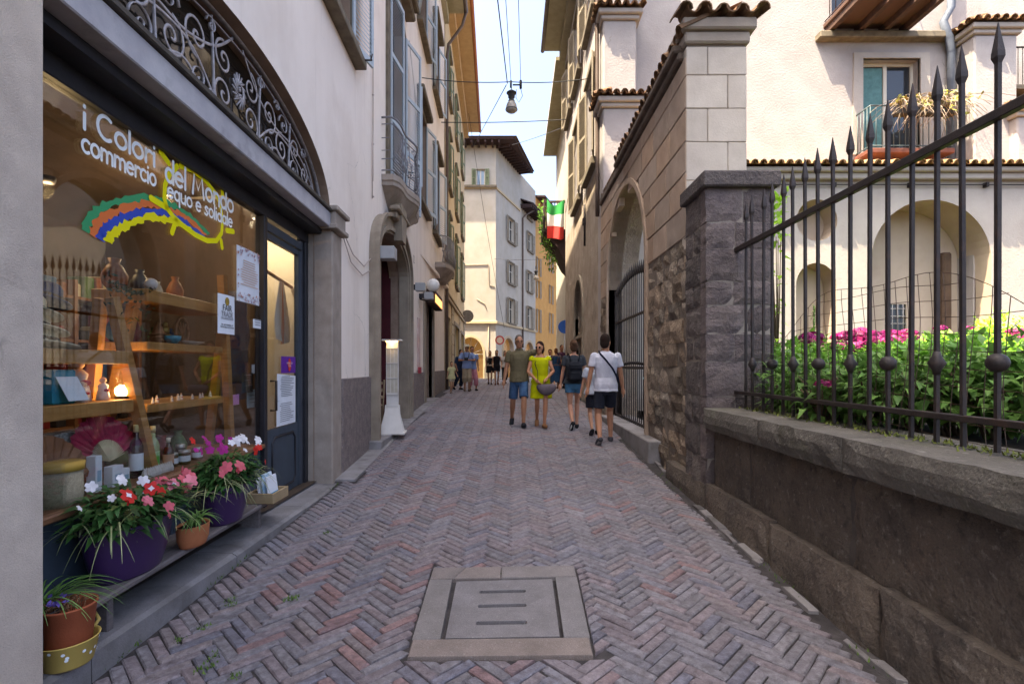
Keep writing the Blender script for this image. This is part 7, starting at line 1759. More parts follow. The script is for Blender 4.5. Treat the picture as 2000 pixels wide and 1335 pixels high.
def skin(c):
    if c not in skins: skins[c] = M('skin_'+str(len(skins)), hexc(c), tuple(v*.85 for v in hexc(c)), 9, .55, .05, 60)
    return skins[c]
cl_cache = {}
def cloth(name, c, c2=None, sc=8, bump=.5):
    if name not in cl_cache: cl_cache[name] = M(name, hexc(c), hexc(c2) if c2 else tuple(v*.82 for v in hexc(c)), sc, .9, bump, 26, bdist=.012, spec=.15)
    return cl_cache[name]
def person(label, px, Y, H, rot, sex, pose, wear, skin_c, hair, detail=True, group=None, X=None):
    X = (px-1000)/1000*Y if X is None else X; k = H/1.75
    t = thing('person', label, 'person', (X, Y, zg(Y)), group, rot); vox = .0075 if detail else .014
    m = MB(); fem = sex == 'f'
    sw = (.165 if fem else .19)*k; hw = .085*k
    tors = [(.80, .10, .09), (.88, .165 if fem else .155, .115), (.95, .172 if fem else .16, .118), (1.06, .128 if fem else .145, .095), (1.18, .138 if fem else .16, .105), (1.30, .155 if fem else .178, .115), (1.39, .16 if fem else .185, .10), (1.445, .11 if fem else .125, .075), (1.48, .06, .058)]
    lean = pose.get('lean', 0); sway = pose.get('sway', 0)
    def tz(z): return (sway*k*(z-.9), -lean*k*(z-.9), z*k)
    m.loft([ell(tz(z), rx*k, ry*k) for z, rx, ry in tors])
    nk = Vector(tz(1.46)); hd = Vector(tz(1.63))+Vector((pose.get('hx', 0)*k, pose.get('hy', -.015)*k, 0)); m.tube([nk, nk.lerp(hd, .6)], [.058*k if not fem else .048*k]*2, 12)
    ht = pose.get('hturn', 0); hr = Matrix.Rotation(ht, 3, 'Z')
    def hp(x, y, z): return hd+hr @ Vector((x*k, y*k, z*k))
    h = MB(); h.ball((0, 0, .015), .1, 18, 0, (.76, .95, 1.12)); h.ball((0, -.025, -.055), .07, 14, 0, (.82, .9, .95)); h.ball((0, -.055, -.095), .03, 10, 0, (1.1, .9, .8))
    h.tube([(0, -.092, .03), (0, -.112, -.018), (0, -.10, -.03)], [.008, .014, .011], 8)
    for s in (-1, 1): h.ball((s*.078, .008, -.008), .028, 8, 0, (.35, .7, 1.1))
    m.add([hp(*v) for v in h.v], h.f, 0, True)
    limbs = {}
    for s, nm in ((-1, 'l'), (1, 'r')):
        hip = Vector(tz(.91))+Vector((s*hw, 0, 0)); f = pose['feet'][0 if s < 0 else 1]     # (x, y, lift, toe)
        ank = Vector((s*f[0]*k, f[1]*k, (.085+f[2])*k)); kn, ank = ik(hip, ank, .44*k, .425*k, (s*.05, -1, 0))
        w = .9 if fem else 1.0
        capsule(m, [hip, hip.lerp(kn, .35), hip.lerp(kn, .8), kn], [.085*k*w, .08*k*w, .058*k*w, .053*k*w]); capsule(m, [kn, kn.lerp(ank, .3), kn.lerp(ank, .7), ank], [.051*k*w, .056*k*w, .040*k*w, .034*k*w])
        pit = f[3]; fd = Vector((s*.12, -cos(pit), -sin(pit))).normalized(); heel = ank-fd*.05*k+Vector((0, 0, -.045*k)); toe = ank+fd*.155*k+Vector((0, 0, -.055*k))
        m.tube([heel, heel.lerp(toe, .4)+Vector((0, 0, .008)), toe], [.034*k, .038*k, .026*k], 10)
        limbs['hip'+nm], limbs['kn'+nm], limbs['an'+nm], limbs['heel'+nm], limbs['toe'+nm] = hip, kn, ank, heel, toe
        sh = Vector(tz(1.41))+Vector((s*sw, 0, 0)); wr = Vector(pose['hands'][0 if s < 0 else 1])*k; wr = Vector((wr.x, wr.y, wr.z)); pole = pose.get('elbow', ((-.4, 1, -.1), (.4, 1, -.1)))[0 if s < 0 else 1]
        el_, wr = ik(sh, wr, .285*k, .255*k, pole); a = .9 if fem else 1.05
        capsule(m, [sh, sh.lerp(el_, .4), el_], [.052*k*a, .046*k*a, .036*k*a]); capsule(m, [el_, el_.lerp(wr, .35), wr], [.036*k*a, .037*k*a, .025*k*a])
        fd = (wr-el_).normalized(); fd = (fd+Vector(pose.get('handdir', (0, 0, 0)))).normalized(); side = fd.cross(Vector((s*1.0, 0, 0))); side = side.normalized() if side.length > .2 else Vector((0, 1, 0)); nrm = fd.cross(side)
        pc = wr+fd*.05*k; m.tube([wr, pc, wr+fd*.092*k], [.026*k, .036*k, .033*k], 10, flat=None)
        if detail:
            for q, (off, L) in enumerate(((-.027, .062), (-.009, .072), (.009, .070), (.026, .056))):
                b = wr+fd*.088*k+side*off*k; mid = b+fd*L*.5*k-nrm*s*.006*k; m.tube([b-fd*.02*k, b, mid, mid+fd*L*.42*k-nrm*s*.018*k], [.0095*k]*3+[.008*k], 6)
            b = wr+fd*.03*k-side*.028*k; m.tube([b, b-side*.03*k+fd*.025*k, b-side*.036*k+fd*.062*k], [.012*k, .0105*k, .009*k], 6)
        limbs['sh'+nm], limbs['el'+nm], limbs['wr'+nm] = sh, el_, wr
    obj('body', remesh(m, 'body', skin(skin_c), vox), t)
    # hair
    hm = MB(); st, hc = hair
    if st != 'none':
        hm.ball((0, .018, .045), .105, 18, 0, (.80, .94, 1.0)); hm.ball((0, .045, -.01), .092, 14, 0, (.86, .72, 1.05))
        if st == 'bun': hm.ball((0, .10, .06), .05, 12); hm.ball((0, .055, .02), .095, 12, 0, (.85, .75, 1))
        if st == 'bob': hm.ball((-.06, .02, -.02), .062, 10, 0, (.6, 1, 1.3)); hm.ball((.06, .02, -.02), .062, 10, 0, (.6, 1, 1.3)); hm.ball((0, .06, -.05), .08, 10, 0, (1, .6, 1))
        if st == 'long': hm.tube([(0, .06, .02), (0, .085, -.12), (0, .08, -.26)], [.085, .075, .04], 10)
        q = [(x, y, z) for x, y, z in hm.v if True]
        # keep the face free: push the front of the hair cap back above the brow
        if st == 'short': q = [(x, max(y, -.055-.0*z), z) if z > .055 else (x, max(y, .0), z) for x, y, z in q]
        else: q = [(x, max(y, -.07), z) if z > .06 else (x, max(y, -.01), z) for x, y, z in q]
        g = MB(); g.add([hp(*v) for v in q], hm.f, 0, True); obj('hair', remesh(g, 'hair', cloth('hair_'+hc, hc, None, 60, .8), vox, 3), t)
    if detail or 'glasses' in wear:
        for s in (-1, 1):
            if 'sunglasses' in wear: g = MB(); g.ball((s*.034, -.092, .012), .026, 10, 0, (1.1, .35, .8)); nm, mt = 'lens', M('dark_lens', (.01, .01, .012), None, rough=.1) if 'dark_lens' not in bpy.data.materials else bpy.data.materials['dark_lens']
            else: g = MB(); g.ball((s*.032, -.091, .012), .010, 8, 0, (1.5, .6, .7)); nm, mt = 'eye', ink
            q = MB(); q.add([hp(*v) for v in g.v], g.f, 0, True); q.build(nm, mt, t)
        g = MB(); g.tube([(-.022, -.098, -.058), (0, -.104, -.060), (.022, -.098, -.058)], [.004, .0065, .004], 6); q = MB(); q.add([hp(*v) for v in g.v], g.f, 0, True); q.build('mouth', cloth('lip', '9a5a50'), t)
        if 'eyeglasses' in wear:
            g = MB()
            for s in (-1, 1): g.tube([(s*.034+.024*cos(a*pi/6), -.100, .012+.018*sin(a*pi/6)) for a in range(13)], .003, 4); g.tube([(s*.058, -.098, .015), (s*.078, -.01, .012)], .003, 4)
            q = MB(); q.add([hp(*v) for v in g.v], g.f, 0, True); q.build('glasses', darkwood, t)
    if 'hat' in wear:
        g = MB(); g.lathe([(.17, .055), (.165, .065), (.10, .07), (.095, .12), (.07, .15), (.001, .152)], (0, 0, 0), 20); q = MB(); q.add([hp(*v) for v in g.v], g.f, 0, True); q.build('hat', straw, t)
    # upper garment
    if 'top' in wear:
        name, c, c2, z0, slv, flare = wear['top']; g = MB(); pad = .020
        prof = [r for r in tors if r[0] > .86 and r[0] < 1.45]
        rings = [ell(tz(z0), (tors[2][1]+pad+flare)*k, (tors[2][2]+pad+flare*.6)*k)]
        for z, rx, ry in prof:
            if z > z0+.03: rings.append(ell(tz(z), (rx+pad+flare*max(0, (1.1-z)/.3))*k, (ry+pad*1.1)*k))
        rings.append(ell(tz(1.455), (.095 if not fem else .085)*k, .075*k)); rings.append(ell(tz(1.485 if not fem else 1.465), .072*k, .066*k)); g.loft(rings)
        if slv > 0:
            for nm in 'lr':
                sh, e2, w2 = limbs['sh'+nm], limbs['el'+nm], limbs['wr'+nm]; end = sh.lerp(e2, min(slv, 1)); 
                g.tube([sh+Vector((0, 0, .012)), sh.lerp(e2, .3*min(slv, 1)), end], [.058*k, .063*k, .064*k], 14); g.ball(tuple(sh), .057*k, 12)
                if slv > 1: g.tube([e2, e2.lerp(w2, slv-1)], [.05*k, .043*k], 12)
        obj(name[0], wrinkle(remesh(g, name[0], cloth(name[1], c, c2), vox, 3), .004 if name[0] in ('shorts', 'trousers') else .011 if detail else .008), t)
        if 'collar' in wear: g = MB(); g.lathe([(.075*k, 1.445*k), (.078*k, 1.49*k), (.066*k, 1.50*k), (.062*k, 1.46*k)], (0, -lean*k*.55, 0), 16); g.build('collar', cloth(name[1], c, c2), t)
    if 'bottom' in wear:
        name, c, c2, z1, wide = wear['bottom']; g = MB()
        rings = [ell(tz(.80), .13*k, .10*k)]+[ell(tz(z), (rx+.016)*k, (ry+.016)*k) for z, rx, ry in tors[1:4]]; rings[0] = ell(tz(.785), .115*k, .10*k); g.loft(rings)
        for nm in 'lr':
            hp_, kn, an = limbs['hip'+nm], limbs['kn'+nm], limbs['an'+nm]; f = z1
            if f <= 1: g.tube([hp_+Vector((0, 0, .02)), hp_.lerp(kn, f*.5), hp_.lerp(kn, f)], [.092*k, (.084+wide*.35)*k, (.074+wide*.6)*k], 16)
            else: g.tube([hp_, hp_.lerp(kn, .5), kn, kn.lerp(an, f-1)], [.10*k, .09*k, (.075+wide)*k, (.062+wide)*k], 14)
        obj(name[0], wrinkle(remesh(g, name[0], cloth(name[1], c, c2), vox, 3), .004 if name[0] in ('shorts', 'trousers') else .011 if detail else .008), t)
    if 'dress' in wear:
        name, c, c2, z0, flare, slv = wear['dress']; g = MB(); rings = [ell(tz(z0), (.20+flare)*k, (.15+flare*.7)*k)]
        for z, rx, ry in tors[1:7]: rings.append(ell(tz(z), (rx+.026+flare*max(0, (1.05-z))*1.0)*k, (ry+.024)*k)) if z > z0+.05 else None
        rings.append(ell(tz(1.44), .10*k, .075*k)); rings.append(ell(tz(1.455), .075*k, .06*k)); g.loft(rings)
        if slv:
            for nm in 'lr': sh, e2 = limbs['sh'+nm], limbs['el'+nm]; g.tube([sh, sh.lerp(e2, slv)], [.06*k, .055*k], 12); g.ball(tuple(sh), .058*k, 10)
        obj(name[0], wrinkle(remesh(g, name[0], cloth(name[1], c, c2), vox, 3), .004 if name[0] in ('shorts', 'trousers') else .011 if detail else .008), t)
    if 'shoes' in wear:
        c, sole, low = wear['shoes']
        for nm in 'lr':
            he, to, an = limbs['heel'+nm], limbs['toe'+nm], limbs['an'+nm]; g = MB(); g.tube([he, he.lerp(to, .35)+Vector((0, 0, .012*k)), he.lerp(to, .75), to], [.040*k, .046*k, .044*k, .030*k], 12); g.ball(tuple(to), .031*k, 10); g.ball(tuple(he), .041*k, 10)
            if not low: g.tube([he.lerp(to, .12)+Vector((0, 0, .02)), an+Vector((0, 0, -.012))], [.040*k, .040*k], 12)
            o = obj('shoe', remesh(g, 'shoe', cloth('shoe_'+c, c, None, 20, .2), vox, 2), t)
            g = MB(); up = Vector((0, 0, -.030*k)); g.tube([he+up, he.lerp(to, .5)+up*1.1, to+up*.8], [.038*k, .043*k, .030*k], 12, flat=(1, .35)); obj('sole', g.mesh('sole', cloth('sole_'+sole, sole, None, 20, .1)), o)
    return t, limbs, k
WALK_A = [(.07, -.02, 0, 0), (.08, .26, .05, .55)]
WALK_B = [(.08, .22, .04, .5), (.07, -.06, 0, 0)]
# --- the couple coming towards the camera
man1, L1, k1 = person('man in olive polo and blue shorts with his arm round the woman in yellow', 1014, 10.2, 1.80, 0, 'm',
    dict(feet=[(.14, .30, .05, .6), (.08, -.18, 0, -.15)], hands=[(-.30, -.04, .83), (.50, .06, 1.30)], elbow=((-.5, 1, 0), (.3, 1.0, .35)), hturn=.12),
    dict(top=(('polo_shirt', 'olive_cotton'), '6b6149', '5f5641', .86, .62, .012), collar=1, bottom=(('shorts', 'blue_print_cotton'), '27405f', '4a6a8a', .86, .022), shoes=('2e2f33', '3a3a3c', True), eyeglasses=1), 'b07c5e', ('short', '6a5f58'))
wom1, L2, k2 = person('woman in yellow dress and sunglasses walking with the man in the olive polo', 1056, 10.1, 1.67, .06, 'f',
    dict(feet=[(.05, .26, .05, .6), (.06, -.14, 0, -.1)], hands=[(-.12, -.19, .98), (.10, -.20, 1.0)], elbow=((-1, .3, -.3), (1, .3, -.3)), hturn=-.5, sway=-.03),
    dict(dress=(('dress', 'yellow_cotton'), 'c2c21f', 'adb01a', .60, .03, .18), shoes=('9a6a48', '8a6a50', True), sunglasses=1), 'bd8262', ('bob', '35221c'))
# her grey shoulder bag
def bag_at(root): return Vector(root.location)
bc = Vector(wom1.location); t = thing('shoulder_bag', 'grey slouchy shoulder bag carried by the woman in the yellow dress', 'bag', (bc.x+.10, bc.y-.2, bc.z+.8))
m = MB(); b = bc+Vector((.10, -.22, .80)); m.ball(tuple(b), .15, 18, 0, (1.3, .45, .78)); m.v = [(x, y, z-(.05*(1-((x-b.x)/.19)**2) if z < b.z else .06*(1-((x-b.x)/.19)**2))) for x, y, z in m.v]; part(m, 'bag_body', cloth('grey_leather', '6a5f63', '574d52', 6, .3), t)
m = MB(); m.tube([tuple(b+Vector((-.16, 0, .05))), tuple(b+Vector((-.17, .04, .30))), tuple(bc+Vector((-.12, -.13, 1.25))), tuple(bc+Vector((-.02, .0, 1.43)))], .014, 6, flat=(1.6, .5)); part(m, 'strap', cloth('dark_strap', '2c282c'), t)
# --- the two walking away
wom2, L3, k3 = person('woman with hair bun, dark T-shirt and denim shorts walking away', 1121, 9.9, 1.70, pi, 'f',
    dict(feet=[(.07, -.12, 0, -.1), (.06, .28, .07, .8)], hands=[(-.28, -.02, .80), (.27, -.06, .84)], lean=.02),
    dict(top=(('t_shirt', 'charcoal_cotton'), '3a3d42', '33363a', .90, .55, .02), bottom=(('shorts', 'denim'), '4f7f9c', '3f6c8a', .42, .03), shoes=('2a2a2c', 'd0ccc8', True)), 'c08a70', ('bun', '5a4030'))
bc = Vector(wom2.location); t = thing('backpack', 'black leather backpack on the back of the woman in denim shorts', 'backpack', (bc.x, bc.y-.17, bc.z+1.0)); blk = cloth('black_leather', '1d1f24', '26282e', 6, .3)
m = MB(); m.loft([ell((bc.x, bc.y-.175, bc.z+z), rx, ry, 16) for z, rx, ry in ((.90, .06, .03), (.93, .135, .075), (1.05, .15, .085), (1.18, .135, .075), (1.28, .10, .055), (1.31, .04, .03))]); part(m, 'bag_body', blk, t)
m = MB(); m.box((bc.x-.10, bc.y-.275, bc.z+.95), (bc.x+.10, bc.y-.235, bc.z+1.10), 0, (1, 1, 1), None, .02); part(m, 'pocket', blk, t); m = MB(); m.box((bc.x-.12, bc.y-.265, bc.z+1.14), (bc.x+.12, bc.y-.215, bc.z+1.25), 0, (1, 1, 1), None, .02); part(m, 'flap', blk, t)
for s in (-1, 1): m = MB(); m.tube([(bc.x+s*.07, bc.y-.12, bc.z+1.28), (bc.x+s*.10, bc.y-.10, bc.z+1.42), (bc.x+s*.11, bc.y+.03, bc.z+1.46), (bc.x+s*.12, bc.y+.14, bc.z+1.33), (bc.x+s*.15, bc.y+.10, bc.z+1.05), (bc.x+s*.13, bc.y-.12, bc.z+.95)], .014, 6, flat=(1.5, .5)); part(m, 'strap', blk, t)
man2, L4, k4 = person('man in white T-shirt and dark shorts walking away beside the gate', 1183, 8.55, 1.80, pi, 'm',
    dict(feet=[(.11, -.16, 0, 0), (.13, .20, .03, .45)], hands=[(-.30, -.06, .82), (.30, .02, .84)], hturn=-.5),
    dict(top=(('t_shirt', 'white_cotton'), 'c9c9d2', 'bfbfca', .84, .62, .02), bottom=(('shorts', 'dark_navy_cotton'), '2b2e38', '24262f', .78, .03), shoes=('4a484c', '8a8684', True)), 'b37d60', ('short', '2e221d'))
bc = Vector(man2.location); t = thing('sling_strap', 'dark crossbody strap over the back of the man in the white T-shirt', 'strap', (bc.x, bc.y-.14, bc.z+1.3))
m = MB(); pts = [(-.12, -.02, 1.50), (-.11, -.10, 1.46), (-.03, -.155, 1.36), (.08, -.16, 1.22), (.16, -.12, 1.08), (.20, -.02, 1.0)]; m.tube([(bc.x+x*1.02, bc.y+y*1.05, bc.z+z*1.02) for x, y, z in pts], .016, 6, flat=(.45, 1.6)); part(m, 'band', cloth('navy_webbing', '2a3044'), t)
person('small person in pale shirt almost hidden behind the man in white T-shirt', 1160, 9.35, 1.45, pi, 'f', dict(feet=WALK_A, hands=[(-.33, -.1, 1.0), (.3, -.03, .84)]),
    dict(top=(('t_shirt', 'pale_blue_cotton'), 'b9c0cc', None, .88, .6, .03), bottom=(('shorts', 'dark_navy_cotton'), '2b2e38', None, .75, .03), shoes=('2a2a2c', '4a484c', True)), 'b9866a', ('short', '3a2a22'))
# --- people further up the street
bman, L5, k5 = person('man in straw hat and light blue shirt holding a camera at his chest', 912, 18.7, 1.68, .1, 'm', dict(feet=[(.08, .02, 0, 0), (.08, -.10, 0, 0)], hands=[(-.08, -.24, 1.18), (.08, -.24, 1.18)], elbow=((-1, .2, -.6), (1, .2, -.6))),
    dict(top=(('shirt', 'light_blue_cotton'), '7f93b8', '7083a8', .86, .8, .02), bottom=(('trousers', 'khaki_cotton'), '9a8a72', '8c7c66', 1.35, .02), shoes=('6a5648', '5a4a40', True), hat=1), 'a87558', ('none', ''), False)
bc = Vector(bman.location); t = thing('camera', 'small dark camera held by the man in the straw hat', 'camera', (bc.x, bc.y-.3, bc.z+1.15)); m = MB(); m.box((bc.x-.07, bc.y-.32, bc.z+1.12), (bc.x+.07, bc.y-.26, bc.z+1.22), 0, (1, 1, 1), None, .01); part(m, 'camera_body', darkwood, t); m = MB(); m.lathe([(.035, -.40), (.035, -.32)], (bc.x, bc.y, bc.z+1.17), 12, axis='y'); part(m, 'lens', ink, t)
for s in (-1, 1): m = MB(); m.tube([(bc.x+s*.07, bc.y-.28, bc.z+1.2), (bc.x+s*.10, bc.y-.15, bc.z+1.40), (bc.x+s*.08, bc.y-.02, bc.z+1.46)], .014, 5); part(m, 'strap', ink, t)
person('person in pink trousers and dark shoes standing just behind the man in the straw hat', 922, 19.0, 1.62, .3, 'm', dict(feet=[(.08, 0, 0, 0), (.14, -.12, 0, 0)], hands=[(-.22, -.1, .85), (.24, -.1, .85)]), dict(top=(('shirt', 'light_blue_cotton'), '7f93b8', None, .86, .6, .02), bottom=(('trousers', 'pink_check'), 'a8606a', 'b98088', 1.7, .02), shoes=('1d1c1e', '1d1c1e', True)), 'a87558', ('short', '2e221d'), False)
person('small child in pale yellow shirt near the green shop window', 882, 17.6, 1.08, .5, 'f', dict(feet=WALK_A, hands=[(-.30, -.06, .86), (.36, .04, 1.0)]), dict(top=(('t_shirt', 'pale_yellow_cotton'), 'c4bf8f', None, .80, .6, .05), bottom=(('shorts', 'pale_shorts'), 'b0a58e', None, .6, .03), shoes=('8a7a70', '8a7a70', True)), 'b98a6c', ('short', '4a362a'), False)
person('person in dark blue clothes leaning by the wall behind the child', 895, 19.6, 1.52, .8, 'm', dict(feet=WALK_B, hands=[(-.24, -.2, .9), (.26, -.1, .9)], lean=.25), dict(top=(('shirt', 'navy_cotton'), '27344c', None, .84, .9, .02), bottom=(('trousers', 'navy_cotton2'), '232b3c', None, 1.8, .02), shoes=('1d1c1e', 'c0bcb8', True)), 'a87558', ('short', '3a2a22'), False)
person('woman in black top and black shorts walking towards the camera', 970, 24.0, 1.62, .1, 'f', dict(feet=WALK_A, hands=[(-.2, -.15, .95), (.22, -.15, .95)]), dict(top=(('top', 'black_cotton'), '1f1c1e', None, .92, .0, .02), bottom=(('shorts', 'black_cotton'), '1f1c1e', None, .5, .04), shoes=('6a3a2a', '5a3a2a', True)), 'b08062', ('long', '2a1c18'), False, 'women walking in the distance')
person('woman in pale top and black skirt a step behind the one in black', 957, 24.6, 1.60, .0, 'f', dict(feet=WALK_B, hands=[(-.2, -.05, .85), (.22, -.05, .85)]), dict(top=(('top', 'pale_beige_cotton'), 'b5a08e', None, .98, .5, .02), dress=(('skirt', 'black_cotton'), '1f1c1e', None, .62, .02, 0), shoes=('3a2a22', '3a2a22', True)), 'b08062', ('long', '3a2820'), False, 'women walking in the distance')
person('person in white shirt beyond the man in the olive polo', 986, 25.5, 1.62, .2, 'f', dict(feet=WALK_A, hands=[(-.22, -.1, .85), (.22, -.1, .85)]), dict(top=(('t_shirt', 'white_cotton2'), 'd0c8c0', None, .88, .6, .02), bottom=(('trousers', 'black_cotton'), '1f1c1e', None, 1.7, .02), shoes=('2a2a2c', '2a2a2c', True)), 'b08062', ('long', '2a1c18'), False)
person('woman in long blue dress seen from behind, beyond the backpack', 1086, 20.5, 1.60, pi, 'f', dict(feet=WALK_A, hands=[(-.2, -.15, 1.0), (.22, -.15, 1.0)]), dict(top=(('top', 'grey_brown_cotton'), '5a4a48', None, 1.0, .6, .02), dress=(('skirt', 'petrol_cotton'), '23435f', '1d3a54', .28, .03, 0), shoes=('5a3a2a', '5a3a2a', True)), 'b08062', ('short', '6a4028'), False)
person('man in dark red and navy shirt behind the woman in the long blue dress', 1097, 21.0, 1.74, .2, 'm', dict(feet=WALK_B, hands=[(-.2, -.2, 1.0), (.26, -.1, .85)]), dict(top=(('shirt', 'maroon_cotton'), '4a2230', '2a2438', .86, .7, .02), bottom=(('trousers', 'navy_cotton2'), '232b3c', None, 1.8, .02), shoes=('3a2a22', '3a2a22', True)), 'b5795a', ('short', '3a2418'), False)
person('person in white T-shirt partly hidden behind the woman in yellow', 1074, 21.5, 1.58, .1, 'm', dict(feet=WALK_A, hands=[(-.22, -.1, .85), (.22, -.1, .85)]), dict(top=(('t_shirt', 'white_cotton2'), 'd0c8c0', None, .86, .6, .02), bottom=(('trousers', 'pale_linen'), 'a8a098', None, 1.8, .02), shoes=('c0b8b0', 'c0b8b0', True)), 'b5795a', ('short', '3a2418'), False)
# ================================================================ OVERHEAD: cables, street lamps, flag balcony, signs
cab = M('black_cable', hexc('2b2b2e'), None, rough=.6)
def cable(label, p0, p1, sag, r=.012, n=16):
    p0, p1 = Vector(p0), Vector(p1); m = MB(); pts = [p0.lerp(p1, i/n)-Vector((0, 0, sag*4*(i/n)*(1-i/n))) for i in range(n+1)]; m.tube(pts, r, 5)
    o = m.build('overhead_cable', cab); tag(o, label, 'cable', 'overhead cables across the street'); return o
YL = 14.0
lc = spot(998, 160, YL)
cable('cable carrying the hanging street lamp, left half up to the pink building', LEFT.pt(YL, spot(850, 152, YL).z, 0), lc, .06, .012)
cable('cable carrying the hanging street lamp, right half to the plastered house', lc, (2.15, YL, spot(1120, 153, YL).z), .06, .012)
cable('thick dark cable rising from the lamp out of the top of the photo', spot(991, 163, YL), Vector(spot(965, -60, 10.0)), .0, .014)
cable('left thin cable rising from the lamp insulators', spot(998, 158, YL), Vector(spot(984, -60, 10.0)), .0, .008)
cable('right thin cable rising from the lamp insulators', spot(1017, 158, YL), Vector(spot(1011, -60, 10.0)), .0, .008)
cable('lower cable with small clamps crossing below the hanging lamp', LEFT.pt(19, spot(868, 239, 19).z, 0), (2.15, 19, spot(1105, 233, 19).z), .05, .016)
cable('slanting cable from the lamp down to the cream corner house', spot(989, 166, YL), spot(925, 285, 32), .0, .012)
cable('slanting cable from the roof of corner house to the plastered house', spot(1000, 283, 36), (2.15, 20, spot(1100, 246, 20).z), .05, .014)
cable('loose cable hanging down the face of the corner house', spot(905, 150, 30), spot(985, 640, 37.5), .6, .012)
cable('pale cable over the street carrying the small far lamp', spot(965, 505, 37), spot(1095, 503, 30), .1, .012)
def street_lamp(label, c, k, lit=False):
    t = thing('street_lamp', label, 'street lamp', tuple(c), 'hanging street lamps'); c = Vector(c); dm = M('lamp_iron', hexc('46484c'), hexc('3a3c40'), 10, .5, metal=.3) if 'lamp_iron' not in bpy.data.materials else bpy.data.materials['lamp_iron']
    m = MB(); m.lathe([(.02*k, .44*k), (.05*k, .42*k), (.17*k, .33*k), (.175*k, .31*k), (.12*k, .305*k), (.115*k, .16*k), (.09*k, .13*k), (.07*k, .10*k), (.11*k, .06*k), (.12*k, .02*k)], tuple(c), 18); part(m, 'housing', dm, t)
    m = MB(); m.lathe([(.115*k, .02*k), (.17*k, -.08*k), (.205*k, -.24*k), (.20*k, -.28*k), (.14*k, -.33*k), (.001, -.345*k)], tuple(c), 20); part(m, 'glass_globe', M('lamp_globe_glass', hexc('a8a29a'), hexc('97918a'), 9, .2) if 'lamp_globe_glass' not in bpy.data.materials else bpy.data.materials['lamp_globe_glass'], t)
    m = MB(); m.lathe([(.21*k, -.235*k), (.212*k, -.25*k), (.208*k, -.262*k)], tuple(c), 20); part(m, 'ring', dm, t)
    m = MB(); m.tube([c+Vector((0, 0, .43*k)), c+Vector((0, 0, .62*k))], .015*k, 6); m.tube([c+Vector((-.02*k, 0, .5*k)), c+Vector((-.02*k, 0, .74*k))], .035*k, 8); part(m, 'hanger', dm, t)
    return t
s1 = street_lamp('dark hanging street lamp with clear globe above the middle of the street', spot(999, 200, YL), .8)
m = MB(); c = spot(1017, 166, YL); m.tube([c+Vector((0, 0, -.1)), c+Vector((0, 0, .12))], .035, 8); m.tube([c+Vector((-.22, 0, .0)), c+Vector((.02, 0, .0))], .02, 6); part(m, 'insulator', ink, s1)
m = MB(); m.tube([c+Vector((.0, 0, -.1)), c+Vector((.05, 0, -.3)), c+Vector((-.05, 0, -.48)), c+Vector((-.13, 0, -.35)), c+Vector((-.12, 0, -.12))], .008, 4); part(m, 'loop_wire', cab, s1)
street_lamp('small far hanging lamp in front of the orange house', spot(1047, 538, 30), .75)
# flag balcony
fb = thing('flag_balcony', 'dark planted balcony sticking out over the street with trailing greenery', 'balcony', (1.7, 21.5, 7.0))
c0 = spot(1058, 460, 21.5); c1 = spot(1112, 520, 21.5)
m = MB(); m.box((1.30, 20.9, 7.05), (2.4, 23.0, 7.2), 0, (1, 1, 1), None, .02); part(m, 'floor_slab', roofwood, fb)
m = MB(); m.prism([(1.32, 21.0, 7.05), (2.4, 21.0, 7.05), (2.4, 21.0, 5.6), (2.2, 21.0, 5.8), (1.85, 21.0, 6.5)], (0, 1.9, 0)); part(m, 'corbel', roofwood, fb)
m = MB(); m.box((1.30, 20.9, 7.2), (1.36, 23, 8.35)); m.box((1.36, 20.9, 8.28), (2.4, 20.98, 8.36)); m.box((1.30, 20.9, 8.36), (1.40, 23, 8.42))
for i in range(9): m.box((1.40+i*.11, 20.92, 7.2), (1.43+i*.11, 20.95, 8.28))
part(m, 'railing', roofwood, fb)
iv = thing('trailing_ivy', 'trailing ivy hanging from the flag balcony', 'plant', (1.35, 21.3, 7.0)); m = MB()
for k in range(320):
    s = random.random(); p = Vector((1.32+jit(.18)+.75*max(0, s-.45), 20.92+random.random()*1.4-.1, 8.45-2.7*s+jit(.15))); leaf(m, p, Vector((jit(1), -.4+jit(.6), jit(1)-.3)), Vector((0, 0, 1)), random.uniform(.10, .2), .1, (random.uniform(.6, 1.3),)*3)
part(m, 'leaves', md_leaf, iv, False, kind='stuff')
fl = thing('italian_flag', 'green, white and red Italian flag draped over the balcony rail', 'flag', (1.72, 20.85, 8.3))
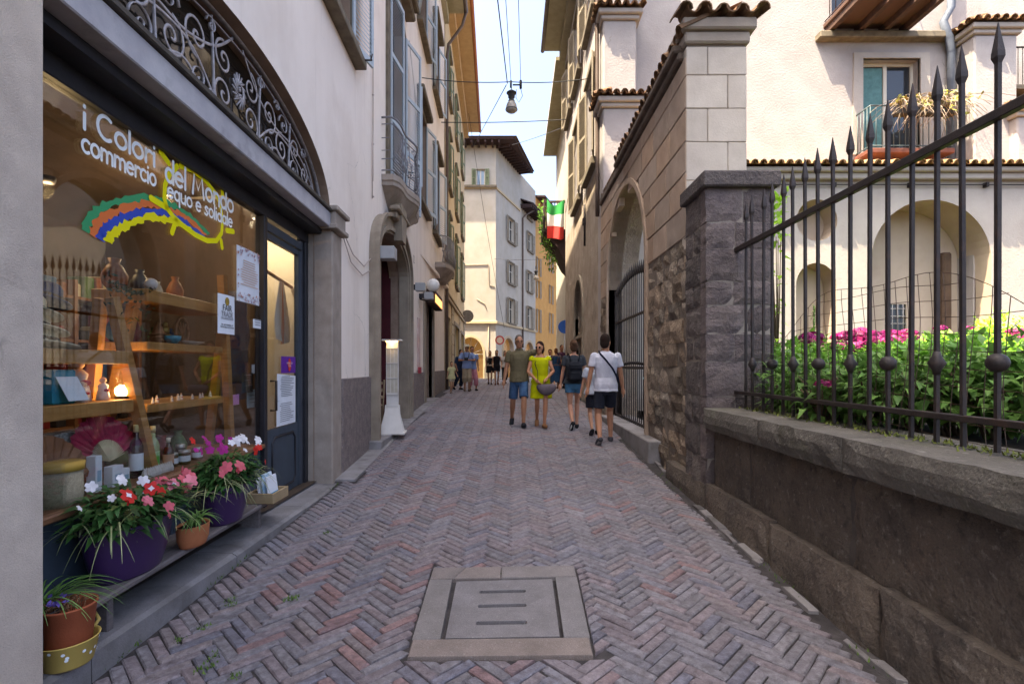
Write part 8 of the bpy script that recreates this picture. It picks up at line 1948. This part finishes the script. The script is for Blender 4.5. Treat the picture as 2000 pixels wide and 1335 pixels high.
def flagpt(u, v):   # u across, v down
    x = 1.42+.72*u; z = 8.42-1.65*v-.28*sin(pi*u)*(1-v)**1.5-.05*sin(u*7+v*3); y = 20.84-.09*sin(u*9+v*2.5)*(.4+.6*v)-.06*v; return (x+.05*v*sin(u*4), y, z)
for k, (name, c) in enumerate((('green_band', '1f8a45'), ('white_band', 'd6d2cc'), ('red_band', 'c23a36'))):
    m = MB(); N = 14; R = [[flagpt(i/N, k/3+j/18) for i in range(N+1)] for j in range(7)]; m.loft(R, 0, False, True, False); part(m, name, M('flag_'+name, hexc(c), None, rough=.85, bump=.1), fl, False)
# round blue traffic sign far off, bollard sign by the corner
ts = thing('traffic_sign', 'round blue traffic sign on the wall beyond the arched door', 'sign', tuple(spot(1103, 638, 21.0))); c = spot(1103, 638, 21.0); m = MB(); m.lathe([(.001, -.012), (.27, -.012), (.27, .012), (.001, .012)], tuple(c), 24, sm=False, axis='y'); part(m, 'disc', M('blue_sign', hexc('2456a0'), None, rough=.4), ts); m = MB(); m.tube([c+Vector((.0, .03, -2.5)), c+Vector((0, .03, .3))], .03, 6); part(m, 'post', greybox, ts)
ns = thing('no_entry_sign', 'small red rimmed round sign on a pole at the cream corner', 'sign', (0, 0, 0)); c = spot(976, 664, 36); ns.location = c; m = MB(); m.lathe([(.001, -.012), (.32, -.012), (.32, .012), (.001, .012)], tuple(c), 24, sm=False, axis='y'); part(m, 'rim', M('red_sign', hexc('b0413c'), None, rough=.5), ns)
m = MB(); m.lathe([(.001, -.016), (.22, -.016), (.22, -.013)], tuple(c), 24, sm=False, axis='y'); part(m, 'face', M('pale_sign', hexc('c9b8a8'), None, rough=.5), ns); m = MB(); m.tube([c+Vector((0, .03, -2.2)), c+Vector((0, .03, .35))], .03, 6); part(m, 'post', greybox, ns)
# downpipe between tall houses, right side lines of wire down the R facade
m = MB(); m.tube([RS.pt(12.6, 13.5, .06), RS.pt(16.5, 9.0, .05), RS.pt(20.0, 7.6, .05)], .014, 5); part(m, 'facade_wire', M('facade_wire', hexc('8d7c70'), None), house)
